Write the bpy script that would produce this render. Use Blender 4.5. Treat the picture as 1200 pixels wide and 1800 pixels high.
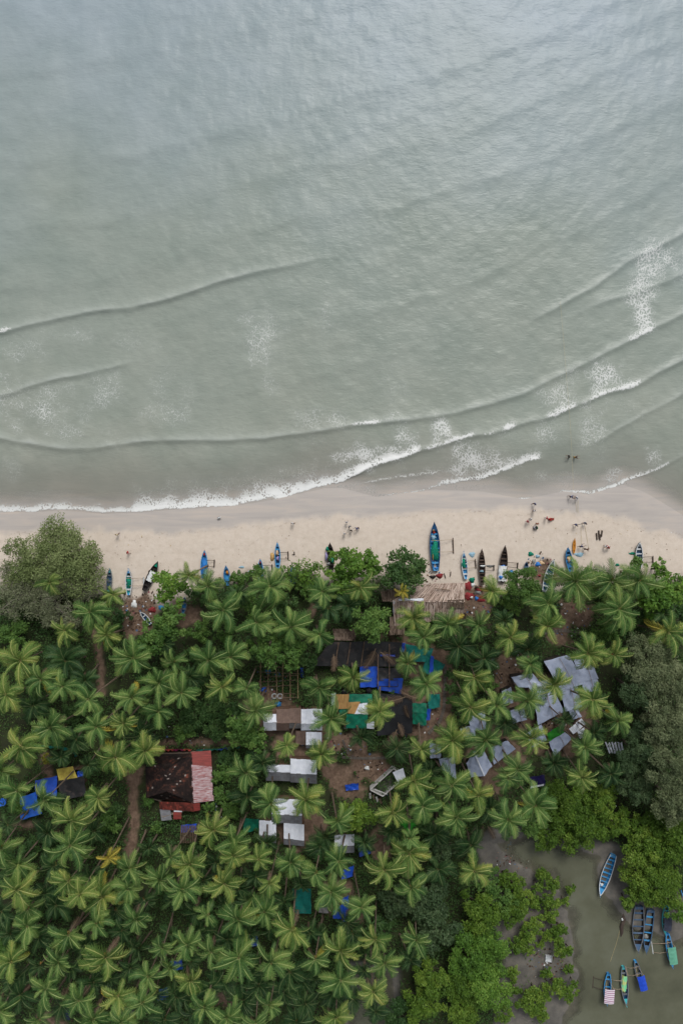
import bpy, math, random
import numpy as np
from mathutils import Vector, Matrix
rad = math.radians
random.seed(11)
rng = np.random.default_rng(11)
for o in list(bpy.data.objects):
    bpy.data.objects.remove(o)
sc = bpy.context.scene
col = sc.collection

# ------------------------------------------------------------ camera, sky, sun, exposure
CAM_H, FOC = 130.0, 1250.0          # drone height in metres; focal length in photo pixels (1200 x 1800)
cd = bpy.data.cameras.new('drone_camera'); cam = bpy.data.objects.new('drone_camera', cd); col.objects.link(cam)
cam.location = (0, 0, CAM_H); cam.rotation_euler = (0, 0, 0)
cd.sensor_fit = 'VERTICAL'; cd.sensor_height = 36.0; cd.lens = 36.0 * FOC / 1800.0
cd.clip_start = 1.0; cd.clip_end = 6000.0
sc.camera = cam
SUN_EL, SUN_AZ = rad(50), rad(14)    # azimuth clockwise from +Y (the sea side)
w = bpy.data.worlds.new('World'); sc.world = w; w.use_nodes = True
nt = w.node_tree; nt.nodes.clear()
sky = nt.nodes.new('ShaderNodeTexSky'); sky.sky_type = 'NISHITA'; sky.sun_disc = False
sky.sun_elevation = SUN_EL; sky.sun_rotation = SUN_AZ; sky.dust_density = 3.0; sky.air_density = 1.0; sky.ozone_density = 1.0
hs = nt.nodes.new('ShaderNodeHueSaturation'); hs.inputs['Saturation'].default_value = 0.28
bg = nt.nodes.new('ShaderNodeBackground'); bg.inputs['Strength'].default_value = 0.10
wo = nt.nodes.new('ShaderNodeOutputWorld')
nt.links.new(sky.outputs[0], hs.inputs['Color']); nt.links.new(hs.outputs[0], bg.inputs['Color']); nt.links.new(bg.outputs[0], wo.inputs['Surface'])
sd = bpy.data.lights.new('sun', 'SUN'); sd.energy = 1.5; sd.angle = rad(22); sd.color = (1.0, 0.965, 0.92)
sun = bpy.data.objects.new('sun', sd); col.objects.link(sun)
sun.rotation_euler = (rad(90) - SUN_EL, 0, math.pi - SUN_AZ)
sun.location = (0, 0, 200)
sc.view_settings.view_transform = 'Standard'; sc.view_settings.look = 'None'
sc.view_settings.gamma = 1.0; sc.view_settings.use_curve_mapping = False
sc.view_settings.exposure = 0.55
sc.cycles.max_bounces = 4; sc.cycles.diffuse_bounces = 2; sc.cycles.glossy_bounces = 2; sc.cycles.transmission_bounces = 2; sc.cycles.transparent_max_bounces = 8

# ------------------------------------------------------------ helpers
def W(px, py, z=0.0):                 # a photo pixel seen at height z -> the place it stands
    k = (CAM_H - z) / FOC
    return ((px - 600.0) * k, (900.0 - py) * k, z)
def PPM(z=0.0): return FOC / (CAM_H - z)
def lin(c):
    c = c / 255.0
    return c / 12.92 if c <= 0.04045 else ((c + 0.055) / 1.055) ** 2.4
def C(r, g, b, k=1.3): return (lin(r) / k, lin(g) / k, lin(b) / k, 1.0)
def sm(a, b, x):
    t = np.clip((x - a) / (b - a), 0, 1); return t * t * (3 - 2 * t)
def vnoise(x, y, f, seed=0):
    x = np.asarray(x, float) * f + seed * 17.31; y = np.asarray(y, float) * f - seed * 9.77
    xi = np.floor(x).astype(np.int64); yi = np.floor(y).astype(np.int64)
    u = x - xi; v = y - yi; u = u * u * (3 - 2 * u); v = v * v * (3 - 2 * v)
    def h(a, b):
        n = (a * 374761393 + b * 668265263 + seed * 974634777) & 0x7fffffff
        n = ((n ^ (n >> 13)) * 1274126177) & 0x7fffffff
        return ((n ^ (n >> 16)) & 0xffff) / 65535.0
    return (h(xi, yi) * (1 - u) + h(xi + 1, yi) * u) * (1 - v) + (h(xi, yi + 1) * (1 - u) + h(xi + 1, yi + 1) * u) * v
def fbm(x, y, f, seed=0, n=4):
    s = 0; a = 0.5; t = 0
    for i in range(n):
        s = s + a * vnoise(x, y, f, seed + i); t += a; a *= 0.5; f *= 2.03
    return s / t
def tag(o, label=None, cat=None, group=None, kind=None):
    if label: o['label'] = label
    if cat: o['category'] = cat
    if group: o['group'] = group
    if kind: o['kind'] = kind
    return o
def empty(name, loc, rz=0.0):
    o = bpy.data.objects.new(name, None); col.objects.link(o); o.location = loc; o.rotation_euler = (0, 0, rz)
    o.empty_display_size = 0.3
    return o
def link(name, me, parent=None, loc=None, rot=None, scl=None):
    o = bpy.data.objects.new(name, me); col.objects.link(o)
    if parent: o.parent = parent
    if loc is not None: o.location = loc
    if rot is not None: o.rotation_euler = rot
    if scl is not None: o.scale = (scl, scl, scl) if np.isscalar(scl) else scl
    return o
def np_mesh(name, V, F, mats, mi=None, attrs=None, smooth=False):
    """V (n,3); F (m,4) quads or (m,3) triangles, as arrays"""
    V = np.ascontiguousarray(V, dtype=np.float32); F = np.ascontiguousarray(F, dtype=np.int32)
    me = bpy.data.meshes.new(name); k = F.shape[1]
    me.vertices.add(len(V)); me.vertices.foreach_set('co', V.ravel())
    me.loops.add(F.size); me.loops.foreach_set('vertex_index', F.ravel())
    me.polygons.add(len(F)); me.polygons.foreach_set('loop_start', np.arange(0, F.size, k, dtype=np.int32))
    me.polygons.foreach_set('loop_total', np.full(len(F), k, dtype=np.int32))
    for m in (mats if isinstance(mats, (list, tuple)) else [mats]): me.materials.append(m)
    if mi is not None: me.polygons.foreach_set('material_index', np.ascontiguousarray(mi, dtype=np.int32))
    me.polygons.foreach_set('use_smooth', np.full(len(F), bool(smooth)))
    for an, av in (attrs or {}).items():
        av = np.asarray(av, dtype=np.float32)
        if av.ndim == 1:
            a = me.attributes.new(an, 'FLOAT', 'POINT'); a.data.foreach_set('value', av)
        else:
            a = me.attributes.new(an, 'FLOAT_COLOR', 'POINT'); a.data.foreach_set('color', av.ravel())
    me.update(calc_edges=True)
    return me
class MB:
    """collects simple shapes into one mesh"""
    def __init__(s): s.v = []; s.f = []; s.m = []
    def face(s, pts, m=0):
        b = len(s.v); s.v += [tuple(p) for p in pts]; s.f.append(tuple(range(b, b + len(pts)))); s.m.append(m)
    def box(s, c, d, rz=0.0, m=0, tilt=None):
        b = len(s.v); M = Matrix.Rotation(rz, 3, 'Z')
        if tilt is not None: M = M @ Matrix.Rotation(tilt, 3, 'X')
        for z in (-1, 1):
            for x, y in ((-1, -1), (1, -1), (1, 1), (-1, 1)):
                p = M @ Vector((x * d[0] / 2, y * d[1] / 2, z * d[2] / 2)); s.v.append((c[0] + p.x, c[1] + p.y, c[2] + p.z))
        for f in ((0, 3, 2, 1), (4, 5, 6, 7), (0, 1, 5, 4), (1, 2, 6, 5), (2, 3, 7, 6), (3, 0, 4, 7)):
            s.f.append(tuple(b + i for i in f)); s.m.append(m)
    def bar(s, a, c, w_, h_, m=0):
        a = Vector(a); c = Vector(c); d = (c - a).normalized()
        u = d.cross(Vector((0, 0, 1)));  u = u.normalized() if u.length > 1e-4 else Vector((1, 0, 0)); n = u.cross(d)
        b = len(s.v)
        for p in (a, c):
            for i, j in ((-1, -1), (1, -1), (1, 1), (-1, 1)): s.v.append(tuple(p + u * i * w_ / 2 + n * j * h_ / 2))
        for f in ((0, 1, 2, 3), (7, 6, 5, 4), (0, 4, 5, 1), (1, 5, 6, 2), (2, 6, 7, 3), (3, 7, 4, 0)):
            s.f.append(tuple(b + i for i in f)); s.m.append(m)
    def tube(s, pts, r, n=6, m=0, caps=True):
        pts = [Vector(p) for p in pts]; rr = r if isinstance(r, (list, tuple)) else [r] * len(pts); b = len(s.v)
        for i, p in enumerate(pts):
            d = (pts[min(i + 1, len(pts) - 1)] - pts[max(i - 1, 0)]).normalized()
            u = d.cross(Vector((0.31, 0.2, 0.93))); u = u.normalized() if u.length > 1e-3 else Vector((1, 0, 0)); q = d.cross(u)
            for k in range(n):
                a = 2 * math.pi * k / n; s.v.append(tuple(p + (u * math.cos(a) + q * math.sin(a)) * rr[i]))
        for i in range(len(pts) - 1):
            for k in range(n):
                s.f.append((b + i * n + k, b + i * n + (k + 1) % n, b + (i + 1) * n + (k + 1) % n, b + (i + 1) * n + k)); s.m.append(m)
        if caps:
            s.f.append(tuple(b + k for k in range(n))[::-1]); s.m.append(m)
            s.f.append(tuple(b + (len(pts) - 1) * n + k for k in range(n))); s.m.append(m)
    def lathe(s, prof, c=(0, 0, 0), n=12, m=0):
        b = len(s.v)
        for r, z in prof:
            for k in range(n):
                a = 2 * math.pi * k / n; s.v.append((c[0] + r * math.cos(a), c[1] + r * math.sin(a), c[2] + z))
        for i in range(len(prof) - 1):
            for k in range(n):
                s.f.append((b + i * n + k, b + i * n + (k + 1) % n, b + (i + 1) * n + (k + 1) % n, b + (i + 1) * n + k)); s.m.append(m)
    def grid(s, fn, nu, nv, m=0):
        b = len(s.v)
        for j in range(nv + 1):
            for i in range(nu + 1): s.v.append(tuple(fn(i / nu, j / nv)))
        for j in range(nv):
            for i in range(nu):
                k = b + j * (nu + 1) + i; s.f.append((k, k + 1, k + nu + 2, k + nu + 1)); s.m.append(m)
    def mesh(s, name, mats, smooth=False):
        me = bpy.data.meshes.new(name); me.from_pydata(s.v, [], s.f)
        for m in (mats if isinstance(mats, (list, tuple)) else [mats]): me.materials.append(m)
        me.polygons.foreach_set('material_index', s.m); me.polygons.foreach_set('use_smooth', [smooth] * len(s.f))
        me.update(); return me
    def build(s, name, mats, parent=None, loc=None, rot=None, smooth=False):
        return link(name, s.mesh(name, mats, smooth), parent, loc, rot)

# ------------------------------------------------------------ materials
_mats = {}
def N(t, kind, **kw):
    n = t.nodes.new(kind)
    for k, v in kw.items():
        if k in n.inputs: n.inputs[k].default_value = v
        else: setattr(n, k, v)
    return n
def ramp(t, stops):
    n = t.nodes.new('ShaderNodeValToRGB'); e = n.color_ramp.elements
    while len(e) < len(stops): e.new(0.5)
    for i, (p, c) in enumerate(stops): e[i].position = p; e[i].color = c if len(c) == 4 else (*c, 1)
    return n
def mixc(t, fac, a, b, mode='MIX'):
    n = t.nodes.new('ShaderNodeMix'); n.data_type = 'RGBA'; n.blend_type = mode
    for sock, val in ((n.inputs[0], fac), (n.inputs[6], a), (n.inputs[7], b)):
        if hasattr(val, 'links'): t.links.new(val, sock)
        else: sock.default_value = val
    return n.outputs[2]
def math_(t, op, a, b=None, c=None, clamp=False):
    n = t.nodes.new('ShaderNodeMath'); n.operation = op; n.use_clamp = clamp
    for i, val in enumerate((a, b, c)):
        if val is None: continue
        if hasattr(val, 'links'): t.links.new(val, n.inputs[i])
        else: n.inputs[i].default_value = val
    return n.outputs[0]
def noise_(t, scale, detail=4, rough=0.55, vec=None, dist=0.0):
    n = N(t, 'ShaderNodeTexNoise', Scale=scale, Detail=detail, Roughness=rough, Distortion=dist)
    if vec is not None: t.links.new(vec, n.inputs['Vector'])
    return n.outputs[0]
def new_mat(name):
    m = bpy.data.materials.new(name); m.use_nodes = True; t = m.node_tree
    return m, t, t.nodes['Principled BSDF']
def mat(name, c, c2=None, rough=0.75, scale=1.2, contrast=0.5, spec=0.25, bump=0.0, bscale=6.0, orand=0.0, stretch=None, stain=0.0, stainc=(0.10, 0.07, 0.05, 1)):
    """mottled paint / cloth / wood: c blended to c2 by noise in the thing's own space"""
    if name in _mats: return _mats[name]
    m, t, p = new_mat(name); _mats[name] = m
    if c2 is None: c2 = tuple(x * 0.72 for x in c[:3]) + (1,)
    tc = t.nodes.new('ShaderNodeTexCoord'); vec = tc.outputs['Object']
    if stretch:
        mp = t.nodes.new('ShaderNodeMapping'); mp.inputs['Scale'].default_value = stretch; t.links.new(vec, mp.inputs[0]); vec = mp.outputs[0]
    n = noise_(t, scale, 6, 0.62, vec)
    lo = 0.5 - 0.35 * (1 - contrast) - 0.02; r = ramp(t, [(lo, c2), (1 - lo, c)]); t.links.new(n, r.inputs[0])
    out = r.outputs[0]
    if stain:
        sr = ramp(t, [(0.54, (0, 0, 0, 1)), (0.70, (1, 1, 1, 1))]); t.links.new(noise_(t, 0.9, 6, 0.7, tc.outputs['Object'], 0.5), sr.inputs[0]); out = mixc(t, math_(t, 'MULTIPLY', sr.outputs[0], stain), out, stainc)
    if orand:
        oi = t.nodes.new('ShaderNodeObjectInfo'); v = math_(t, 'MULTIPLY_ADD', oi.outputs['Random'], orand, 1 - orand / 2)
        hsv = N(t, 'ShaderNodeHueSaturation'); t.links.new(v, hsv.inputs['Value']); t.links.new(out, hsv.inputs['Color']); out = hsv.outputs[0]
    t.links.new(out, p.inputs['Base Color']); p.inputs['Roughness'].default_value = rough; p.inputs['Specular IOR Level'].default_value = spec
    if bump:
        b = N(t, 'ShaderNodeBump', Strength=bump, Distance=0.05); t.links.new(noise_(t, bscale, 5, 0.6, vec), b.inputs['Height']); t.links.new(b.outputs[0], p.inputs['Normal'])
    return m
def leaf_mat(name, stops, orand=0.5, trans=0.35, rough=0.55, spec=0.2):
    """leaf colour picked by the leaf's own 'tint' attribute and a little by the object"""
    if name in _mats: return _mats[name]
    m, t, p = new_mat(name); _mats[name] = m
    at = N(t, 'ShaderNodeAttribute', attribute_name='tint'); oi = t.nodes.new('ShaderNodeObjectInfo')
    f = math_(t, 'MULTIPLY_ADD', oi.outputs['Random'], orand, -orand / 2)
    f = math_(t, 'ADD', f, at.outputs['Fac'], clamp=True)
    r = ramp(t, stops); t.links.new(f, r.inputs[0])
    t.links.new(r.outputs[0], p.inputs['Base Color']); p.inputs['Roughness'].default_value = rough; p.inputs['Specular IOR Level'].default_value = spec
    tr = t.nodes.new('ShaderNodeBsdfTranslucent'); t.links.new(mixc(t, 0.35, r.outputs[0], (0.12, 0.16, 0.02, 1)), tr.inputs['Color'])
    mx = t.nodes.new('ShaderNodeMixShader'); mx.inputs[0].default_value = trans
    t.links.new(p.outputs[0], mx.inputs[1]); t.links.new(tr.outputs[0], mx.inputs[2]); t.links.new(mx.outputs[0], t.nodes['Material Output'].inputs['Surface'])
    return m

# ------------------------------------------------------------ figures (baked first, while the scene is still small)
SKIN = mat('brown_skin', C(122, 84, 62), C(100, 66, 48), rough=.6, scale=6); HAIR = mat('black_hair', C(26, 24, 24), C(16, 15, 15), rough=.6)
def pose_points(pose):
    s = {'stand': 0.08, 'walk': .30, 'haul': .26, 'sit': 0, 'bend': .1, 'wade': .1}[pose]; J = {}
    ln = {'haul': .34, 'bend': .9, 'sit': .12}.get(pose, .05); ph = .92 if pose != 'sit' else .22
    J['pel'] = Vector((0, 0, ph)); up = Vector((0, math.sin(ln), math.cos(ln)))
    J['bel'] = J['pel'] + up * .17; J['che'] = J['pel'] + up * .36; J['nek'] = J['pel'] + up * .53; J['hed'] = J['nek'] + (up * .75 + Vector((0, .1, .25))).normalized() * .12; J['top'] = J['hed'] + (up * .7 + Vector((0, 0, .3))).normalized() * .12
    for sd, q in (('l', -1), ('r', 1)):
        J['sh' + sd] = J['nek'] + Vector((q * .18, 0, -.05)); f = .45 if pose == 'haul' else (.25 * q if pose == 'walk' else .08)
        if pose in ('sit', 'bend'): f = .35
        J['el' + sd] = J['sh' + sd] + Vector((q * .07, f * .5, -.26 + abs(f) * .1)); J['wr' + sd] = J['el' + sd] + Vector((-q * .02, .10 + f * .5, -.21 + (.18 if pose == 'haul' else 0))); J['ha' + sd] = J['wr' + sd] + (J['wr' + sd] - J['el' + sd]).normalized() * .09
        J['hi' + sd] = J['pel'] + Vector((q * .10, 0, -.05)); st = s * q
        if pose == 'sit': J['kn' + sd] = J['hi' + sd] + Vector((q * .08, .40, .24)); J['an' + sd] = J['kn' + sd] + Vector((0, .22, -.36)); 
        else: J['kn' + sd] = J['hi' + sd] + Vector((q * .01, st * .5 + .05, -.41)); J['an' + sd] = Vector((q * .1, st - .02, .08))
        J['to' + sd] = J['an' + sd] + Vector((q * .03, .17, -.04))
    return J
def skin_mesh(name, V, E, Rr, m, root=0, lvl=1):
    me = bpy.data.meshes.new(name); me.from_pydata([tuple(v) for v in V], E, []); o = bpy.data.objects.new(name, me); col.objects.link(o)
    md = o.modifiers.new('s', 'SKIN'); md.use_smooth_shade = True; o.modifiers.new('d', 'SUBSURF').levels = lvl
    for i, v in enumerate(me.skin_vertices[0].data): v.radius = (Rr[i], Rr[i]); v.use_root = (i == root)
    dg = bpy.context.evaluated_depsgraph_get(); res = bpy.data.meshes.new_from_object(o.evaluated_get(dg)); bpy.data.objects.remove(o); res.materials.clear(); res.materials.append(m); res.name = name
    return res
def chain(J, names, rr, extra=()):
    V = []; E = []; Rr = []; ix = {}
    for ch in names:
        for a, b in zip(ch[:-1], ch[1:]):
            for q in (a, b):
                if q not in ix: ix[q] = len(V); V.append(J[q]); Rr.append(rr[q])
            E.append((ix[a], ix[b]))
    return V, E, Rr
RB = dict(pel=.125, bel=.115, che=.135, nek=.055, hed=.085, top=.07)
for sd in 'lr': RB.update({'sh' + sd: .06, 'el' + sd: .042, 'wr' + sd: .03, 'ha' + sd: .034, 'hi' + sd: .085, 'kn' + sd: .056, 'an' + sd: .036, 'to' + sd: .03})
BODY = {}
for pose in ('stand', 'walk', 'haul', 'sit', 'bend'):
    J = pose_points(pose); rr = dict(RB); chs = [['pel', 'bel', 'che', 'nek', 'hed', 'top']]
    for sd, q in (('l', -1), ('r', 1)):
        chs += [['nek', 'sh' + sd, 'el' + sd, 'wr' + sd, 'ha' + sd], ['pel', 'hi' + sd, 'kn' + sd, 'an' + sd, 'to' + sd]]
        d_ = (J['ha' + sd] - J['wr' + sd]).normalized(); sdv = d_.cross(Vector((1, 0, 0))).normalized()
        for fi in range(4):
            a = 'f%s%d' % (sd, fi); b = a + 't'; J[a] = J['ha' + sd] + d_ * (.05 + .008 * (fi in (1, 2))) + sdv * (.026 * (fi - 1.5)); J[b] = J[a] + d_ * .03 + Vector((0, .015, -.015)); rr[a] = .010; rr[b] = .008; chs.append(['ha' + sd, a, b])
        a = 'th' + sd; J[a] = J['wr' + sd] + d_ * .05 + sdv * .06; rr[a] = .011; chs.append(['wr' + sd, a])
    J['nos'] = J['hed'] + Vector((0, .095, .01)); rr['nos'] = .014; chs.append(['hed', 'nos'])
    V, E, Rr = chain(J, chs, rr); body = skin_mesh('body', V, E, Rr, SKIN)
    rs = {k: v + .022 for k, v in RB.items()}; rs['nek'] = .07
    V, E, Rr = chain(J, [['bel', 'che', 'nek'], ['nek', 'shl', 'ell'], ['nek', 'shr', 'elr']], rs); shirt = skin_mesh('shirt', V, E, Rr, SKIN)
    V, E, Rr = chain(J, [['bel', 'pel'], ['pel', 'hil', 'knl'], ['pel', 'hir', 'knr']], {**rs, 'bel': .12}); shorts = skin_mesh('shorts', V, E, Rr, SKIN)
    J['h1'] = J['hed'] + Vector((0, -.03, .03)); J['h2'] = J['top'] + Vector((0, -.01, .015)); V, E, Rr = chain(J, [['h1', 'h2']], dict(h1=.088, h2=.075)); hair = skin_mesh('hair', V, E, Rr, HAIR)
    BODY[pose] = (body, shirt, shorts, hair, J)

# ------------------------------------------------------------ terrain
G0 = FOC / CAM_H                       # photo pixels per metre at sea level
SHORE = np.array([(-900, 930), (-400, 908), (0, 899), (60, 899), (110, 896), (180, 902), (260, 899), (300, 895), (400, 889), (460, 881), (530, 866),
    (570, 857), (600, 856), (660, 872), (765, 859), (850, 863), (920, 876), (990, 862), (1035, 868), (1070, 857), (1095, 851), (1130, 863),
    (1160, 880), (1200, 905), (1300, 950), (2000, 1010)], float)
WETL = np.array([(-900, 960), (0, 938), (100, 930), (200, 934), (300, 935), (400, 926), (500, 914), (600, 906), (700, 904), (850, 896), (940, 893), (1000, 899),
    (1060, 907), (1100, 917), (1200, 946), (2000, 1060)], float)
TREEL = np.array([(-900, 1030), (0, 1020), (190, 1040), (240, 1068), (290, 1060), (440, 1018), (560, 1016), (680, 1025), (830, 1070), (900, 1030), (960, 1030), (1000, 1035), (1120, 1020), (1200, 1015), (2000, 1030)], float)
WATER = [(870, 1482), (930, 1458), (1000, 1480), (1055, 1500), (1065, 1570), (1085, 1600), (1105, 1618), (1150, 1632), (1172, 1648), (1210, 1642), (1400, 1640), (1800, 1640), (1800, 2100), (960, 2100),
    (985, 1800), (1008, 1740), (1003, 1690), (1000, 1640), (992, 1600), (962, 1545), (905, 1518)]
MUD = [(842, 1470), (900, 1448), (1000, 1455), (1080, 1490), (1220, 1590), (1900, 1590), (1900, 2100), (860, 2100), (870, 1760), (885, 1690), (880, 1620), (838, 1530)]
POND = [(618, 1690), (660, 1690), (695, 1700), (700, 1760), (680, 1810), (640, 1860), (600, 1860), (605, 1790)]
def sdist(poly, x, y):
    """signed distance in pixels, negative inside"""
    d = np.full(x.shape, 1e9); ins = np.zeros(x.shape, bool); n = len(poly)
    for i in range(n):
        ax, ay = poly[i]; bx, by = poly[(i + 1) % n]; ex, ey = bx - ax, by - ay
        t = np.clip(((x - ax) * ex + (y - ay) * ey) / (ex * ex + ey * ey + 1e-9), 0, 1)
        d = np.minimum(d, np.hypot(x - ax - t * ex, y - ay - t * ey))
        c = ((ay > y) != (by > y)) & (x < (bx - ax) * (y - ay) / (by - ay + 1e-12) + ax); ins ^= c
    return np.where(ins, -d, d)
def ldist(pts, x, y):
    d = np.full(x.shape, 1e9)
    for (ax, ay), (bx, by) in zip(pts[:-1], pts[1:]):
        ex, ey = bx - ax, by - ay; t = np.clip(((x - ax) * ex + (y - ay) * ey) / (ex * ex + ey * ey + 1e-9), 0, 1)
        d = np.minimum(d, np.hypot(x - ax - t * ex, y - ay - t * ey))
    return d
DIRT_LINES = [([(226, 1338), (240, 1362), (237, 1400), (241, 1440), (228, 1505)], 8), ([(172, 1105), (178, 1150), (184, 1215)], 6), ([(777, 1150), (781, 1230), (770, 1290), (735, 1312)], 13),
    ([(84, 1325), (92, 1372)], 9), ([(0, 1449), (65, 1444)], 5), ([(270, 1303), (375, 1301), (420, 1306)], 4), ([(270, 1303), (310, 1300)], 3), ([(575, 1300), (600, 1300)], 15)]
DIRT_SPOTS = [(240, 1356, 15), (622, 1312, 32), (655, 1345, 34), (602, 1352, 22), (628, 1385, 24), (690, 1305, 16), (1012, 1075, 34), (985, 1112, 26), (892, 1175, 30), (550, 1078, 22),
    (480, 1245, 45), (530, 1300, 45), (740, 1245, 50), (960, 1250, 75), (865, 1335, 50), (520, 1450, 45), (600, 1580, 34), (393, 1745, 22), (830, 1060, 40), (950, 995, 26), (240, 1085, 34), (330, 1075, 20), (720, 1150, 40), (100, 1790, 24), (665, 1480, 24)]
def zones(px, py):
    shore = np.interp(px, SHORE[:, 0], SHORE[:, 1]); d = (py - shore) / G0
    tl = np.interp(px, TREEL[:, 0], TREEL[:, 1]); wl = np.interp(px, WETL[:, 0], WETL[:, 1])
    nz = fbm(px, py, 0.03, 3); nf = fbm(px, py, 0.11, 5)
    veg = sm(-14, 14, py - tl + (nz - 0.5) * 46)
    wet = 1 - sm(-7, 7, py - wl + (nf - 0.5) * 10 + (nz - .5) * 18)
    dirt = np.zeros(px.shape)
    for pts, wd in DIRT_LINES: dirt = np.maximum(dirt, 1 - sm(wd - 3, wd + 4, ldist(pts, px, py) + (nf - 0.5) * 12))
    for cx, cy, r in DIRT_SPOTS: dirt = np.maximum(dirt, 1 - sm(r - 8, r + 6, np.hypot(px - cx, py - cy) + (nz - 0.5) * 56 + (nf - 0.5) * 22))
    sw = sdist(WATER, px, py); smud = sdist(MUD, px, py); sp = sdist(POND, px, py)
    mud = 1 - sm(-6, 10, smud + (nz - 0.5) * 30); mud = np.maximum(mud, 1 - sm(-5, 8, sp + (nz - 0.5) * 16))
    return d, veg, wet, dirt, mud, sw, sp
def height(px, py, zn=None):
    d, veg, wet, dirt, mud, sw, sp = zn if zn is not None else zones(px, py)
    x = (px - 600) / G0; y = (900 - py) / G0
    z = np.where(d < 0, np.maximum(0.07 * d, -5.0), 1.35 * (1 - np.exp(-d * 0.075)))
    z = z + veg * (0.25 * (fbm(x, y, 0.12, 21) - 0.5)) + (1 - veg) * sm(3, 8, d) * (0.10 * (fbm(x, y, 0.35, 8) - 0.5) + 0.05 * (fbm(x, y, 1.3, 9) - 0.5))
    z = z * (1 - mud) + mud * (0.50 + 0.10 * (fbm(x, y, 0.3, 31) - 0.5))
    dep = np.maximum(sm(6, -40, sw + (fbm(px, py, 0.05, 33, 3) - .5) * 26), 0.5 * sm(4, -30, sp))
    return z - dep * 1.1
def gz(px, py):
    """ground height under a photo pixel"""
    i = min(max((px - 600) / G0, GX[0]), GX[-2]); j = min(max((900 - py) / G0, GY[0]), GY[-2]); a = int(np.searchsorted(GX, i, 'right')) - 1; c = int(np.searchsorted(GY, j, 'right')) - 1
    u = (i - GX[a]) / (GX[a + 1] - GX[a]); v = (j - GY[c]) / (GY[c + 1] - GY[c])
    return float((GZ[c, a] * (1 - u) + GZ[c, a + 1] * u) * (1 - v) + (GZ[c + 1, a] * (1 - u) + GZ[c + 1, a + 1] * u) * v)
def axis(lo, hi, step, far):
    core = np.arange(lo, hi + step / 2, step); g = step; e = []; p = core[-1]
    while p < far: g *= 1.45; p += g; e.append(p)
    f = []; g = step; p = core[0]
    while p > -far: g *= 1.45; p -= g; f.append(p)
    return np.array(f[::-1] + list(core) + e)
def sheet(xs, ys):
    X, Y = np.meshgrid(xs, ys); nx, ny = len(xs), len(ys); i = np.arange(nx * ny).reshape(ny, nx)
    F = np.stack([i[:-1, :-1], i[:-1, 1:], i[1:, 1:], i[1:, :-1]], -1).reshape(-1, 4)
    return X.ravel(), Y.ravel(), F

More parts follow.
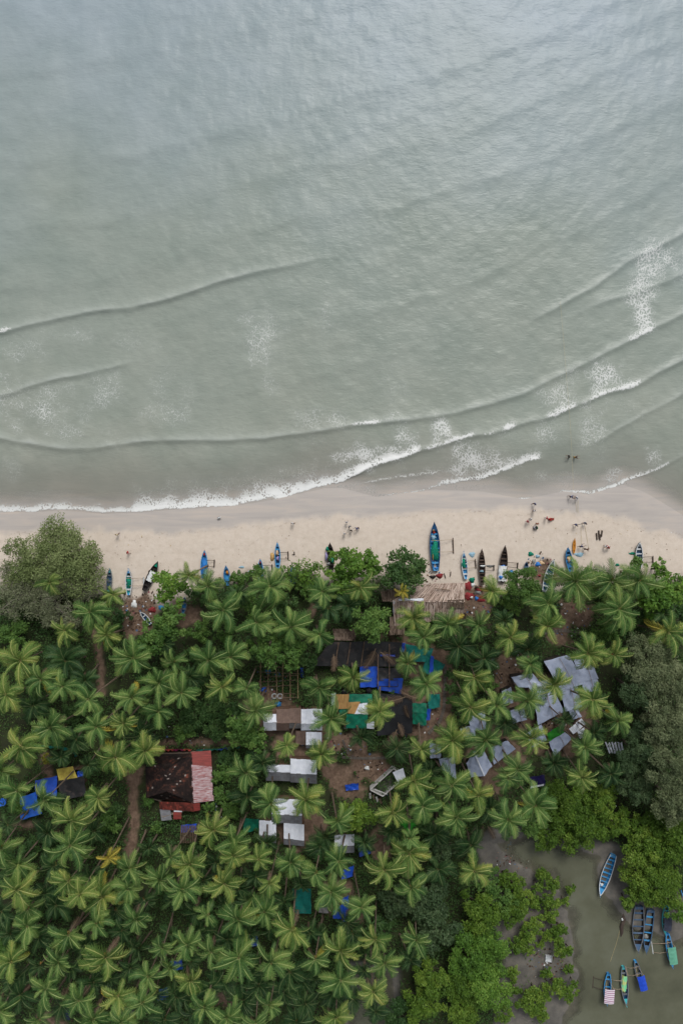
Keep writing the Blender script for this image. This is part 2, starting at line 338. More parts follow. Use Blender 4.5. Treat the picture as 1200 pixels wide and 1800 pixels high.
def ground_material():
    m, t, p = new_mat('ground'); L = t.links
    geo = t.nodes.new('ShaderNodeNewGeometry'); pos = geo.outputs['Position']
    z1 = N(t, 'ShaderNodeAttribute', attribute_name='zone'); sep = t.nodes.new('ShaderNodeSeparateColor'); L.new(z1.outputs['Color'], sep.inputs[0])
    z2 = N(t, 'ShaderNodeAttribute', attribute_name='mudz')
    wet, dirt, veg = sep.outputs[0], sep.outputs[1], sep.outputs[2]; mud = z2.outputs['Fac']
    nb = noise_(t, 0.18, 5, 0.6, pos); ns = noise_(t, 1.1, 6, 0.65, pos); nf = noise_(t, 7.0, 4, 0.6, pos)
    # dry sand: warm, trampled
    r = ramp(t, [(0.25, C(197, 184, 170)), (0.5, C(207, 195, 181)), (0.75, C(215, 204, 192))]); L.new(ns, r.inputs[0])
    sand = mixc(t, math_(t, 'MULTIPLY', nf, 0.2), r.outputs[0], C(200, 186, 172))
    tz = N(t, 'ShaderNodeAttribute', attribute_name='trample').outputs['Fac']; tn = noise_(t, 1.7, 5, 0.75, pos, 1.2)
    tr_ = ramp(t, [(0.42, (0, 0, 0, 1)), (0.60, (1, 1, 1, 1))]); L.new(tn, tr_.inputs[0]); sand = mixc(t, math_(t, 'MULTIPLY', math_(t, 'MULTIPLY', tr_.outputs[0], tz), 0.28), sand, C(168, 149, 132))
    spk = ramp(t, [(0.70, (0, 0, 0, 1)), (0.76, (1, 1, 1, 1))]); L.new(noise_(t, 2.6, 3, 0.7, pos), spk.inputs[0])
    sand = mixc(t, math_(t, 'MULTIPLY', spk.outputs[0], 0.22), sand, C(150, 130, 114))
    # wet sand: grey with long streaks along the beach
    mp = t.nodes.new('ShaderNodeMapping'); mp.inputs['Scale'].default_value = (0.10, 0.9, 1); mp.inputs['Rotation'].default_value = (0, 0, rad(-6)); L.new(pos, mp.inputs[0])
    rw = ramp(t, [(0.3, C(163, 159, 156)), (0.5, C(174, 169, 164)), (0.72, C(189, 178, 168))]); L.new(noise_(t, 1.0, 6, 0.6, mp.outputs[0], 0.6), rw.inputs[0])
    wetc = mixc(t, 0.12, rw.outputs[0], C(196, 178, 162))
    c = mixc(t, wet, sand, wetc)
    wk = N(t, 'ShaderNodeAttribute', attribute_name='wrack').outputs['Fac']; wr_ = ramp(t, [(0.50, (0, 0, 0, 1)), (0.62, (1, 1, 1, 1))]); L.new(noise_(t, 2.2, 5, 0.75, pos), wr_.inputs[0])
    c = mixc(t, math_(t, 'MULTIPLY', math_(t, 'MULTIPLY', wr_.outputs[0], wk), 0.5), c, C(120, 102, 84))
    # soil, leaf litter and grass under the trees
    rg = ramp(t, [(0.30, C(34, 30, 22)), (0.5, C(44, 50, 26)), (0.68, C(58, 74, 34))]); L.new(noise_(t, 0.5, 7, 0.68, pos), rg.inputs[0])
    gl = mixc(t, math_(t, 'MULTIPLY', nf, 0.5), rg.outputs[0], C(52, 62, 30))
    c = mixc(t, veg, c, gl)
    rd = ramp(t, [(0.3, C(84, 66, 54)), (0.5, C(112, 92, 77)), (0.7, C(136, 114, 97))]); L.new(ns, rd.inputs[0])
    dd = mixc(t, math_(t, 'MULTIPLY', spk.outputs[0], 0.6), rd.outputs[0], C(70, 52, 42))
    c = mixc(t, dirt, c, dd)
    rm = ramp(t, [(0.28, C(72, 70, 66)), (0.5, C(100, 97, 91)), (0.72, C(124, 118, 108))]); L.new(noise_(t, 0.35, 7, 0.68, pos), rm.inputs[0])
    mm = mixc(t, math_(t, 'MULTIPLY', spk.outputs[0], 0.5), rm.outputs[0], C(86, 80, 62))
    c = mixc(t, mud, c, mm)
    L.new(c, p.inputs['Base Color']); p.inputs['Specular IOR Level'].default_value = 0.35
    ro = math_(t, 'MULTIPLY_ADD', wet, -0.5, 0.92); ro = math_(t, 'MULTIPLY_ADD', mud, -0.35, ro, clamp=True); L.new(ro, p.inputs['Roughness'])
    h = math_(t, 'ADD', math_(t, 'MULTIPLY', ns, 0.6), math_(t, 'MULTIPLY', nf, 0.35)); h = math_(t, 'ADD', h, math_(t, 'MULTIPLY', math_(t, 'MULTIPLY', tn, tz), 0.6))
    bst = math_(t, 'MULTIPLY_ADD', wet, -0.5, 0.6, clamp=True)
    b = N(t, 'ShaderNodeBump', Distance=0.12); L.new(h, b.inputs['Height']); L.new(bst, b.inputs['Strength']); L.new(b.outputs[0], p.inputs['Normal'])
    return m
xs = axis(-72, 72, 0.34, 1500); ys = axis(-104, 8, 0.34, 1500)
X, Y, Fq = sheet(xs, ys); PX = 600 + X * G0; PY = 900 - Y * G0
zn = zones(PX, PY); Z = height(PX, PY, zn); GX, GY, GZ = xs, ys, Z.reshape(len(ys), len(xs))
d, veg, wet, dirt, mud, sw, sp = zn
zone = np.stack([wet, dirt * (d > 3), veg, np.ones_like(wet)], -1)
gme = np_mesh('ground', np.stack([X, Y, Z], -1), Fq, ground_material(), attrs={'wrack': np.exp(-((PY - np.interp(PX, WETL[:, 0], WETL[:, 1]) - 6 + (fbm(PX, PY, .02, 91, 3) - .5) * 30) / 2.2) ** 2) + .6 * np.exp(-((PY - np.interp(PX, WETL[:, 0], WETL[:, 1]) - 34 + (fbm(PX, PY, .015, 95, 3) - .5) * 40) / 2.0) ** 2), 'zone': zone, 'mudz': mud, 'trample': (1 - wet) * (0.25 + 0.75 * sm(-60, -10, PY - np.interp(PX, TREEL[:, 0], TREEL[:, 1]))) * (0.3 + 1.2 * fbm(PX, PY, 0.02, 77, 2))}, smooth=True)
tag(link('ground', gme), kind='structure')

# ------------------------------------------------------------ sea: swell, breakers, foam
# crest lines (photo pixels), height (m), lateral fade (x0, x1, x2, x3), foam runs (x0, x1, strength, trailing width m)
CRESTS = [
    ([(-300, 640), (-100, 600), (10, 581), (90, 563), (150, 549), (230, 541), (300, 525), (380, 498), (450, 478), (520, 462), (640, 440)], 0.62, (-400, -300, 420, 620), [(-60, 21, 1.0, 0.6)]),
    ([(-300, 790), (-100, 720), (0, 696), (60, 676), (110, 662), (150, 655), (240, 636), (300, 625)], 0.50, (-400, -300, 130, 270), [(-80, 4, .8, .5)]),
    ([(-300, 740), (-100, 757), (0, 770), (60, 782), (110, 787), (180, 784), (250, 775), (350, 772), (450, 770), (530, 762), (580, 753), (640, 747), (680, 740), (730, 735), (800, 725), (850, 712), (920, 690), (1000, 650), (1060, 620), (1120, 590), (1150, 572), (1200, 550), (1300, 510), (1500, 440)], 0.50, (-400, -300, 1400, 1600), [(620, 668, 1.0, 0.7), (1105, 1150, .9, 1.4)]),
    ([(480, 880), (540, 861), (600, 845), (660, 817), (700, 806), (735, 791), (770, 782), (800, 773), (830, 767), (860, 763), (880, 757), (900, 750), (930, 740), (980, 725), (1010, 712), (1050, 696), (1100, 682), (1125, 672), (1160, 650), (1200, 630), (1300, 590), (1500, 520)], 0.55, (520, 600, 1400, 1600), [(480, 738, 1.15, 2.2), (748, 832, 1.0, .9), (850, 868, .8, .5), (884, 906, 1, 1.0), (962, 1012, .95, 1.3), (1036, 1126, .9, 1.0)]),
    ([(-400, 905), (-100, 900), (0, 896), (60, 897), (110, 892), (180, 899), (260, 896), (300, 891), (400, 886), (460, 878), (530, 863), (580, 850), (640, 830)], 0.14, (-500, -400, 560, 620), [(-300, 250, 1.05, 1.7), (230, 560, 1.15, 3.2), (540, 600, .8, .9)]),
    ([(560, 862), (600, 855), (650, 846), (700, 838), (765, 829), (800, 822)], 0.14, (540, 580, 760, 800), [(590, 640, .55, .5), (640, 770, .75, .3)]),
    ([(690, 868), (775, 850), (850, 840), (900, 820), (925, 808), (950, 803), (980, 800)], 0.15, (690, 760, 940, 960), [(770, 948, 1.0, 1.3), (926, 950, 1.15, 1.2)]),
    ([(900, 878), (960, 872), (990, 862), (1035, 867), (1070, 856), (1100, 843), (1150, 825), (1200, 801), (1300, 760)], 0.2, (980, 1080, 1400, 1500), [(900, 1045, 1.0, .35), (1030, 1130, 1.05, .8), (1120, 1175, .85, .5)]),
    ([(560, 872), (600, 868), (660, 871), (720, 864), (775, 852), (800, 846)], 0.04, (560, 590, 770, 800), [(590, 690, .55, .2), (680, 790, .85, .2)]),
    ([(980, 800), (1060, 770), (1125, 730), (1200, 690), (1300, 640)], 0.34, (1000, 1090, 1300, 1400), [(0, 1, 0, 1)]),
    ([(900, 580), (970, 545), (1050, 500), (1100, 462), (1200, 410), (1300, 360)], 0.44, (900, 1000, 1300, 1400), [(0, 1, 0, 1)]),
    ([(960, 570), (1050, 536), (1100, 520), (1200, 480), (1300, 440)], 0.36, (980, 1080, 1300, 1400), [(0, 1, 0, 1)]),
    ([(-200, 285), (0, 282), (200, 277), (350, 242), (450, 222), (550, 192), (680, 150), (800, 120), (950, 66), (1050, 16), (1200, -60)], 0.42, (-300, -200, 1300, 1400), []),
    ([(-200, 420), (0, 405), (200, 385), (400, 330), (600, 280), (810, 236), (910, 196), (1030, 140), (1170, 76), (1300, 20)], 0.38, (-300, 100, 1300, 1400), []),
    ([(-200, 520), (0, 505), (150, 492), (260, 470), (380, 420), (520, 385), (700, 360), (900, 300), (1050, 240), (1200, 170), (1400, 90)], 0.36, (-300, -200, 1400, 1500), []),
    ([(300, 620), (480, 590), (600, 560), (760, 520), (900, 460), (1050, 390), (1200, 300), (1400, 200)], 0.30, (320, 560, 1400, 1500), []),
    ([(300, 700), (430, 690), (560, 660), (640, 640), (760, 600), (860, 560)], 0.24, (300, 450, 700, 860), []),
    ([(-200, 150), (0, 130), (250, 95), (500, 40), (700, -20)], 0.34, (-300, -200, 700, 800), []),
    ([(-200, 350), (0, 335), (250, 320), (450, 280), (700, 215), (900, 130), (1200, 10)], 0.22, (-300, -200, 1300, 1400), []),
]
# drifting foam lace left behind by spent breakers: x, y, rx, ry, density
LACE = [(45, 610, 90, 34, .40), (120, 590, 70, 22, .28), (75, 720, 85, 48, .50), (20, 690, 60, 40, .42), (125, 760, 30, 28, .36), (178, 685, 40, 40, .42), (290, 725, 55, 35, .38), (280, 670, 30, 40, .25),
    (330, 690, 25, 40, .22), (458, 600, 42, 62, .46), (475, 560, 22, 30, .35), (470, 670, 25, 45, .3), (570, 555, 26, 45, .30), (235, 605, 45, 30, .25), (545, 735, 45, 25, .36), (590, 740, 40, 22, .4), (20, 830, 30, 30, .3), (75, 870, 40, 12, .3), (285, 870, 22, 22, .62), (195, 770, 30, 40, .15),
    (1150, 455, 52, 40, .66), (1125, 510, 35, 40, .66), (1130, 558, 26, 34, .8), (1200, 470, 40, 40, .45), (1070, 655, 42, 32, .74), (1045, 685, 20, 15, .6), (985, 698, 34, 26, .58), (1000, 660, 25, 25, .35), (705, 755, 30, 56, .64), (772, 755, 24, 44, .72), (700, 690, 40, 40, .22), (640, 800, 62, 26, 1.0), (600, 800, 26, 14, .7), (700, 790, 36, 14, .72),
    (840, 806, 66, 30, .86), (800, 830, 60, 18, .7), (880, 815, 40, 20, .8), (790, 825, 50, 14, .45), (940, 801, 13, 8, 1.2), (960, 760, 44, 34, .52), (1040, 745, 34, 60, .5), (890, 760, 50, 30, .28), (1145, 808, 18, 22, .5), (1080, 838, 40, 18, .7), (990, 845, 80, 22, .46), (1110, 720, 60, 40, .18), (1050, 800, 40, 40, .2), (840, 850, 130, 18, .45), (640, 858, 70, 12, .5), (720, 850, 60, 14, .5), (545, 838, 10, 9, .9), (560, 780, 50, 25, .25), (960, 690, 30, 20, .4), (690, 640, 60, 30, .12),
    (290, 868, 14, 10, .8), (175, 886, 9, 6, .9), (140, 880, 50, 10, .35), (480, 858, 30, 10, .62), (420, 868, 30, 8, .55)]
def sea_fields(px, py):
    z = np.zeros(px.shape); foam = np.zeros(px.shape); crest = np.zeros(px.shape)
    wob = (fbm(px, py, 0.018, 41, 2) - 0.5) * 16; jag = (fbm(px, py, 0.16, 43) - 0.5); jag2 = fbm(px, py, 0.045, 47)
    for pts, amp, (f0, f1, f2, f3), runs in CRESTS:
        a = np.array(pts, float); cy = np.interp(px, a[:, 0], a[:, 1]); sl = np.gradient(a[:, 1], a[:, 0]); ss = np.interp(px, a[:, 0], sl)
        k = 1 / np.sqrt(1 + ss * ss) / G0
        s = (cy - py + wob * (0.45 if runs else 1.0)) * k          # metres seaward of the crest
        fade = sm(f0, f1, px) * (1 - sm(f2, f3, px)) * (0.72 + 0.5 * jag2)
        wd = 1.0 if amp > 0.3 else 0.8
        soft = 1.0 if runs else 1.9
        prof = np.where(s < 0, np.exp(-(s / (0.62 * wd * soft)) ** 2), 0.6 * np.exp(-np.abs(s / (0.85 * soft)) ** 1.3) + 0.4 * np.exp(-np.abs(s / (3.4 * soft)) ** 1.6)) - 0.10 * np.exp(-((s + 2.0 * soft) / (1.4 * soft)) ** 2)
        z += amp * (0.62 if runs else 0.25) * fade * prof
        if runs: crest = np.maximum(crest, min(1, amp / .5) * 0.34 * fade * np.where(s < 0, 1 - sm(0, .25, -s), np.exp(-np.abs(s / 0.75) ** 1.2)) * (0.4 + jag2))  # painted highlight line on and just behind the crest
        for x0, x1, st, tw in runs:
            e = sm(x0 - 10, x0 + 8, px) * (1 - sm(x1 - 8, x1 + 8, px))
            sj = s + jag * 0.5; tail = tw * (0.45 + 1.1 * jag2)
            foam = np.maximum(foam, e * st * np.where(sj < 0, 1 - sm(0.10, 0.42, -sj), 1 - 0.75 * sm(0.05, 1.0, sj / np.maximum(tail, .1)) - 0.25 * sm(0.8, 2.2, sj / np.maximum(tail, .1))))
    lq = (fbm(px, py, 0.04, 51, 4) - 0.5) * 1.5
    for cx, cy, rx, ry, den in LACE:
        q = np.hypot((px - cx) / rx, (py - cy) / ry) + lq
        foam = np.maximum(foam, 0.86 * den * (1 - sm(0.1, 1.3, q)))
    return z, foam, crest
def sea_material():
    m, t, p = new_mat('sea_water'); L = t.links
    geo = t.nodes.new('ShaderNodeNewGeometry'); pos = geo.outputs['Position']
    fo = N(t, 'ShaderNodeAttribute', attribute_name='foam').outputs['Fac']; op = N(t, 'ShaderNodeAttribute', attribute_name='depth').outputs['Fac']
    sep = t.nodes.new('ShaderNodeSeparateXYZ'); L.new(pos, sep.inputs[0])
    yy = math_(t, 'ADD', sep.outputs[1], math_(t, 'MULTIPLY_ADD', noise_(t, 0.035, 4, 0.5, pos), 44, -22))
    yy = math_(t, 'ADD', yy, math_(t, 'MULTIPLY', sep.outputs[0], 0.06))
    f = math_(t, 'MULTIPLY_ADD', yy, 1 / 110.0, 0.06, clamp=True)
    r = ramp(t, [(0.0, C(148, 148, 138)), (0.22, C(147, 154, 145)), (0.5, C(145, 155, 149)), (0.70, C(150, 162, 164)), (1.0, C(155, 169, 180))]); L.new(f, r.inputs[0])
    rp = ramp(t, [(0.35, (0.9, 0.92, 0.9, 1)), (0.65, (1.05, 1.04, 1.02, 1))]); L.new(noise_(t, 0.12, 5, 0.55, pos), rp.inputs[0])
    wc = mixc(t, 1.0, r.outputs[0], rp.outputs[0], 'MULTIPLY')
    # foam lace: stretched webs over milky, aerated water; crest highlights painted in as paler colour
    wn = N(t, 'ShaderNodeTexNoise', Scale=1.0, Detail=5); L.new(pos, wn.inputs['Vector'])
    wv = t.nodes.new('ShaderNodeVectorMath'); wv.operation = 'MULTIPLY_ADD'; L.new(wn.outputs['Color'], wv.inputs[0]); wv.inputs[1].default_value = (1.6, 1.6, 0); L.new(pos, wv.inputs[2])
    mpv = t.nodes.new('ShaderNodeMapping'); mpv.inputs['Rotation'].default_value = (0, 0, rad(20)); mpv.inputs['Scale'].default_value = (1.0, 0.62, 1); L.new(wv.outputs[0], mpv.inputs[0])
    vo = N(t, 'ShaderNodeTexVoronoi', Scale=2.3, feature='DISTANCE_TO_EDGE', voronoi_dimensions='2D'); L.new(mpv.outputs[0], vo.inputs['Vector'])
    n2 = noise_(t, 1.5, 4, 0.65, pos); n3 = noise_(t, 0.4, 3, 0.55, pos)
    den = math_(t, 'MULTIPLY', fo, math_(t, 'MULTIPLY_ADD', n3, 1.9, 0.05))
    th = math_(t, 'MULTIPLY_ADD', math_(t, 'POWER', math_(t, 'MAXIMUM', den, 0.0), 1.5), 0.46, -0.03)
    th = math_(t, 'ADD', th, math_(t, 'MULTIPLY_ADD', n2, 0.42, -0.21))
    dlt = math_(t, 'SUBTRACT', th, vo.outputs['Distance'])
    fm = math_(t, 'MULTIPLY', math_(t, 'MULTIPLY_ADD', dlt, 5.0, 0.30, clamp=True), math_(t, 'MULTIPLY', fo, 6.0, clamp=True))
    fm = math_(t, 'MULTIPLY', fm, math_(t, 'MULTIPLY_ADD', fo, 0.62, 0.28, clamp=True))
    milk_highlight = math_(t, 'MULTIPLY', math_(t, 'MULTIPLY', fo, math_(t, 'MULTIPLY_ADD', n3, 1.0, 0.1)), 0.5, clamp=True)
    milk_highlight = math_(t, 'MAXIMUM', milk_highlight, N(t, 'ShaderNodeAttribute', attribute_name='crest').outputs['Fac'])
    wc = mixc(t, milk_highlight, wc, C(188, 194, 190))
    L.new(mixc(t, fm, wc, (0.62, 0.63, 0.62, 1)), p.inputs['Base Color'])
    L.new(math_(t, 'MULTIPLY_ADD', fm, 0.5, 0.30), p.inputs['Roughness']); p.inputs['IOR'].default_value = 1.34; p.inputs['Specular IOR Level'].default_value = 0.24
    # wind ripples: short streaks, two directions
    def streak(rot, sc_, s3):
        mp = t.nodes.new('ShaderNodeMapping'); mp.inputs['Rotation'].default_value = (0, 0, rad(rot)); mp.inputs['Scale'].default_value = sc_; L.new(pos, mp.inputs[0])
        return noise_(t, s3, 3, 0.62, mp.outputs[0])
    h = math_(t, 'ADD', math_(t, 'MULTIPLY', streak(38, (0.35, 1.0, 1), 2.6), 0.38), math_(t, 'MULTIPLY', streak(-28, (0.4, 1.0, 1), 1.2), 0.5))
    h = math_(t, 'ADD', h, math_(t, 'MULTIPLY', noise_(t, 4.0, 3, 0.6, pos), 0.12))
    b = N(t, 'ShaderNodeBump', Strength=0.42, Distance=0.28); L.new(h, b.inputs['Height']); L.new(b.outputs[0], p.inputs['Normal'])
    tr = t.nodes.new('ShaderNodeBsdfTransparent'); mx = t.nodes.new('ShaderNodeMixShader')
    opq = math_(t, 'MAXIMUM', op, fm); L.new(opq, mx.inputs[0]); L.new(tr.outputs[0], mx.inputs[1]); L.new(p.outputs[0], mx.inputs[2])
    L.new(mx.outputs[0], t.nodes['Material Output'].inputs['Surface'])
    return m
ya = axis(-6.5, 54, 0.22, 10); ya = ya[(ya > -7.5) & (ya <= 54.01)]
yb = [ya[-1]]; g = 0.24
while yb[-1] < 100: g = min(g * 1.06, 0.42); yb.append(yb[-1] + g)
while yb[-1] < 1500: g *= 1.4; yb.append(yb[-1] + g)
ys = np.array(list(ya) + yb[1:])
ys = np.concatenate([[-40, -25, -15, -10], ys])
xs = axis(-69, 69, 0.22, 1500)
X, Y, Fq = sheet(xs, ys); PX = 600 + X * G0; PY = 900 - Y * G0
zw, foam, crest = sea_fields(PX, PY)
shore = np.interp(PX, SHORE[:, 0], SHORE[:, 1]); d = (shore - PY) / G0 + (fbm(X, Y, 0.5, 61) - 0.5) * 0.5
zw = zw * sm(0.0, 4.0, d) + 0.05 * sm(3, 10, d) * (fbm(X, Y, 0.5, 63) - 0.5) * 4
Z = zw + 0.015
depth = 0.10 + 0.55 * sm(0.1, 4.5, d) + 0.35 * sm(3, 12, d)
# spare the water sheet where the land lies well above it
keepv = d > -14
F2 = Fq[keepv[Fq].all(1)]
sme = np_mesh('sea', np.stack([X, Y, Z], -1), F2, sea_material(), attrs={'foam': foam, 'depth': depth, 'crest': crest * sm(1, 5, d)}, smooth=True)
tag(link('sea', sme), kind='structure')

# ------------------------------------------------------------ lagoon water
def lagoon_material():
    m, t, p = new_mat('lagoon_water'); L = t.links
    geo = t.nodes.new('ShaderNodeNewGeometry'); pos = geo.outputs['Position']
    r = ramp(t, [(0.3, C(84, 86, 70)), (0.5, C(100, 102, 84)), (0.72, C(114, 117, 101))]); L.new(noise_(t, 0.11, 6, 0.62, pos), r.inputs[0]); L.new(r.outputs[0], p.inputs['Base Color'])
    p.inputs['Roughness'].default_value = 0.06; p.inputs['IOR'].default_value = 1.33
    b = N(t, 'ShaderNodeBump', Strength=0.3, Distance=0.06); L.new(noise_(t, 1.3, 5, 0.65, pos), b.inputs['Height']); L.new(b.outputs[0], p.inputs['Normal'])
    op = N(t, 'ShaderNodeAttribute', attribute_name='depth').outputs['Fac']
    tr = t.nodes.new('ShaderNodeBsdfTransparent'); tr.inputs[0].default_value = (0.9, 0.9, 0.85, 1); mx = t.nodes.new('ShaderNodeMixShader'); L.new(op, mx.inputs[0]); L.new(tr.outputs[0], mx.inputs[1]); L.new(p.outputs[0], mx.inputs[2])
    L.new(mx.outputs[0], t.nodes['Material Output'].inputs['Surface'])
    return m
LAGZ = 0.36
LMAT = lagoon_material()
for nm, (x0, x1, y0, y1), st in (('lagoon_water', (24, 130, -112, -54), 0.5), ('pond_water', (0, 12, -104, -80), 0.4)):
    X, Y, Fq = sheet(np.arange(x0, x1, st), np.arange(y0, y1, st)); g_ = height(600 + X * G0, 900 - Y * G0)
    dep = LAGZ - g_
    kv = dep > -0.12; Fq = Fq[kv[Fq].any(1)]
    used = np.unique(Fq); remap = np.full(len(X), -1); remap[used] = np.arange(len(used))
    me = np_mesh(nm, np.stack([X, Y, np.full_like(X, LAGZ)], -1)[used], remap[Fq], LMAT, attrs={'depth': (0.12 + 0.78 * sm(0.0, 0.55, dep))[used]}, smooth=True)
    tag(link(nm, me), kind='structure')

# ------------------------------------------------------------ where things are, for labels
LANDMARKS = [('red-roofed house', 315, 1370), ('blue tarpaulin hut', 52, 1420), ('yellow palm', 191, 1507), ('thatched roof', 755, 1055), ('long black tarpaulin roof', 625, 1150),
    ('green and orange roof', 625, 1250), ('square black net roof', 694, 1256), ('brown and grey roof row', 515, 1265), ('white gable roofed shed', 512, 1352), ('twin white lean-to roofs', 495, 1460),
    ('unfinished walled plot', 678, 1380), ('silver tarpaulin roofs', 985, 1195), ('bright green tarpaulin', 976, 1288), ('silver gable shed', 840, 1343), ('teal tarpaulin shelter', 530, 1583), ('pole framed workshop', 490, 1190),
    ('lagoon mud flat', 890, 1495), ('blue bench boat', 1064, 1536), ('rubbish heap', 240, 1085), ('big blue beach boat', 763, 960), ('orange canoe', 1009, 960), ('grey pond', 650, 1745), ('bottom left corner', 0, 1800), ('bottom edge left half', 345, 1800),
    ('white crate on the mud', 963, 1684), ('left end of the brown path', 0, 1449), ('grey tree on the beach', 90, 985), ('right edge casuarina trees', 1170, 1290), ('white covered black boat', 267, 1012), ('dark gap in the grove', 280, 1600), ('bottom edge middle', 480, 1800), ('long dirt path', 178, 1160)]
DIRS = ['right of', 'below right of', 'below', 'below left of', 'left of', 'above left of', 'above', 'above right of']
ORD = ['nearest', 'second nearest', 'third nearest', 'fourth nearest', 'fifth nearest', 'sixth nearest', 'seventh nearest', 'eighth nearest', 'ninth nearest']
def place_labels(items, skip=()):
    """items: (px, py, phrase) -> one label each: what it looks like, nearest landmark, side, rank on that side"""
    key = []
    for x, y, ph in items:
        lm = min((l for l in LANDMARKS if l[0] not in skip), key=lambda l: math.hypot(l[1] - x, l[2] - y))
        dx, dy = x - lm[1], y - lm[2]; k = int(round(math.degrees(math.atan2(dy, dx)) / 45.0)) % 8
        key.append((ph, lm[0], DIRS[k], math.hypot(dx, dy)))
    out = []
    for i, (ph, l, dr, ds) in enumerate(key):
        rank = sum(1 for q in key if q[0] == ph and q[1] == l and q[2] == dr and (q[3], id(q)) < (ds, id(key[i])))
        many = sum(1 for q in key if q[0] == ph and q[1] == l and q[2] == dr) > 1
        out.append(f'{ph} {dr} the {l}' if not many else f'{ORD[min(rank, 8)]} {ph} {dr} the {l}')
    return out

# ------------------------------------------------------------ coconut palms
GREENS = {
    'green': [(0.0, (0.028, 0.074, 0.020, 1)), (0.30, (0.074, 0.155, 0.040, 1)), (0.6, (0.150, 0.240, 0.062, 1)), (1.0, (0.30, 0.33, 0.085, 1))],
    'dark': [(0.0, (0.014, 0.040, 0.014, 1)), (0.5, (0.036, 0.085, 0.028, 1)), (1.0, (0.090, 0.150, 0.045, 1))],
    'olive': [(0.0, (0.040, 0.092, 0.020, 1)), (0.30, (0.105, 0.185, 0.042, 1)), (0.6, (0.205, 0.275, 0.066, 1)), (1.0, (0.42, 0.34, 0.06, 1))],
    'yellow': [(0.0, (0.13, 0.16, 0.03, 1)), (0.4, (0.30, 0.26, 0.04, 1)), (1.0, (0.52, 0.37, 0.06, 1))],
    'dead': [(0.0, (0.05, 0.035, 0.025, 1)), (0.5, (0.13, 0.09, 0.065, 1)), (1.0, (0.24, 0.17, 0.12, 1))],
}
RIBC = {'green': (0.25, 0.31, 0.11, 1), 'dark': (0.12, 0.16, 0.06, 1), 'olive': (0.33, 0.35, 0.12, 1), 'yellow': (0.6, 0.48, 0.08, 1), 'dead': (0.22, 0.16, 0.10, 1)}
def frond_mesh(name, tone, e0, e1, bend, seed, nl=25, width=0.30, droop=0.5):
    """one feather frond of unit length along +Y from the crown: arching rib, leaflets hanging on both sides"""
    r_ = np.random.default_rng(seed); n = 13; ts = np.linspace(0, 1, n); L_ = 1.0 / (n - 1)
    el = np.radians(e0 + (e1 - e0) * ts ** 1.15); az = np.radians(bend * ts ** 1.4)
    dv = np.stack([np.sin(az) * np.cos(el), np.cos(az) * np.cos(el), np.sin(el)], -1)
    P = np.concatenate([[[0, 0, 0]], np.cumsum((dv[:-1] + dv[1:]) / 2 * L_, 0)])
    V = []; F = []; mi = []; tint = []
    sides = np.cross(dv, [0, 0, 1.0]); sides /= np.linalg.norm(sides, axis=1)[:, None] + 1e-9; ups = np.cross(sides, dv)
    # rib
    for i in range(n):
        wr = 0.013 * (1 - 0.7 * ts[i]) + 0.003
        V += [P[i] - sides[i] * wr + ups[i] * 0.006, P[i] + ups[i] * 0.02, P[i] + sides[i] * wr + ups[i] * 0.006]; tint += [0.5] * 3
    for i in range(n - 1):
        a = i * 3; F += [(a, a + 1, a + 4, a + 3), (a + 1, a + 2, a + 5, a + 4)]; mi += [1, 1]
    roll = r_.uniform(-0.25, 0.25)
    for sgn in (-1, 1):
        for k in range(nl):
            t = 0.10 + 0.90 * (k + 0.5) / nl; fi = t * (n - 1); i = min(int(fi), n - 2); u = fi - i
            p = P[i] * (1 - u) + P[i + 1] * u; d_ = dv[i] * (1 - u) + dv[i + 1] * u; s_ = sides[i] * sgn; up = ups[i]
            ln = width * (0.50 + 0.95 * math.sin(math.pi * min(1, t * 0.72 + 0.16)) ** 1.1) * (1.0 - 0.42 * max(0, t - 0.8) / 0.2) * r_.uniform(0.7, 1.25)
            fw = 0.55 + 0.75 * t; dr = droop * r_.uniform(0.7, 1.3) + sgn * roll
            q1 = s_ + d_ * fw * 0.75 + up * (0.22 - 0.25 * dr); q1 /= np.linalg.norm(q1)
            q2 = s_ * 0.8 + d_ * fw + np.array([0, 0, -1.0]) * (0.25 + 1.25 * dr); q2 /= np.linalg.norm(q2)
            m_ = p + q1 * ln * 0.55; e_ = m_ + q2 * ln * 0.5
            wl = 0.0132 * (1.1 - 0.25 * t); b = len(V)
            V += [p - d_ * wl, p + d_ * wl, m_ + d_ * wl * 1.05, m_ - d_ * wl * 1.05, e_ + d_ * wl * 0.25, e_ - d_ * wl * 0.25]
            F += [(b, b + 1, b + 2, b + 3), (b + 3, b + 2, b + 4, b + 5)]; mi += [0, 0]
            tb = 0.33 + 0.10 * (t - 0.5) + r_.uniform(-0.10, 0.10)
            tint += [tb + 0.20, tb + 0.20, tb - 0.05, tb - 0.05, tb + 0.10 + 0.22 * max(0, t - 0.72), tb + 0.10 + 0.22 * max(0, t - 0.72)]  # paler near the rib: skylight on the upper faces put into leaf colour
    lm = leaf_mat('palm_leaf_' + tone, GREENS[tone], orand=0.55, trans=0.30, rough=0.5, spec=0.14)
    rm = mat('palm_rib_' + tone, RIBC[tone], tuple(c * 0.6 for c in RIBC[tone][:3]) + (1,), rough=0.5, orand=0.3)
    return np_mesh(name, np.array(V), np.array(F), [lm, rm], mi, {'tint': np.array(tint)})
FROND = {}
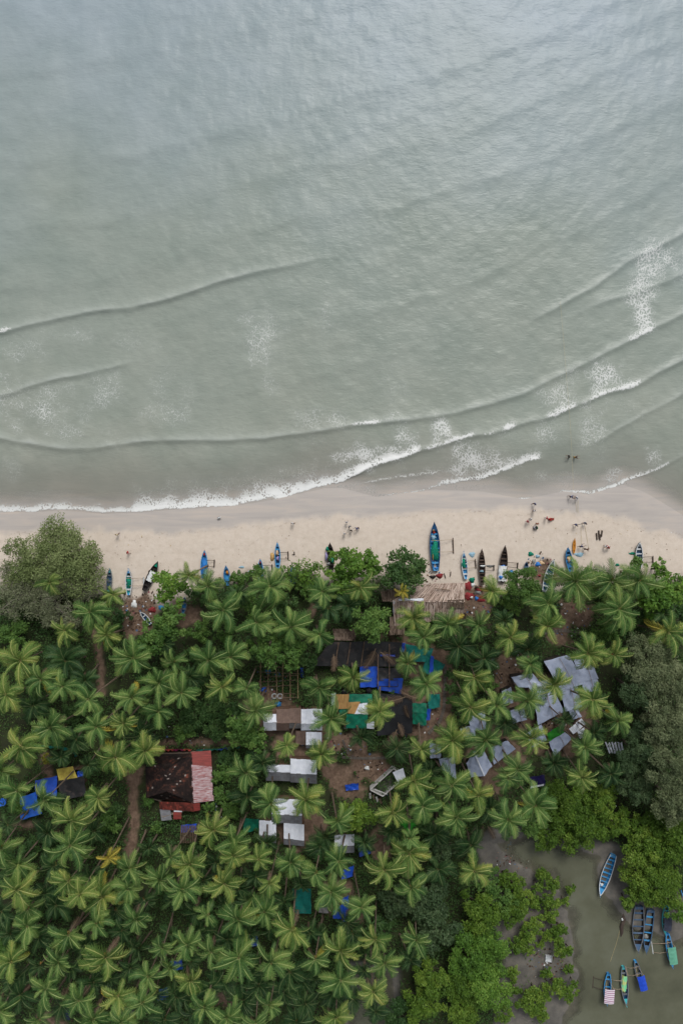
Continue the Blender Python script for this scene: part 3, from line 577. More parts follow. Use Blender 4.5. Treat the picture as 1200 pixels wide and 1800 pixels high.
for tone in ('green', 'dark', 'olive', 'yellow'):
    for cls, (e0, e1, wd, dr) in {'young': (70, 4, 0.15, 0.22), 'mid': (48, -36, 0.195, 0.50), 'out': (26, -54, 0.20, 0.74), 'old': (2, -72, 0.185, 0.95)}.items():
        for b, bd in (('l', -52), ('s', 6), ('r', 52)):
            for vv, (ke, kb, kw_) in enumerate(((0, 1.0, 1.0), (9, 0.6, 0.88), (-11, 1.35, 1.1))):
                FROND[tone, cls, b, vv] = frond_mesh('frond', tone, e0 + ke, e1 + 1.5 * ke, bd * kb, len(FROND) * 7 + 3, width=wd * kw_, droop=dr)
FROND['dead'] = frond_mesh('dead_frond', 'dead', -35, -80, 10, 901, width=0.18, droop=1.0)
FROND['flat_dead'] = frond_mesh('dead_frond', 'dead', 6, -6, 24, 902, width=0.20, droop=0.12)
TRUNK_M = mat('palm_trunk', C(128, 112, 96), C(82, 70, 60), rough=0.9, scale=3.0, orand=0.3, bump=0.5, stretch=(1, 1, 6))
HEART_M = [mat('palm_sheath', C(112, 104, 58), C(70, 60, 40), rough=0.8, scale=6), mat('coconut', C(140, 132, 60), C(96, 84, 40), rough=0.6, scale=8), mat('palm_flower', C(196, 140, 84), C(150, 96, 52), rough=0.8, scale=12)]
def trunk_mesh(seed):
    r_ = random.Random(seed); m = MB(); pts = []; rr = []
    n = 26
    for i in range(n + 1):
        t = i / n; pts.append((0, 0, t)); rr.append((0.021 * (1 - 0.45 * t) + 0.012 * math.exp(-t * 18)) * (1 + 0.09 * (i % 2)) * 1.0)
    m.tube(pts, rr, 7); return m.mesh('trunk', TRUNK_M)
def heart_mesh(seed):
    r_ = random.Random(seed); m = MB(); m.tube([(0, 0, -0.25), (0, 0, 0.0), (0, 0, 0.16)], [0.055, 0.075, 0.02], 6, 0)
    for k in range(r_.randint(7, 11)):
        a = r_.uniform(0, 6.28); q = r_.uniform(0.07, 0.13); z = r_.uniform(-0.2, -0.05)
        m.lathe([(0.004, -0.05), (0.034, -0.025), (0.04, 0.0), (0.03, 0.03), (0.004, 0.045)], (q * math.cos(a), q * math.sin(a), z), 6, 1)
    for k in range(3):
        a = r_.uniform(0, 6.28); m.tube([(0, 0, 0), (0.1 * math.cos(a), 0.1 * math.sin(a), 0.09), (0.2 * math.cos(a), 0.2 * math.sin(a), 0.03)], [0.012, 0.016, 0.006], 4, 2)
    return m.mesh('nut_cluster', HEART_M)
TRUNKS = [trunk_mesh(i) for i in range(2)]; HEARTS = [heart_mesh(i) for i in range(5)]
# crown centre (photo pixels), crown radius (pixels), tone: g green, d dark understorey, o olive, y yellow
PALMS = '''89,1024,21,o 200,1045,23,o 159,1076,33,g 116,1108,30,o 189,1115,28,o 38,1161,36,o 116,1162,36,d 235,1156,38,g 306,1163,30,g 366,1030,29,g 419,1045,26,d 475,1031,35,g 392,1072,34,g 452,1094,33,g 512,1101,32,g 567,1040,27,g 562,1116,30,g
367,1160,31,g 406,1155,30,g 436,1140,24,d 332,1012,21,o 577,1070,23,d 632,1032,28,o 707,1040,18,y 727,1085,32,o 787,1097,30,g 840,1100,31,g 895,1120,34,o 744,1120,30,g 805,1135,37,d 865,1040,25,o 612,1065,26,d 717,1165,28,g 850,1157,29,d
885,1090,25,d 1010,1019,43,g 1072,1020,42,g 1120,1020,37,g 960,1060,42,g 962,1100,30,o 1085,1070,43,g 1172,1110,32,o 1032,1147,32,o 1077,1150,27,o 925,1140,31,d 930,1168,28,g 12,1221,34,o 74,1194,33,g 111,1207,26,g 155,1229,32,g 232,1226,31,g 279,1200,30,g
279,1250,30,g 91,1278,32,g 170,1278,32,g 219,1271,28,o 39,1311,37,o 204,1330,37,o 255,1319,30,o 156,1344,27,d 32,1390,33,g 81,1405,34,g 174,1402,33,o 127,1441,34,g 5,1355,27,g 150,1195,26,d 165,1460,28,d 85,1463,30,d 319,1217,31,g 390,1207,32,o
434,1210,23,g 449,1247,34,g 561,1207,34,g 581,1262,36,g 504,1310,23,o 565,1325,27,o 435,1357,31,g 462,1340,27,d 477,1412,32,g 537,1405,33,o 377,1457,32,o 435,1400,29,d 592,1442,30,g 335,1190,25,d 572,1470,28,d 412,1480,26,g 621,1190,28,o
749,1202,34,g 834,1190,32,o 826,1242,34,o 872,1240,32,g 667,1250,31,o 794,1300,34,o 852,1300,32,g 739,1316,27,o 697,1315,28,d 727,1370,32,o 794,1380,33,g 839,1397,34,o 689,1427,34,g 742,1417,30,g 802,1435,32,g 892,1440,33,g 892,1367,30,g
687,1460,28,d 634,1295,20,d 755,1355,25,d 885,1270,26,d 720,1474,22,g 970,1202,28,o 926,1230,33,g 1040,1230,34,o 1084,1267,32,g 932,1297,32,o 1027,1312,32,g 1021,1365,33,o 907,1352,32,g 972,1340,30,d 940,1415,34,g 1072,1360,30,d 1042,1287,26,d
32,1520,32,g 32,1562,36,g 125,1485,38,g 191,1507,22,y 229,1525,32,g 281,1545,32,g 122,1547,30,g 141,1571,32,o 182,1576,32,g 226,1562,28,g 50,1597,28,g 50,1627,36,g 170,1622,28,g 122,1642,34,g 241,1614,32,g 70,1645,30,d 186,1681,36,o 287,1665,26,g
261,1715,32,g 82,1735,32,g 37,1747,34,d 209,1750,32,g 140,1757,30,g 165,1725,32,d 71,1695,28,d 250,1762,28,g 245,1665,26,d 165,1790,30,g 3,1490,27,g 335,1517,28,g 410,1502,32,g 455,1510,28,g 511,1515,30,g 554,1534,30,g 395,1551,30,g 321,1562,32,g
474,1551,28,g 366,1607,28,g 420,1615,32,g 422,1562,28,d 465,1602,26,g 514,1632,34,o 479,1627,26,d 330,1660,30,g 372,1672,30,g 420,1682,34,g 476,1690,30,g 554,1685,30,g 510,1707,32,d 335,1722,36,g 360,1770,30,g 427,1757,30,d 475,1765,30,g
599,1668,31,o 582,1567,30,g 357,1547,28,d 599,1722,31,g 585,1745,28,d 537,1762,30,d 590,1787,28,o 400,1787,28,g 562,1487,25,d 595,1514,28,g 310,1750,24,d 500,1585,28,d 719,1500,32,o 675,1527,32,g 722,1560,30,g 770,1527,28,d 832,1530,33,o
635,1595,32,g 659,1650,28,o 731,1651,32,g 676,1692,30,g 655,1742,30,o 721,1687,26,d 827,1485,28,d 660,1777,22,d 108,1330,20,d 15,1450,24,d 60,1240,26,d 135,1300,24,d 250,1290,24,d 290,1130,24,d 640,1480,24,d 765,1465,26,d 860,1420,26,d 990,1265,24,d 300,1505,26,g 262,1490,22,d
105,1690,28,g 20,1690,28,g 5,1600,28,d 2,1775,30,g 545,1640,26,d 620,1640,24,d 440,1640,26,d 455,1730,26,d 390,1720,26,d 300,1700,26,g 215,1635,26,d 100,1590,26,d 70,1790,26,g 215,1795,28,g 290,1790,26,d 450,1798,26,g 520,1795,26,d 640,1705,24,d 610,1620,24,d 1165,1080,26,d 1050,1055,24,d 20,1545,26,d 95,1520,26,d 160,1540,24,d 205,1600,26,d 80,1570,26,d 255,1580,24,d 305,1580,24,d 345,1600,26,d 395,1590,26,d 440,1580,24,d 350,1635,26,d 400,1650,24,d 300,1640,24,d 230,1700,26,d 125,1700,26,d 30,1720,26,d 190,1720,26,d 110,1765,26,d 275,1745,24,d 335,1690,26,d 370,1735,24,d 440,1710,26,d 500,1670,24,d 530,1720,26,d 560,1640,24,d 500,1740,26,d 555,1720,24,d 340,1780,26,d 620,1755,24,d 20,1640,26,d 150,1660,26,d 450,1540,24,d 530,1555,22,d 380,1515,24,d 470,1480,22,d'''.split()
PALMS = [(float(a), float(b), float(c), t) for a, b, c, t in (q.split(',') for q in PALMS)]
TONE = {'g': 'green', 'd': 'dark', 'o': 'olive', 'y': 'yellow'}
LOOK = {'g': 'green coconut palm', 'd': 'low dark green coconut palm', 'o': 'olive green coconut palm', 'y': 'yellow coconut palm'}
labels = place_labels([(x, y, LOOK[t] + (' with wide crown' if r > 35 and t != 'd' else '')) for x, y, r, t in PALMS])
for (x, y, r, t), lb in zip(PALMS, labels):
    if t == 'y': lb = 'small bright yellow palm in front of the thatched roof' if y < 1200 else 'tall bright yellow palm beside the long dirt path'
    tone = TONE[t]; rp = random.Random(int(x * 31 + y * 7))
    if y > 1400 and t == 'g' and rp.random() < 0.25: tone = 'olive'
    h = rp.uniform(7.0, 9.5) if t == 'd' else (rp.uniform(9.5, 12.0) if y < 1200 else rp.uniform(11.5, 15.5))
    if t == 'y': h = 8.0 if y < 1200 else 14.0
    R_ = r / PPM(h) * (rp.uniform(0.82, 1.14) if y < 1430 or x > 640 else rp.uniform(0.80, 1.18))
    g_ = gz(x, y); cx, cy, cz = W(x, y, h)
    lx, ly = rp.uniform(-1.3, 1.3), rp.uniform(-1.0, 1.4)
    root = empty('coconut_palm', (cx + lx, cy + ly, g_ - 0.05)); tag(root, lb, 'palm tree', 'coconut palms in the grove behind the beach')
    top = Vector((-lx, -ly, h - g_)); ln = top.length
    tr = link('trunk', TRUNKS[rp.randrange(2)], root)
    tr.rotation_mode = 'QUATERNION'; tr.rotation_quaternion = top.to_track_quat('Z', 'Y'); s_ = 1.0 + rp.uniform(-.1, .2); tr.scale = (7.4 * s_, 7.4 * s_, ln)
    link('nut_cluster', HEARTS[rp.randrange(5)], root, top, (0, 0, rp.uniform(0, 6.28)), R_ * 0.95)
    nf = rp.randint(16, 23) if t != 'y' else 10
    a0 = rp.uniform(0, 6.28); tilt = Matrix.Rotation(rp.uniform(-0.08, 0.34), 3, 'X') @ Matrix.Rotation(rp.uniform(-0.25, 0.25), 3, 'Y'); gap = rp.uniform(0, 6.28); gw = rp.choice([0, 0, .35, .6])
    for k in range(nf):
        a = a0 + k * 2.39996 + rp.uniform(-0.35, 0.35)            # heading of the frond, clockwise from +Y
        age = k / (nf - 1)
        cls = 'young' if age < 0.16 else ('mid' if age < 0.50 else ('out' if age < 0.82 else 'old'))
        sa = math.sin(a); ca = math.cos(a)                         # the sea wind (from +Y) bends fronds inland
        if ca > 0.55 and cls in ('out', 'old') and rp.random() < 0.6: cls = 'mid'
        b = 'r' if sa > 0.3 else ('l' if sa < -0.3 else 's')
        if rp.random() < 0.2: b = rp.choice('lsr')
        sc_ = R_ * {'young': 0.98, 'mid': 1.22, 'out': 1.22, 'old': 1.18}[cls] * rp.uniform(0.74, 1.14)
        tn = tone
        if cls == 'old' and tone in ('green', 'olive') and rp.random() < 0.4: tn = 'olive' if rp.random() < .75 else 'yellow'
        if abs(math.remainder(a - gap, 6.2832)) < gw and cls != 'young': continue
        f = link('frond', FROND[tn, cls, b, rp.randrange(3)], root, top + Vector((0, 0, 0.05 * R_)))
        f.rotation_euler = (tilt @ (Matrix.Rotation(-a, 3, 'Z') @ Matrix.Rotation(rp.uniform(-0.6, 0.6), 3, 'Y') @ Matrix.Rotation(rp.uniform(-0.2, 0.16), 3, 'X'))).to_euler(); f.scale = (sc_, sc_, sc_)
    for _ in range(rp.choice([0, 1, 1, 2]) if t != 'y' else 0):
        a = rp.uniform(0, 6.28); link('dead_frond', FROND['dead'], root, top, (0, 0, -a), R_ * 0.9)

# ------------------------------------------------------------ broadleaf trees, mangroves, casuarinas, shrubs
LEAFS = {
    'bright': leaf_mat('leaf_bright', [(0.0, (0.038, 0.095, 0.014, 1)), (0.5, (0.090, 0.190, 0.026, 1)), (1.0, (0.19, 0.30, 0.05, 1))], orand=0.2),
    'mid': leaf_mat('leaf_mid', [(0.0, (0.030, 0.078, 0.016, 1)), (0.5, (0.075, 0.155, 0.032, 1)), (1.0, (0.155, 0.25, 0.058, 1))], orand=0.25),
    'dark': leaf_mat('leaf_dark', [(0.0, (0.018, 0.050, 0.014, 1)), (0.5, (0.042, 0.095, 0.026, 1)), (1.0, (0.090, 0.155, 0.045, 1))], orand=0.25),
    'blue': leaf_mat('leaf_bluegreen', [(0.0, (0.024, 0.050, 0.020, 1)), (0.5, (0.052, 0.092, 0.038, 1)), (1.0, (0.11, 0.155, 0.07, 1))], orand=0.2),
    'grey': leaf_mat('leaf_greygreen', [(0.0, (0.080, 0.115, 0.036, 1)), (0.5, (0.165, 0.215, 0.078, 1)), (1.0, (0.29, 0.34, 0.15, 1))], orand=0.2),
    'mangrove': leaf_mat('leaf_mangrove', [(0.0, (0.036, 0.082, 0.010, 1)), (0.5, (0.088, 0.165, 0.020, 1)), (1.0, (0.19, 0.27, 0.04, 1))], orand=0.35),
    'twig': leaf_mat('leaf_grey_twiggy', [(0.0, (0.085, 0.100, 0.050, 1)), (0.5, (0.165, 0.190, 0.105, 1)), (1.0, (0.28, 0.30, 0.19, 1))], orand=0.2),
    'casu': leaf_mat('leaf_casuarina', [(0.0, (0.050, 0.074, 0.034, 1)), (0.5, (0.118, 0.150, 0.072, 1)), (1.0, (0.235, 0.265, 0.14, 1))], orand=0.2),
    'yellow': leaf_mat('leaf_yellow', [(0.0, (0.10, 0.13, 0.02, 1)), (0.5, (0.22, 0.23, 0.03, 1)), (1.0, (0.40, 0.33, 0.05, 1))], orand=0.2),
}
BARK = mat('bark', C(116, 104, 92), C(70, 60, 52), rough=0.9, scale=2.5, orand=0.2)
GREYBARK = mat('grey_bark', C(168, 160, 150), C(126, 118, 108), rough=0.9, scale=2.5)
def crown_mesh(name, R_, Ht, tone, leaf, dens, seed, thin=1.0, nlobe=None, asp=0.5):
    """leaf-sized faces over many uneven lobes; origin at the crown's base centre"""
    r_ = np.random.default_rng(seed); nl = nlobe or int(9 + R_ * 4.5); cs = []
    for k in range(nl):
        q = math.sqrt((k + 0.4) / nl) * R_ * 0.80 * r_.uniform(0.85, 1.15); a = k * 2.39996 + r_.uniform(-0.5, 0.5)
        a_r = 1.0 + 0.22 * math.sin(3 * a + seed) + 0.13 * math.sin(5 * a + 2 * seed)
        rl = R_ * r_.uniform(0.14, 0.29) * (1.2 if R_ < 2 else 1.0)
        z = Ht * (0.80 - 0.5 * (q / R_) ** 2) * r_.uniform(0.62, 1.16)
        cs.append((q * a_r * math.cos(a), q * a_r * math.sin(a), z, rl))
    C_, D_, T_ = [], [], []
    for (x, y, z, rl) in cs:
        n = max(14, int(dens * 4.6 * rl * rl / (leaf * leaf * asp))); d_ = r_.normal(size=(n, 3)); d_ /= np.linalg.norm(d_, axis=1)[:, None]
        d_[:, 2] = np.where(d_[:, 2] < -0.25, -d_[:, 2], d_[:, 2])
        rr = rl * (r_.uniform(0.3, 1.0, n) ** 0.5) * r_.uniform(0.85, 1.2, n) * (1 + 0.45 * np.maximum(0, np.sin(3.1 * np.arctan2(d_[:, 1], d_[:, 0]) + 7 * x) * np.sin(4.3 * d_[:, 2] + 5 * y)))
        C_.append(np.array([x, y, z]) + d_ * rr[:, None] * np.array([1, 1, 0.8])); D_.append(d_); T_.append(np.full(n, r_.uniform(-0.2, 0.2)) + r_.uniform(-0.22, 0.22, n))
    C_ = np.concatenate(C_); D_ = np.concatenate(D_); T_ = 0.5 + np.concatenate(T_); n = len(C_)
    nm = D_ * 0.5 + np.array([0, 0, 0.55]) + r_.normal(size=(n, 3)) * 0.42; nm /= np.linalg.norm(nm, axis=1)[:, None]
    u = np.cross(nm, r_.normal(size=(n, 3))); u /= np.linalg.norm(u, axis=1)[:, None] + 1e-9; v = np.cross(nm, u)
    s = leaf * r_.uniform(0.7, 1.25, n)[:, None]
    V = np.stack([C_ - u * s, C_ + v * s * asp - nm * s * 0.12, C_ + u * s - nm * s * 0.3, C_ - v * s * asp - nm * s * 0.12], 1).reshape(-1, 3)
    me = np_mesh(name, V, np.arange(4 * n).reshape(-1, 4), LEAFS[tone], attrs={'tint': np.repeat(T_, 4)})
    return me, cs
def tree(px, py, rpx, h, tone, label, name='broadleaf_tree', cat='tree', leaf=0.24, dens=0.95, seed=None, group=None, asp=0.5, cover=0.62, nlobe=None):
    """h = height of the crown's top; placed so that the crown's middle falls on the pixel"""
    seed = seed or int(px * 13 + py); zc = h * 0.8; R_ = rpx / PPM(zc) * 1.02; g_ = gz(px, py); x, y, _ = W(px, py, zc + g_)
    Ht = max(0.8, min(h * cover, R_ * 1.3)); base = h - Ht
    root = empty(name, (x, y, g_ - 0.05)); tag(root, label, cat, group)
    me, cs = crown_mesh('crown', R_, Ht, tone, leaf, dens, seed, asp=asp, nlobe=nlobe); link('crown', me, root, (0, 0, base))
    rp = random.Random(seed); m = MB(); tr = 0.05 + 0.05 * R_
    m.tube([(0, 0, 0), (rp.uniform(-.2, .2), rp.uniform(-.2, .2), base * 0.5 + 0.1), (0, 0, base + 0.2 * Ht)], [tr * 1.3, tr, tr * 0.7], 6); tro = m.build('trunk', BARK, root, smooth=True)
    m = MB()
    for i, (lx, ly, lz, rl) in enumerate(cs):
        if i % 2 == 0 or tone in ('grey', 'casu', 'twig'):
            m.tube([(0, 0, base * 0.8), (lx * 0.45, ly * 0.45, base + lz * 0.35), (lx, ly, base + lz * 0.85)], [tr * 0.5, tr * 0.3, 0.02], 4, caps=False)
    if tone in ('grey', 'twig', 'casu'):                          # bare grey sprays showing through the thin foliage
        for (lx, ly, lz, rl) in cs:
            for q in range(9 if tone == 'twig' else 5):
                a = rp.uniform(0, 6.28); e = rp.uniform(.7, 1.25) * rl; s0 = Vector((lx, ly, base + lz * .8)); m.tube([s0, s0 + Vector((e * .5 * math.cos(a), e * .5 * math.sin(a), .35 * rl)), s0 + Vector((e * math.cos(a + .3), e * math.sin(a + .3), rl * rp.uniform(.3, .9)))], [.04, .028, .014], 3, caps=False)
    m.build('limbs', BARK if tone != 'twig' else GREYBARK, tro)
    return root
TR = [ # px, py, r, height, tone, kwargs, phrase
    (100, 978, 70, 8.5, 'grey', dict(leaf=.19, dens=.46, asp=.4), 'broad grey-green tree spreading over the sand at the left'), (42, 988, 48, 7.5, 'grey', dict(leaf=.19, dens=.42, asp=.4), 'grey-green tree at the left photo edge on the sand'),
    (145, 988, 44, 7.0, 'grey', dict(leaf=.19, dens=.34, asp=.4), 'loose grey-green tree leaning right over the sand'), (28, 1045, 50, 7, 'twig', dict(leaf=.17, dens=.26, asp=.36), 'bare-twigged grey tree at the left edge behind the beach'), (85, 1066, 52, 6.5, 'twig', dict(leaf=.17, dens=.28, asp=.36), 'thin grey-green tree with bare twigs above the palms'), (150, 1035, 32, 6, 'twig', dict(leaf=.17, dens=.26, asp=.4), 'thin grey-green shrub tree between the grey tree and the beach boats'),
    (299, 1033, 34, 8.5, 'bright', dict(leaf=.30, dens=1.1), 'rounded glossy green tree below the black boat with white cover'), (294, 1100, 36, 10, 'mid', dict(leaf=.26), 'pale feathery green tree right of the rubbish heap'), (264, 1126, 30, 9.5, 'mid', dict(leaf=.26), 'small feathery green tree below the rubbish heap'),
    (612, 992, 34, 7.5, 'bright', dict(leaf=.30), 'bright yellow-green tree at the sand, left of two joined crowns'), (645, 996, 30, 7.5, 'bright', dict(leaf=.30), 'bright green tree beside the olive tree at the sand'), (600, 1022, 26, 6, 'bright', dict(leaf=.30), 'low bright green tree below the yellow-green beach tree'),
    (712, 1006, 42, 8, 'dark', dict(leaf=.28, dens=1.1), 'dense dark olive tree at the sand above the thatched roof'), (652, 1094, 35, 10, 'mid', dict(leaf=.26), 'mid green tree above the long black tarpaulin roof'), (545, 1008, 32, 5, 'bright', dict(leaf=.22, dens=.32), 'sparse light green tree with gaps showing the sand'), (512, 1010, 22, 5, 'mid', dict(leaf=.24, dens=.8), 'small green tree left of the sparse beach tree'),
    (452, 1008, 16, 4, 'mid', dict(leaf=.22), 'small bush over the red-tipped boat'), (470, 1140, 34, 10, 'mid', dict(leaf=.27), 'clumpy green tree above the pole framed workshop'), (508, 1148, 33, 10, 'mid', dict(leaf=.27), 'clumpy green tree above right of the workshop'), (540, 1160, 22, 6, 'dark', dict(leaf=.27), 'darker green tree left of the long black roof'),
    (424, 1282, 35, 9.5, 'mid', dict(leaf=.26), 'round green tree left of the brown and grey roof row'), (448, 1300, 26, 9, 'mid', dict(leaf=.26), 'round green tree at the end of the teal fence'), (408, 1262, 26, 6, 'dark', dict(leaf=.26), 'dark green tree above the round green tree'),
    (918, 1026, 34, 8.5, 'mid', dict(leaf=.22, dens=1.1, asp=.35), 'fine-leaved olive green tree below the debris on the beach'), (1155, 1052, 40, 9, 'bright', dict(leaf=.34, dens=.9), 'large-leaved bright green tree near the right photo edge'), (1160, 1002, 19, 4.5, 'bright', dict(leaf=.30), 'bright green bush at the sand below the grey outrigger boat'), (1190, 1030, 26, 5.5, 'bright', dict(leaf=.30), 'bright green tree cut by the right photo edge'), (1120, 992, 15, 4, 'mid', dict(leaf=.26), 'small green bush against the grey outrigger boat'), (1062, 1112, 26, 5.5, 'mid', dict(leaf=.26), 'mid green tree below the bare brown yard'), (1195, 1085, 26, 6, 'dark', dict(leaf=.26), 'dark tree at the right photo edge below the bright trees'),
    (1150, 1175, 56, 12, 'casu', dict(leaf=.26, dens=.75, asp=.26), 'tall grey-green casuarina right of the silver tarpaulin roofs'), (1195, 1205, 40, 12, 'casu', dict(leaf=.26, dens=.75, asp=.26), 'grey-green casuarina cut by the right photo edge, topmost'), (1118, 1215, 38, 11, 'blue', dict(leaf=.26, dens=.8, asp=.26), 'blue-green casuarina nearest the silver roofs'), (1172, 1272, 50, 12, 'casu', dict(leaf=.26, dens=.75, asp=.26), 'pale grey-green casuarina in the middle of the right edge'), (1125, 1325, 44, 10, 'blue', dict(leaf=.26, dens=.85, asp=.26), 'dark blue-green casuarina below the pale one'), (1182, 1345, 46, 12, 'casu', dict(leaf=.26, dens=.8, asp=.26), 'grey-green casuarina second from the bottom of the right edge'), (1190, 1415, 44, 11, 'casu', dict(leaf=.26, dens=.8, asp=.26), 'lowest grey-green casuarina on the right edge'), (1120, 1385, 34, 8, 'blue', dict(leaf=.26, dens=.8, asp=.26), 'low blue-green tree beside the dark mud gap'),
    (988, 1418, 46, 6, 'mangrove', dict(), 0), (1040, 1452, 42, 5.5, 'mangrove', dict(), 0), (965, 1468, 32, 5, 'mangrove', dict(), 0), (1005, 1475, 30, 4.5, 'mangrove', dict(), 0), (1060, 1405, 36, 6, 'mangrove', dict(), 0), (1090, 1450, 30, 5, 'mangrove', dict(), 0), (935, 1455, 24, 5, 'mid', dict(), 0),
    (1142, 1502, 46, 6.5, 'mangrove', dict(), 0), (1122, 1550, 34, 5.5, 'mangrove', dict(), 0), (1160, 1555, 46, 6, 'mangrove', dict(), 0), (1188, 1492, 46, 6.5, 'mangrove', dict(), 0), (1104, 1588, 15, 4, 'mangrove', dict(), 0), (1136, 1574, 26, 5, 'mangrove', dict(), 0), (1192, 1605, 24, 5, 'bright', dict(), 0), (1170, 1450, 40, 6.5, 'mangrove', dict(), 0), (1125, 1462, 28, 5, 'mangrove', dict(), 0), (1156, 1582, 22, 4.5, 'mangrove', dict(), 0),
    (745, 1592, 48, 8, 'blue', dict(leaf=.26), 'large dark blue-green tree in the lower middle'), (692, 1590, 30, 7, 'blue', dict(leaf=.26), 'dark blue-green tree left of the large one in the lower middle'), (772, 1640, 38, 8, 'blue', dict(leaf=.26), 'dark blue-green tree below the large one in the lower middle'), (778, 1492, 28, 7, 'blue', dict(leaf=.26), 'blue-green tree left of the lagoon mud flat'), (665, 1640, 30, 5, 'dark', dict(leaf=.26), 'dark tree under the palms left of the blue-green trees'), (640, 1665, 24, 5, 'dark', dict(leaf=.26), 'dark tree under the palms above the grey pond'),
    (850, 1612, 40, 6.5, 'mangrove', dict(), 0), (832, 1682, 52, 7.5, 'bright', dict(), 0), (858, 1742, 46, 6.5, 'bright', dict(), 0), (806, 1735, 36, 6, 'mangrove', dict(), 0), (754, 1722, 36, 7, 'mangrove', dict(), 0), (742, 1772, 36, 6, 'mangrove', dict(), 0), (884, 1590, 28, 5, 'mid', dict(), 0), (815, 1782, 36, 5, 'mangrove', dict(), 0), (860, 1560, 24, 5, 'mid', dict(), 0), (700, 1790, 34, 5, 'dark', dict(), 0), (870, 1668, 28, 6, 'bright', dict(), 0), (885, 1785, 20, 4, 'mangrove', dict(), 0),
    (905, 1562, 22, 3.5, 'mangrove', dict(), 0), (903, 1602, 30, 4, 'mangrove', dict(), 0), (954, 1540, 16, 3, 'mangrove', dict(), 0), (972, 1556, 15, 3, 'mangrove', dict(), 0), (1002, 1563, 11, 2.5, 'mangrove', dict(), 0), (962, 1583, 13, 2.8, 'mangrove', dict(), 0), (992, 1585, 10, 2.3, 'mangrove', dict(), 0), (968, 1612, 17, 3, 'mangrove', dict(), 0), (985, 1635, 15, 3, 'mangrove', dict(), 0), (940, 1632, 20, 3, 'mangrove', dict(), 0), (987, 1672, 16, 3, 'mangrove', dict(), 0), (912, 1665, 20, 3, 'mangrove', dict(), 0), (975, 1735, 20, 3.5, 'mangrove', dict(), 0), (998, 1748, 20, 3.5, 'mangrove', dict(), 0), (960, 1712, 12, 2.5, 'mangrove', dict(), 0), (933, 1768, 28, 4, 'mangrove', dict(), 0), (950, 1662, 9, 2, 'mangrove', dict(), 0), (902, 1712, 13, 2.5, 'mangrove', dict(), 0), (1000, 1705, 10, 2.2, 'mangrove', dict(), 0), (905, 1740, 14, 2.5, 'mangrove', dict(), 0), (940, 1590, 14, 2.5, 'mangrove', dict(), 0), (960, 1645, 12, 2.5, 'mangrove', dict(), 0), (888, 1545, 18, 3.4, 'mangrove', dict(), 0), (918, 1582, 22, 3.8, 'mangrove', dict(), 0), (945, 1560, 12, 3.0, 'mangrove', dict(), 0), (975, 1590, 11, 2.9, 'mangrove', dict(), 0), (925, 1650, 16, 3.3, 'mangrove', dict(), 0), (930, 1672, 10, 2.8, 'mangrove', dict(), 0), (978, 1652, 12, 3.0, 'mangrove', dict(), 0), (1000, 1672, 9, 2.7, 'mangrove', dict(), 0), (940, 1745, 14, 3.1, 'mangrove', dict(), 0), (960, 1752, 12, 3.0, 'mangrove', dict(), 0), (950, 1785, 16, 3.3, 'mangrove', dict(), 0), (975, 1640, 14, 3.1, 'mangrove', dict(), 0), (1008, 1730, 8, 2.6, 'mangrove', dict(), 0),
    (627, 1432, 32, 9, 'mangrove', dict(leaf=.24), 'yellow-green tree below the brown clearing'), (612, 1452, 22, 6, 'mid', dict(leaf=.24), 'mid green tree left below the yellow-green clearing tree'), (82, 1336, 11, 2.5, 'yellow', dict(leaf=.22), 'yellow bush beside the teal fence at left'), (190, 1448, 22, 4, 'mid', dict(leaf=.24), 'mid green bush left of the long dirt path'), (12, 1664, 30, 5, 'mid', dict(leaf=.22), 'green bushy tree at the left photo edge in the lower grove'), (105, 1598, 24, 5, 'dark', dict(leaf=.22), 'dark bushy tree inside the lower left grove'),
    (340, 1262, 30, 4.5, 'dark', dict(leaf=.22), 'dark green thicket tree above the red-roofed house'), (372, 1238, 26, 4.5, 'dark', dict(leaf=.22), 'dark green thicket tree under the palms above the fence'), (322, 1288, 18, 3.5, 'mid', dict(leaf=.22), 'mid green bush above the pink fence'), (376, 1282, 24, 4, 'dark', dict(leaf=.22), 'dark green bush above the teal fence'), (791, 1186, 10, 3, 'dark', dict(leaf=.2), 'upper dark bush along the footpath'), (792, 1210, 11, 3, 'dark', dict(leaf=.2), 'middle dark bush along the footpath'), (791, 1232, 9, 3, 'dark', dict(leaf=.2), 'lower dark bush along the footpath'),
    (262, 1408, 13, 2.5, 'mid', dict(leaf=.2), 'green bush at the lower left corner of the red-roofed house'), (388, 1362, 17, 3.5, 'mid', dict(leaf=.22), 'green bush against the red sheet roof'), (388, 1398, 16, 3, 'mid', dict(leaf=.22), 'green bush at the lower right of the red sheet roof'), (400, 1332, 18, 3, 'dark', dict(leaf=.22), 'dark bush below the teal fence'), (405, 1425, 18, 3, 'mid', dict(leaf=.22), 'green bush beside the leaning palm trunk'), (366, 1418, 13, 2.4, 'mid', dict(leaf=.2), 'green bush below the red sheet roof'), (265, 1350, 10, 2, 'mid', dict(leaf=.2), 'small bush at the dirt yard of the red-roofed house'),
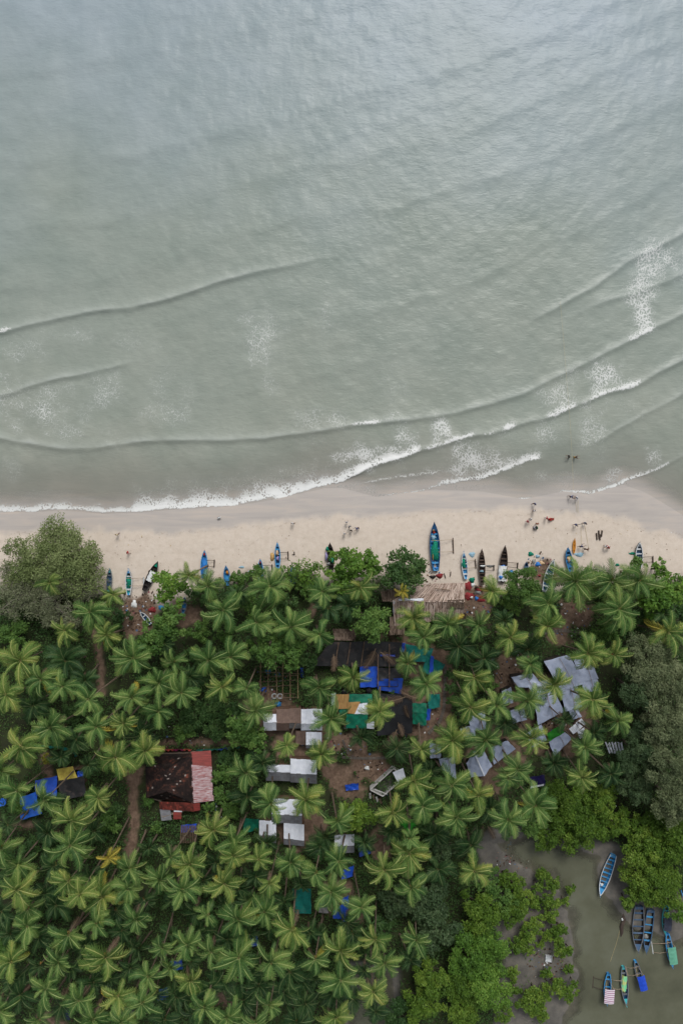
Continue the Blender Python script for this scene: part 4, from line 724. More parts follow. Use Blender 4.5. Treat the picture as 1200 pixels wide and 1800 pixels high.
    (60, 1240, 20, 3.5, 'mid', dict(leaf=.22), 'mid green bush in the upper left grove'), (125, 1260, 22, 3.5, 'dark', dict(leaf=.22), 'dark green bush in the upper left grove'), (20, 1115, 30, 4.5, 'mid', dict(leaf=.24), 'mid green tree at the left photo edge behind the grey trees'), (210, 1085, 20, 3.5, 'dark', dict(leaf=.22), 'dark bush left of the rubbish heap'), (350, 1110, 22, 4, 'mid', dict(leaf=.22), 'mid green bush behind the blue boat in the trees'), (395, 1115, 20, 4, 'mid', dict(leaf=.22), 'mid green bush among the palms behind the beach'), (345, 1150, 22, 4, 'dark', dict(leaf=.22), 'dark bush among the palms left of the workshop'), (350, 1040, 22, 4.5, 'dark', dict(leaf=.24), 'dark bush below the blue boat with red tip'), (420, 1020, 20, 4, 'mid', dict(leaf=.24), 'mid green bush behind the half-hidden blue boats'), (440, 1065, 24, 4.5, 'mid', dict(leaf=.24), 'mid green tree between the front row palms'), (500, 1060, 22, 4, 'dark', dict(leaf=.24), 'dark bush between front row palms left of the brown patch'), (540, 1035, 20, 4, 'mid', dict(leaf=.24), 'mid green bush below the sparse beach tree'), (640, 1050, 18, 4, 'dark', dict(leaf=.24), 'dark bush left of the thatched roof'), (905, 1065, 20, 4, 'mid', dict(leaf=.22), 'mid green bush right of the red nets'),
    (60, 1490, 22, 3.5, 'dark', dict(leaf=.22), 'dark bush at the left below the blue tarpaulin hut'), (205, 1425, 14, 2.6, 'dark', dict(leaf=.22), 'dark bush at the left side of the long dirt path'), (275, 1455, 12, 2, 'mid', dict(leaf=.2), 'low green bush right of the long dirt path'), (345, 1500, 16, 3, 'dark', dict(leaf=.22), 'dark bush below the slatted shelter'), (455, 1470, 14, 3, 'dark', dict(leaf=.22), 'dark bush left of the twin white roofs'), (785, 1420, 20, 4, 'dark', dict(leaf=.22), 'dark bush under palms right of the unfinished plot'), (750, 1450, 24, 4.5, 'dark', dict(leaf=.22), 'dark tree below the palms right of the unfinished plot'), (1100, 1105, 22, 4.5, 'dark', dict(leaf=.24), 'dark bush right of the bare brown yard'), (1130, 1085, 22, 4.5, 'dark', dict(leaf=.24), 'dark bush below the large-leaved tree'), (860, 1205, 14, 3, 'mid', dict(leaf=.22), 'green bush left of the silver roofs'), (35, 1420, 14, 2.6, 'mid', dict(leaf=.22), 'green bush left of the blue tarpaulin'), (690, 1215, 8, 2, 'mid', dict(leaf=.2), 'tiny bush by the black net roof'),
]
mang = [(q[0], q[1], {'mangrove': 'olive green mangrove', 'bright': 'bright green mangrove', 'mid': 'mid green mangrove', 'dark': 'dark green mangrove'}[q[4]] + (' bush' if q[2] < 22 else ' tree')) for q in TR if q[6] == 0]
ml = iter(place_labels(mang))
for (x, y, r, h, tone, kw, ph) in TR:
    if ph == 0:
        tree(x, y, r, h, tone, next(ml), 'mangrove', 'mangrove', **{**dict(leaf=.21, dens=1.0, cover=.8), **kw}, group='mangroves around the lagoon')
    else:
        nm = 'casuarina_tree' if 'casuarina' in ph else ('shrub' if 'bush' in ph and 'tree' not in ph else 'broadleaf_tree')
        tree(x, y, r, h, tone, ph, nm, 'bush' if nm == 'shrub' else 'tree', **kw)

# ------------------------------------------------------------ undergrowth nobody could count
def undergrowth(name, n0, leaf, tone, hmax, seed, thr):
    r_ = np.random.default_rng(seed); px = r_.uniform(-80, 1280, n0); py = r_.uniform(995, 1880, n0)
    dd, vg, wt, dt, md, sw_, sp_ = zones(px, py)
    pat = fbm(px, py, 0.028, seed, 3)
    keep = (vg > 0.5) & (dt < 0.35) & (md < 0.35) & (pat > thr) & (r_.uniform(0, 1, n0) < 0.25 + 1.6 * (pat - thr))
    if name == 'low_herbs': keep |= (px > 880) & (px < 1000) & (py > 1535) & (pat > .5) & (sw_ > 3) & (r_.uniform(0, 1, n0) < .3)
    keep &= ~((px > 255) & (px < 378) & (py > 1318) & (py < 1415))
    px, py, pat = px[keep], py[keep], pat[keep]; n = len(px)
    x = (px - 600) / G0; y = (900 - py) / G0
    z = height(px, py) + 0.06 + hmax * np.clip((pat - thr) * 3.0, 0.05, 1) * r_.uniform(0.1, 1, n) ** 0.8
    k = (CAM_H - z) / FOC; x = (px - 600) * k; y = (900 - py) * k
    Cc = np.stack([x, y, z], -1); nm = np.array([0, 0, 0.8]) + r_.normal(size=(n, 3)) * 0.5; nm /= np.linalg.norm(nm, axis=1)[:, None]
    u = np.cross(nm, r_.normal(size=(n, 3))); u /= np.linalg.norm(u, axis=1)[:, None] + 1e-9; v = np.cross(nm, u); s = leaf * r_.uniform(0.6, 1.4, n)[:, None]
    V = np.stack([Cc - u * s, Cc + v * s * .5, Cc + u * s - nm * s * .25, Cc - v * s * .5], 1).reshape(-1, 3)
    T_ = 0.5 + (fbm(px, py, 0.06, seed + 5, 2) - .5) * .7 + r_.uniform(-.2, .2, n)
    me = np_mesh(name, V, np.arange(4 * n).reshape(-1, 4), LEAFS[tone], attrs={'tint': np.repeat(T_, 4)})
    o = link(name, me); return o
tag(undergrowth('undergrowth', 300000, 0.20, 'dark', 1.9, 71, 0.30), 'dark green undergrowth covering the ground between the palms', 'undergrowth', kind='stuff')
tag(undergrowth('low_herbs', 130000, 0.14, 'mid', 0.6, 83, 0.44), 'low mid green herbs and grass on the grove floor', 'herbs', kind='stuff')

# ------------------------------------------------------------ huts, sheds and tarpaulins
M_ = {
    'zinc': mat('zinc_sheet', C(236, 240, 248), C(206, 212, 224), stain=0.35, rough=0.45, spec=0.4, scale=1.4, orand=0.14, contrast=.4), 'greyz': mat('weathered_shaded_sheet', C(150, 152, 158), C(110, 110, 114), stain=0.5, rough=0.6, scale=1.1, orand=0.15),
    'brownz': mat('rusty_sheet', C(128, 108, 98), C(96, 78, 70), stain=0.4, rough=0.7, scale=1.0, orand=0.12), 'redz': mat('red_painted_sheet', C(162, 74, 68), C(118, 56, 54), stain=0.4, rough=0.6, scale=1.4, orand=0.18, stretch=(.3, 2.2, 1)),
    'peel': mat('peeling_red_sheet', C(196, 186, 190), C(146, 66, 64), rough=0.65, scale=2.0, contrast=0.6, orand=0.12, stretch=(.45, 2.6, 1)), 'silver': mat('silver_tarpaulin', C(180, 191, 214), C(150, 161, 186), stain=0.3, rough=0.42, spec=0.45, scale=.8, orand=0.12, bump=.35, bscale=2.2),
    'clear': mat('plastic_sheet', C(150, 150, 152), C(112, 108, 106), rough=0.35, spec=.5, scale=1.4, bump=.4, bscale=3), 'black': mat('black_tarpaulin', C(46, 46, 48), C(26, 26, 28), stain=0.55, stainc=(0.09, 0.065, 0.055, 1), rough=0.5, spec=.4, scale=.7, orand=.2, bump=.3, bscale=2),
    'blacknet': mat('black_shade_net', C(40, 42, 46), C(27, 28, 31), rough=0.85, scale=.5), 'blue': mat('blue_tarpaulin', C(30, 84, 196), C(20, 60, 152), stain=0.3, rough=0.45, spec=.4, scale=.8, orand=.15, bump=.3, bscale=2.5), 'ltblue': mat('light_blue_tarpaulin', C(40, 112, 214), C(30, 84, 186), rough=0.45, spec=.4, scale=.9, bump=.3, bscale=2.5),
    'green': mat('green_shade_net', C(10, 120, 92), C(8, 84, 66), stain=0.35, rough=.7, scale=1.2, orand=.2), 'teal': mat('teal_shade_net', C(16, 122, 112), C(10, 88, 82), stain=0.3, rough=.7, scale=1.0, orand=.2), 'lime': mat('lime_tarpaulin', C(52, 160, 44), C(38, 118, 32), rough=.55, scale=.8, bump=.3, bscale=2.5),
    'orange': mat('plywood', C(194, 156, 98), C(160, 120, 72), stain=0.4, rough=.75, scale=1.0), 'yellow': mat('yellow_sheet', C(206, 190, 84), C(150, 130, 54), rough=.6, scale=1.2), 'pink': mat('pink_tarpaulin', C(150, 40, 92), C(112, 28, 66), rough=.6), 'salmon': mat('salmon_cloth', C(190, 82, 72), C(150, 62, 56), rough=.7),
    'wall': mat('plastered_wall', C(150, 138, 124), C(104, 92, 80), rough=.9, scale=.8), 'mudwall': mat('mud_wall', C(112, 88, 72), C(80, 62, 50), rough=.95, scale=.8), 'darkwall': mat('dark_cloth_wall', C(60, 54, 50), C(34, 30, 28), rough=.9), 'white': mat('white_plaster', C(206, 206, 204), C(166, 164, 160), rough=.8, scale=.9), 'slab': mat('concrete_floor', C(96, 94, 88), C(66, 66, 60), rough=.85, scale=.5),
    'wood': mat('grey_wood', C(120, 100, 84), C(74, 60, 50), rough=.85, scale=2.0, orand=.3), 'bamboo': mat('bamboo_pole', C(166, 140, 108), C(116, 94, 70), rough=.7, scale=2, orand=.3), 'purple': mat('purple_tarpaulin', C(44, 34, 96), C(28, 22, 66), rough=.55), 'tank': mat('black_tank', C(44, 44, 46), C(24, 24, 26), rough=.4), 'drum': mat('blue_drum', C(24, 72, 176), C(16, 50, 130), rough=.35, spec=.5),
}
def tint_mat(name, stops, rough=.9, orand=.15):
    if name in _mats: return _mats[name]
    m, t, p = new_mat(name); _mats[name] = m; at = N(t, 'ShaderNodeAttribute', attribute_name='tint'); oi = t.nodes.new('ShaderNodeObjectInfo')
    f = math_(t, 'ADD', at.outputs['Fac'], math_(t, 'MULTIPLY_ADD', oi.outputs['Random'], orand, -orand / 2), clamp=True); r = ramp(t, stops); t.links.new(f, r.inputs[0]); t.links.new(r.outputs[0], p.inputs['Base Color']); p.inputs['Roughness'].default_value = rough; p.inputs['Specular IOR Level'].default_value = .15
    return m
M_['thatch'] = tint_mat('dry_thatch', [(0.0, C(96, 78, 68)), (0.4, C(140, 120, 108)), (0.7, C(170, 150, 138)), (1.0, C(200, 184, 172))])
M_['oldthatch'] = tint_mat('old_thatch', [(0.0, C(52, 42, 36)), (0.5, C(92, 78, 68)), (1.0, C(136, 120, 106))])
M_['tile'] = tint_mat('mossy_tile', [(0.0, C(22, 20, 20)), (0.55, C(44, 35, 33)), (0.8, C(78, 52, 44)), (0.93, C(118, 66, 52)), (1.0, C(150, 140, 134))])
M_['redtile'] = tint_mat('red_tile', [(0.0, C(44, 30, 28)), (0.5, C(92, 46, 40)), (1.0, C(136, 64, 54))])
def bil(c, u, v):
    a, b, c_, d_ = c; return (a * (1 - u) + b * u) * (1 - v) + (d_ * (1 - u) + c_ * u) * v
def quads_mesh(name, Q, T_, m):
    Q = np.array(Q); n = len(Q); return np_mesh(name, Q.reshape(-1, 3), np.arange(4 * n).reshape(-1, 4), m, attrs={'tint': np.repeat(np.clip(T_, 0, 1), 4)})
def panel(root, corners, kind, mk, n=4, name=None, label=None, sag=0.12, seed=0):
    """one roof face; corners are (px, py, z) in order a b c d, sheets side by side along a-b, falling from a-b to d-c"""
    o0 = Vector(root.location); c = [Vector(W(*q)) - o0 for q in corners]; rp = random.Random(seed + int(corners[0][0] * 3 + corners[0][1])); out = []
    nrm = (c[1] - c[0]).cross(c[3] - c[0]).normalized()
    if nrm.z < 0: nrm = -nrm
    m = M_[mk]
    if kind == 'sheet':
        for i in range(n):
            u0 = i / n - 0.012; u1 = (i + 1) / n + 0.012; ex = rp.uniform(-.02, .03); off = nrm * (rp.uniform(0.0, .03) + (0.012 if i % 2 else 0)); b = MB(); k = 10
            def fn(u, v): return bil(c, u0 + (u1 - u0) * u, -ex + (1 + 2 * ex) * v) + off + nrm * (0.022 * (1 if round(u * k) % 2 else -1))
            b.grid(fn, k, 1); o = b.build(name or 'roof_sheet', m, root); out.append(o)
    elif kind == 'tarp':
        b = MB(); nu, nv = 14, 14; sx = rp.uniform(0, 50)
        def fn(u, v):
            p = bil(c, u, v); wv = 0.07 * math.sin(u * 6.3 + sx) * math.sin(v * 5.1 + 2 * sx) + 0.045 * math.sin(u * 11 - v * 8 + 3 * sx) + 0.05 * math.sin(u * 19 + v * 7 + sx) * math.sin(v * 9)
            e = 0.035 * math.sin((u + v) * 11 + sx)
            return p + nrm * (wv * 0.9 - sag * 16 * u * (1 - u) * v * (1 - v)) + (c[1] - c[0]).normalized() * e * (abs(u - .5) > .45) + (c[3] - c[0]).normalized() * e * (abs(v - .5) > .45)
        b.grid(fn, nu, nv); out.append(b.build(name or 'tarpaulin', m, root, smooth=True))
    elif kind in ('tile', 'thatch'):
        Q = []; T_ = []; wu = ((c[1] - c[0]).length + (c[2] - c[3]).length) / 2; wv = ((c[3] - c[0]).length + (c[2] - c[1]).length) / 2
        if kind == 'tile':
            nr = max(3, int(wv / .33)); nc = max(3, int(wu / .27)); s0 = rp.uniform(0, 99)
            for j in range(nr):
                for i in range(nc):
                    v0 = j / nr; v1 = (j + 1.25) / nr; u0 = i / nc; u1 = (i + 1.02) / nc; z = rp.uniform(0, .02)
                    pa, pb, pc, pd = (bil(c, u0, v0), bil(c, u1, v0), bil(c, u1, min(v1, 1.02)), bil(c, u0, min(v1, 1.02)))
                    Q.append([tuple(pa + nrm * (0.0 + z)), tuple(pb + nrm * (0.0 + z)), tuple(pc + nrm * (.05 + z)), tuple(pd + nrm * (.05 + z))])
                    q = .5 + .3 * math.sin(i * .31 + s0) * math.sin(j * .37 + s0) + .2 * math.sin(i * .83 - j * .6 + s0); t_ = 0.18 + 0.62 * q + rp.uniform(-.22, .22)
                    if rp.random() < 0.018: t_ = 1.0
                    T_.append(t_)
        else:
            nr = max(2, int(wv / 1.1)); nc = max(6, int(wu / .085))
            for j in range(nr + 1):
                for i in range(nc):
                    if rp.random() < .03: continue
                    u = (i + rp.uniform(-.8, .8)) / nc; v0 = (j - rp.uniform(.2, .9)) / nr; v1 = v0 + rp.uniform(1.0, 2.0) / nr; du = rp.uniform(.3, .9) / nc; sk = rp.uniform(-2.5, 2.5) / nc; z0 = rp.uniform(.02, .14); z1 = rp.uniform(.0, .12)
                    v0 = max(-.03, v0); v1 = min(1.05 + rp.uniform(0, .05), v1)
                    cl = lambda q: min(1.03, max(-.03, q))
                    Q.append([tuple(bil(c, cl(u - du), v0) + nrm * z0), tuple(bil(c, cl(u + du), v0) + nrm * z0), tuple(bil(c, cl(u + du + sk), v1) + nrm * z1), tuple(bil(c, cl(u - du + sk), v1) + nrm * z1)]); T_.append(.58 + rp.uniform(-.34, .40))
        b = MB(); b.face([p - nrm * .03 for p in c]); b.build('roof_deck', M_['darkwall' if kind == 'tile' else 'wood'], root)
        o = link(name or ('roof_tiles' if kind == 'tile' else 'thatch_leaves'), quads_mesh(name or kind, Q, np.array(T_), m), root); tag(o, kind='stuff'); out.append(o)
    if label:
        for o in out: o['label'] = label
    return out
def wallring(root, pts, z1, mk, shrink=.93, z0=1.0, thick=.12):
    o0 = Vector(root.location); P = [Vector(W(px, py, z1)) for px, py in pts]; ce = sum(P, Vector()) / len(P); P = [ce + (p - ce) * shrink for p in P]
    for i in range(len(P)):
        a, b = P[i] - o0, P[(i + 1) % len(P)] - o0; m = MB(); zz0 = z0 - o0.z; d_ = (b - a).normalized(); nn = Vector((-d_.y, d_.x, 0)) * thick / 2
        top = z1 - o0.z - .05
        q = [a - nn, b - nn, b + nn, a + nn]
        m.face([(p.x, p.y, top) for p in q]); m.face([(p.x, p.y, zz0) for p in q[::-1]])
        for k in range(4):
            r_, s_ = q[k], q[(k + 1) % 4]; m.face([(r_.x, r_.y, zz0), (s_.x, s_.y, zz0), (s_.x, s_.y, top), (r_.x, r_.y, top)])
        m.build('wall', M_[mk], root)
def postring(root, pts, z1, mk='wood', r=.07, z0=1.0):
    o0 = Vector(root.location)
    for px, py in pts:
        p = Vector(W(px, py, z1)) - o0; m = MB(); m.tube([(p.x, p.y, z0 - o0.z), (p.x, p.y, z1 - o0.z)], r, 6); m.build('post', M_[mk], root)
def hut(name, label, cat, px, py, panels, walls=None, posts=None, wz=3.4, wm='mudwall', group=None):
    g_ = gz(px, py); x, y, _ = W(px, py, 3.4); root = empty(name, (x, y, g_)); tag(root, label, cat, group)
    for pn in panels:
        cs, kind, mk = pn[:3]; kw = pn[3] if len(pn) > 3 else {}; panel(root, cs, kind, mk, **kw)
    if walls: wallring(root, walls, wz, wm, z0=g_ - .1)
    if posts: postring(root, posts, wz, z0=g_ - .1)
    return root
def Q4(pts, zs): return [(p[0], p[1], z) for p, z in zip(pts, zs if not np.isscalar(zs) else [zs] * 4)]

# red-roofed house: hipped tile roof, painted sheet lean-to, patched porch
TLc, TRc, BRc, BLc = (257, 1327, 3.9), (337, 1324, 3.9), (340, 1412, 3.9), (258, 1402, 3.9); r1, r2 = (293.5, 1354, 5.8), (294, 1391, 5.8)
hut('tile_roofed_house', 'house with mossy dark tile roof and red peeling sheet roof along its right side', 'house', 300, 1372, [
    ([r1, r2, BLc, TLc], 'tile', 'tile', dict(name='roof_tiles', label='left slope of dark mossy tiles')), ([r2, r1, TRc, BRc], 'tile', 'tile', dict(label='right slope of dark mossy tiles')), ([r1, r1, TLc, TRc], 'tile', 'tile'), ([r2, r2, BRc, BLc], 'tile', 'tile', dict(label='dark gable end over the porch')),
    ([(335.5, 1345, 3.95), (335.5, 1322, 3.95), (371.5, 1319.5, 3.3), (372, 1348, 3.3)], 'sheet', 'redz', dict(n=3, label='red painted roof sheet')), ([(338, 1411, 3.95), (337, 1345, 3.95), (372, 1348, 3.3), (375, 1407, 3.3)], 'sheet', 'peel', dict(n=7, label='roof sheet with red paint peeling to white')),
    ([(280, 1409, 3.85), (339, 1411, 3.85), (341, 1426, 3.4), (281, 1422, 3.4)], 'tile', 'redtile', dict(label='red tile porch roof')), ([(281, 1421, 3.38), (299, 1421, 3.38), (302, 1441, 3.0), (284, 1442, 3.0)], 'sheet', 'greyz', dict(n=2)), ([(305.5, 1420, 3.42), (320, 1420, 3.42), (320, 1427, 3.3), (306, 1427, 3.3)], 'sheet', 'zinc', dict(n=2)), ([(305, 1427, 3.28), (319, 1427, 3.28), (319, 1440, 3.0), (305, 1440, 3.0)], 'sheet', 'redz', dict(n=2)), ([(338, 1413, 3.7), (351, 1411, 3.7), (352, 1424, 3.3), (340, 1426, 3.3)], 'sheet', 'redz', dict(n=2))],
    walls=[(257, 1325), (372, 1320), (374, 1407), (338, 1414), (338, 1424), (283, 1440), (281, 1410), (258, 1403)], wz=3.25, wm='wall')
ce = LANDMARKS[0]
# fences of cloth
def cloth_fence(name, label, pts, mk, z1=1.7, seg=None):
    x, y, _ = W(pts[0][0], pts[0][1], 1.4); g_ = gz(*pts[0]); root = empty(name, (x, y, g_)); tag(root, label, 'fence'); o0 = Vector(root.location)
    for i in range(len(pts) - 1):
        a = Vector(W(*pts[i], 1.4)) - o0; b = Vector(W(*pts[i + 1], 1.4)) - o0; m = MB()
        m.grid(lambda u, v: (a.x + (b.x - a.x) * u, a.y + (b.y - a.y) * u + .12 * math.sin(u * 9 + i) * v + .25 * v, -.1 + (z1 + .12 * math.sin(u * 14 + i)) * v), 10, 4)
        m.build('cloth_panel', M_[mk if isinstance(mk, str) else mk[i % len(mk)]], root, smooth=True)
        for q in (a, b):
            m = MB(); m.tube([(q.x, q.y, -.1), (q.x, q.y, z1 + .25)], .04, 5); m.build('post', M_['wood'], root)
    return root
cloth_fence('cloth_fence', 'pink and salmon cloth fence behind the red-roofed house', [(266, 1316), (294, 1317), (307, 1317), (325, 1316), (338, 1317)], ['pink', 'salmon'])
cloth_fence('cloth_fence', 'teal cloth fence right of the red-roofed house', [(346, 1318), (365, 1317), (385, 1316), (405, 1314), (423, 1312)], ['teal', 'teal', 'blue'])
cloth_fence('cloth_fence', 'teal cloth fence above the yellow bush at left', [(62, 1310), (84, 1311), (110, 1313), (134, 1320), (138, 1328)], ['teal'])
# long black tarpaulin shed with blue front
hut('tarpaulin_shed', 'long shed roofed with black tarpaulin, blue tarpaulin along its lower front', 'shed', 630, 1165, [
    (Q4([(581, 1128), (640, 1128), (632, 1172), (547, 1170)], [4.6, 4.6, 3.6, 3.6]), 'tarp', 'black'), (Q4([(640, 1127), (707, 1129), (698, 1172), (632, 1171)], [4.6, 4.6, 3.62, 3.62]), 'tarp', 'black'),
    (Q4([(632, 1171), (663, 1172), (662, 1208), (633, 1208)], [3.7, 3.7, 3.2, 3.2]), 'tarp', 'blue'), (Q4([(663, 1174), (704, 1174), (704, 1196), (663, 1196)], [3.64, 3.64, 3.4, 3.4]), 'tarp', 'black'), (Q4([(662, 1194), (708, 1192), (705, 1220), (664, 1212)], [3.45, 3.45, 3.0, 3.0]), 'tarp', 'blue'),
    (Q4([(668, 1151), (694, 1150), (694, 1154), (668, 1154)], [4.2, 4.2, 4.15, 4.15]), 'tarp', 'blue', dict(sag=0)), (Q4([(584, 1105), (627, 1106), (624, 1126), (588, 1125)], [4.3, 4.3, 4.7, 4.7]), 'tile', 'oldthatch', dict(name='ridge_tiles'))],
    walls=[(550, 1132), (704, 1132), (704, 1210), (634, 1208), (634, 1172), (548, 1170)], wz=3.2, wm='darkwall')
for i, (bx, b0, b1) in enumerate([(595, 1130, 1168), (616, 1129, 1168), (640, 1128, 1172), (664, 1150, 1206), (684, 1132, 1208)]):
    m = MB(); a = Vector(W(bx, b0, 4.85)); b = Vector(W(bx - 6 * (i < 3), b1, 3.85)); m.bar((0, 0, 0), b - a, .16, .1); o = m.build('weighting_plank', M_['wood'], None, a)
    tag(o, ['leftmost', 'second', 'third', 'fourth', 'rightmost'][i] + ' plank weighing down the long black roof, counted from the left', 'plank', 'planks on the black roof')
hut('teal_shelter', 'teal shade-net shelter right of the long black roof', 'shelter', 755, 1168, [(Q4([(712, 1132), (762, 1140), (752, 1164), (716, 1162)], [3.4, 3.2, 3.4, 3.5]), 'tarp', 'teal'), (Q4([(752, 1152), (782, 1168), (768, 1192), (740, 1180)], [3.4, 3.0, 2.8, 3.3]), 'tarp', 'teal'), (Q4([(756, 1152), (762, 1154), (761, 1180), (754, 1184)], [3.6, 3.6, 3.45, 3.45]), 'tarp', 'blue', dict(sag=0)), (Q4([(706, 1130), (712, 1130), (710, 1146), (704, 1146)], 3.9), 'tarp', 'blue', dict(sag=0))], posts=[(716, 1136), (758, 1142), (778, 1168), (766, 1188), (742, 1178), (720, 1160)], wz=3.1)
# patchwork roof
hut('patchwork_hut', 'hut with patchwork roof of plywood, green net and white sheets', 'hut', 622, 1250, [
    (Q4([(590, 1220), (613, 1220), (612, 1246), (590, 1247)], [3.3, 3.3, 3.9, 3.9]), 'sheet', 'orange', dict(n=1)), (Q4([(613, 1220), (654, 1220), (654, 1236), (613, 1234)], [3.3, 3.3, 3.8, 3.8]), 'tarp', 'green', dict(sag=.02)), (Q4([(611, 1234), (633, 1233), (623, 1255), (611, 1254)], [3.85, 3.85, 4.05, 4.05]), 'sheet', 'orange', dict(n=1)),
    (Q4([(621, 1237), (645, 1236), (646, 1255), (621, 1255)], [3.8, 3.8, 3.98, 3.98]), 'sheet', 'zinc', dict(n=3)), (Q4([(596, 1247), (610, 1247), (610, 1256), (596, 1256)], [3.9, 3.9, 4.0, 4.0]), 'tarp', 'green', dict(sag=0)), (Q4([(608, 1255), (646, 1255), (645, 1280), (608, 1280)], [4.0, 4.0, 3.3, 3.3]), 'tarp', 'green', dict(sag=.04)), (Q4([(645, 1268), (657, 1268), (657, 1281), (644, 1280)], [3.6, 3.6, 3.25, 3.25]), 'sheet', 'zinc', dict(n=2)), (Q4([(582, 1220), (590, 1218), (588, 1240), (582, 1240)], [3.2, 3.2, 3.4, 3.4]), 'sheet', 'zinc', dict(n=1))],
    walls=[(590, 1222), (654, 1222), (656, 1280), (606, 1280), (592, 1256)], wz=3.2)
hut('net_shelter', 'square shelter roofed with black shade net and dead palm fronds on it', 'shelter', 694, 1256, [(Q4([(663, 1219), (724, 1221), (724, 1256), (663, 1257)], [3.3, 3.3, 3.7, 3.7]), 'tarp', 'blacknet', dict(sag=.03)), (Q4([(663, 1257), (724, 1256), (724, 1289), (663, 1293)], [3.7, 3.7, 3.2, 3.2]), 'tarp', 'blacknet', dict(sag=.03))], posts=[(664, 1221), (722, 1222), (722, 1288), (665, 1291)], wz=3.15)
hut('green_net_shelter', 'green net shelter right of the square black net roof', 'shelter', 737, 1255, [(Q4([(724.5, 1236), (750, 1236), (750, 1254), (724.5, 1252)], [3.3, 3.3, 3.5, 3.5]), 'tarp', 'green', dict(sag=.05)), (Q4([(724.5, 1252), (750, 1254), (748, 1276), (725, 1272)], [3.5, 3.5, 3.0, 3.0]), 'tarp', 'green', dict(sag=.05)), (Q4([(749, 1246), (757, 1246), (755, 1266), (748, 1266)], 3.1), 'tarp', 'blue')], posts=[(726, 1238), (748, 1238), (747, 1273), (726, 1270)], wz=3.0)
hut('green_net_shelter', 'small green net awning beside the footpath', 'shelter', 762, 1232, [(Q4([(752, 1220), (773, 1220), (773, 1243), (752, 1247)], [3.1, 3.1, 2.8, 2.8]), 'tarp', 'teal')], posts=[(754, 1222), (771, 1222), (771, 1241), (754, 1244)], wz=2.8)
# row of brown and grey gabled roofs
def gable(name, label, x0, x1, yt, yr, yb, mk, mk2=None, n=3, zr=4.5, ze=3.5, skew=0, wm='mudwall', cat='shed'):
    sk = lambda x: skew * (x - x0)
    return hut(name, label, cat, (x0 + x1) / 2, (yt + yb) / 2, [([(x0, yr + sk(x0), zr), (x1, yr + sk(x1), zr), (x1, yt + sk(x1), ze), (x0, yt + sk(x0), ze)], 'sheet', mk, dict(n=n)), ([(x1, yr + sk(x1) + .3, zr), (x0, yr + sk(x0) + .3, zr), (x0, yb + sk(x0), ze), (x1, yb + sk(x1), ze)], 'sheet', mk2 or mk, dict(n=n))], walls=[(x0, yt + sk(x0)), (x1, yt + sk(x1)), (x1, yb + sk(x1)), (x0, yb + sk(x0))], wz=ze - .05, wm=wm)
gable('sheet_roofed_shed', 'light grey gable roof at the left end of the brown roof row', 463, 486, 1255, 1270, 1284, 'zinc', n=3)
gable('sheet_roofed_shed', 'brown gable roof in the middle of the roof row', 486, 508, 1246, 1272, 1284, 'brownz', n=2)
gable('sheet_roofed_shed', 'brown gable roof with plastic sheet skirt right of the plain brown one', 508.5, 529, 1245, 1271, 1280, 'brownz', 'clear', n=2)
gable('sheet_roofed_shed', 'white gable roof at the right end of the brown roof row', 529.5, 566, 1247, 1272, 1284, 'zinc', n=4, skew=-.02)
hut('sheet_roofed_shed', 'flat brown roof below the brown roof row', 'shed', 528, 1297, [(Q4([(520, 1285), (537, 1285), (537, 1309), (520, 1309)], [3.5, 3.5, 3.1, 3.1]), 'sheet', 'brownz', dict(n=2))], walls=[(520, 1285), (537, 1285), (537, 1309), (520, 1309)], wz=3.05)
gable('sheet_roofed_shed', 'small white roof below the right end of the brown roof row', 538, 565, 1287, 1309, 1315, 'zinc', 'greyz', n=3, zr=4.1)  # greyz lower slopes from here on: shade away from the sun, painted in
gable('sheet_roofed_shed', 'white gable shed, wider right half of the white gable pair', 511, 556, 1334, 1359, 1375, 'zinc', 'greyz', n=5, skew=.05, zr=4.8)
gable('sheet_roofed_shed', 'white gable shed, lower left half of the white gable pair', 468, 511, 1344, 1357, 1372, 'zinc', 'greyz', n=5, skew=.02, zr=4.4)
gable('sheet_roofed_shed', 'white gable roof with shade-grey lower slope half hidden under palms above the twin white roofs', 478, 530, 1404, 1431, 1446, 'zinc', 'greyz', n=5, skew=.04, zr=4.4)
gable('sheet_roofed_shed', 'left one of the twin white lean-to roofs', 456, 485, 1442, 1468, 1481, 'zinc', 'greyz', n=3, skew=.03, zr=4.2)
gable('sheet_roofed_shed', 'right one of the twin white lean-to roofs', 499, 534, 1446, 1474, 1484, 'zinc', 'greyz', n=4, skew=.1, zr=4.2)
gable('sheet_roofed_shed', 'grey roof right of the twin white roofs under palms', 588, 622, 1468, 1488, 1500, 'zinc', 'greyz', n=4, skew=-.05, zr=4.2)
hut('green_net_shelter', 'dark green net shelter left of the twin white roofs', 'shelter', 441, 1453, [(Q4([(429, 1438), (455, 1440), (455, 1458), (427, 1465)], [3.6, 3.6, 3.0, 3.0]), 'tarp', 'green')], posts=[(430, 1440), (453, 1441), (453, 1457), (429, 1462)], wz=2.95)
r_ = hut('slatted_shelter', 'slatted pole shelter with scraps of blue tarpaulin below the red-roofed house', 'shelter', 331, 1465, [(Q4([(319, 1450), (346, 1448), (346, 1462), (318, 1464)], [3.2, 3.2, 3.0, 3.0]), 'tarp', 'blue', dict(sag=.02))], posts=[(319, 1452), (345, 1450), (345, 1480), (318, 1482)], wz=3.0)
for i in range(10):
    m = MB(); a = Vector(W(318.5 + i * 3.0, 1451, 3.3)) - r_.location; b = Vector(W(317.5 + i * 3.0, 1482, 3.0)) - r_.location; m.bar(a, b, .17, .06); m.build('roof_slat', M_['wood'], r_)
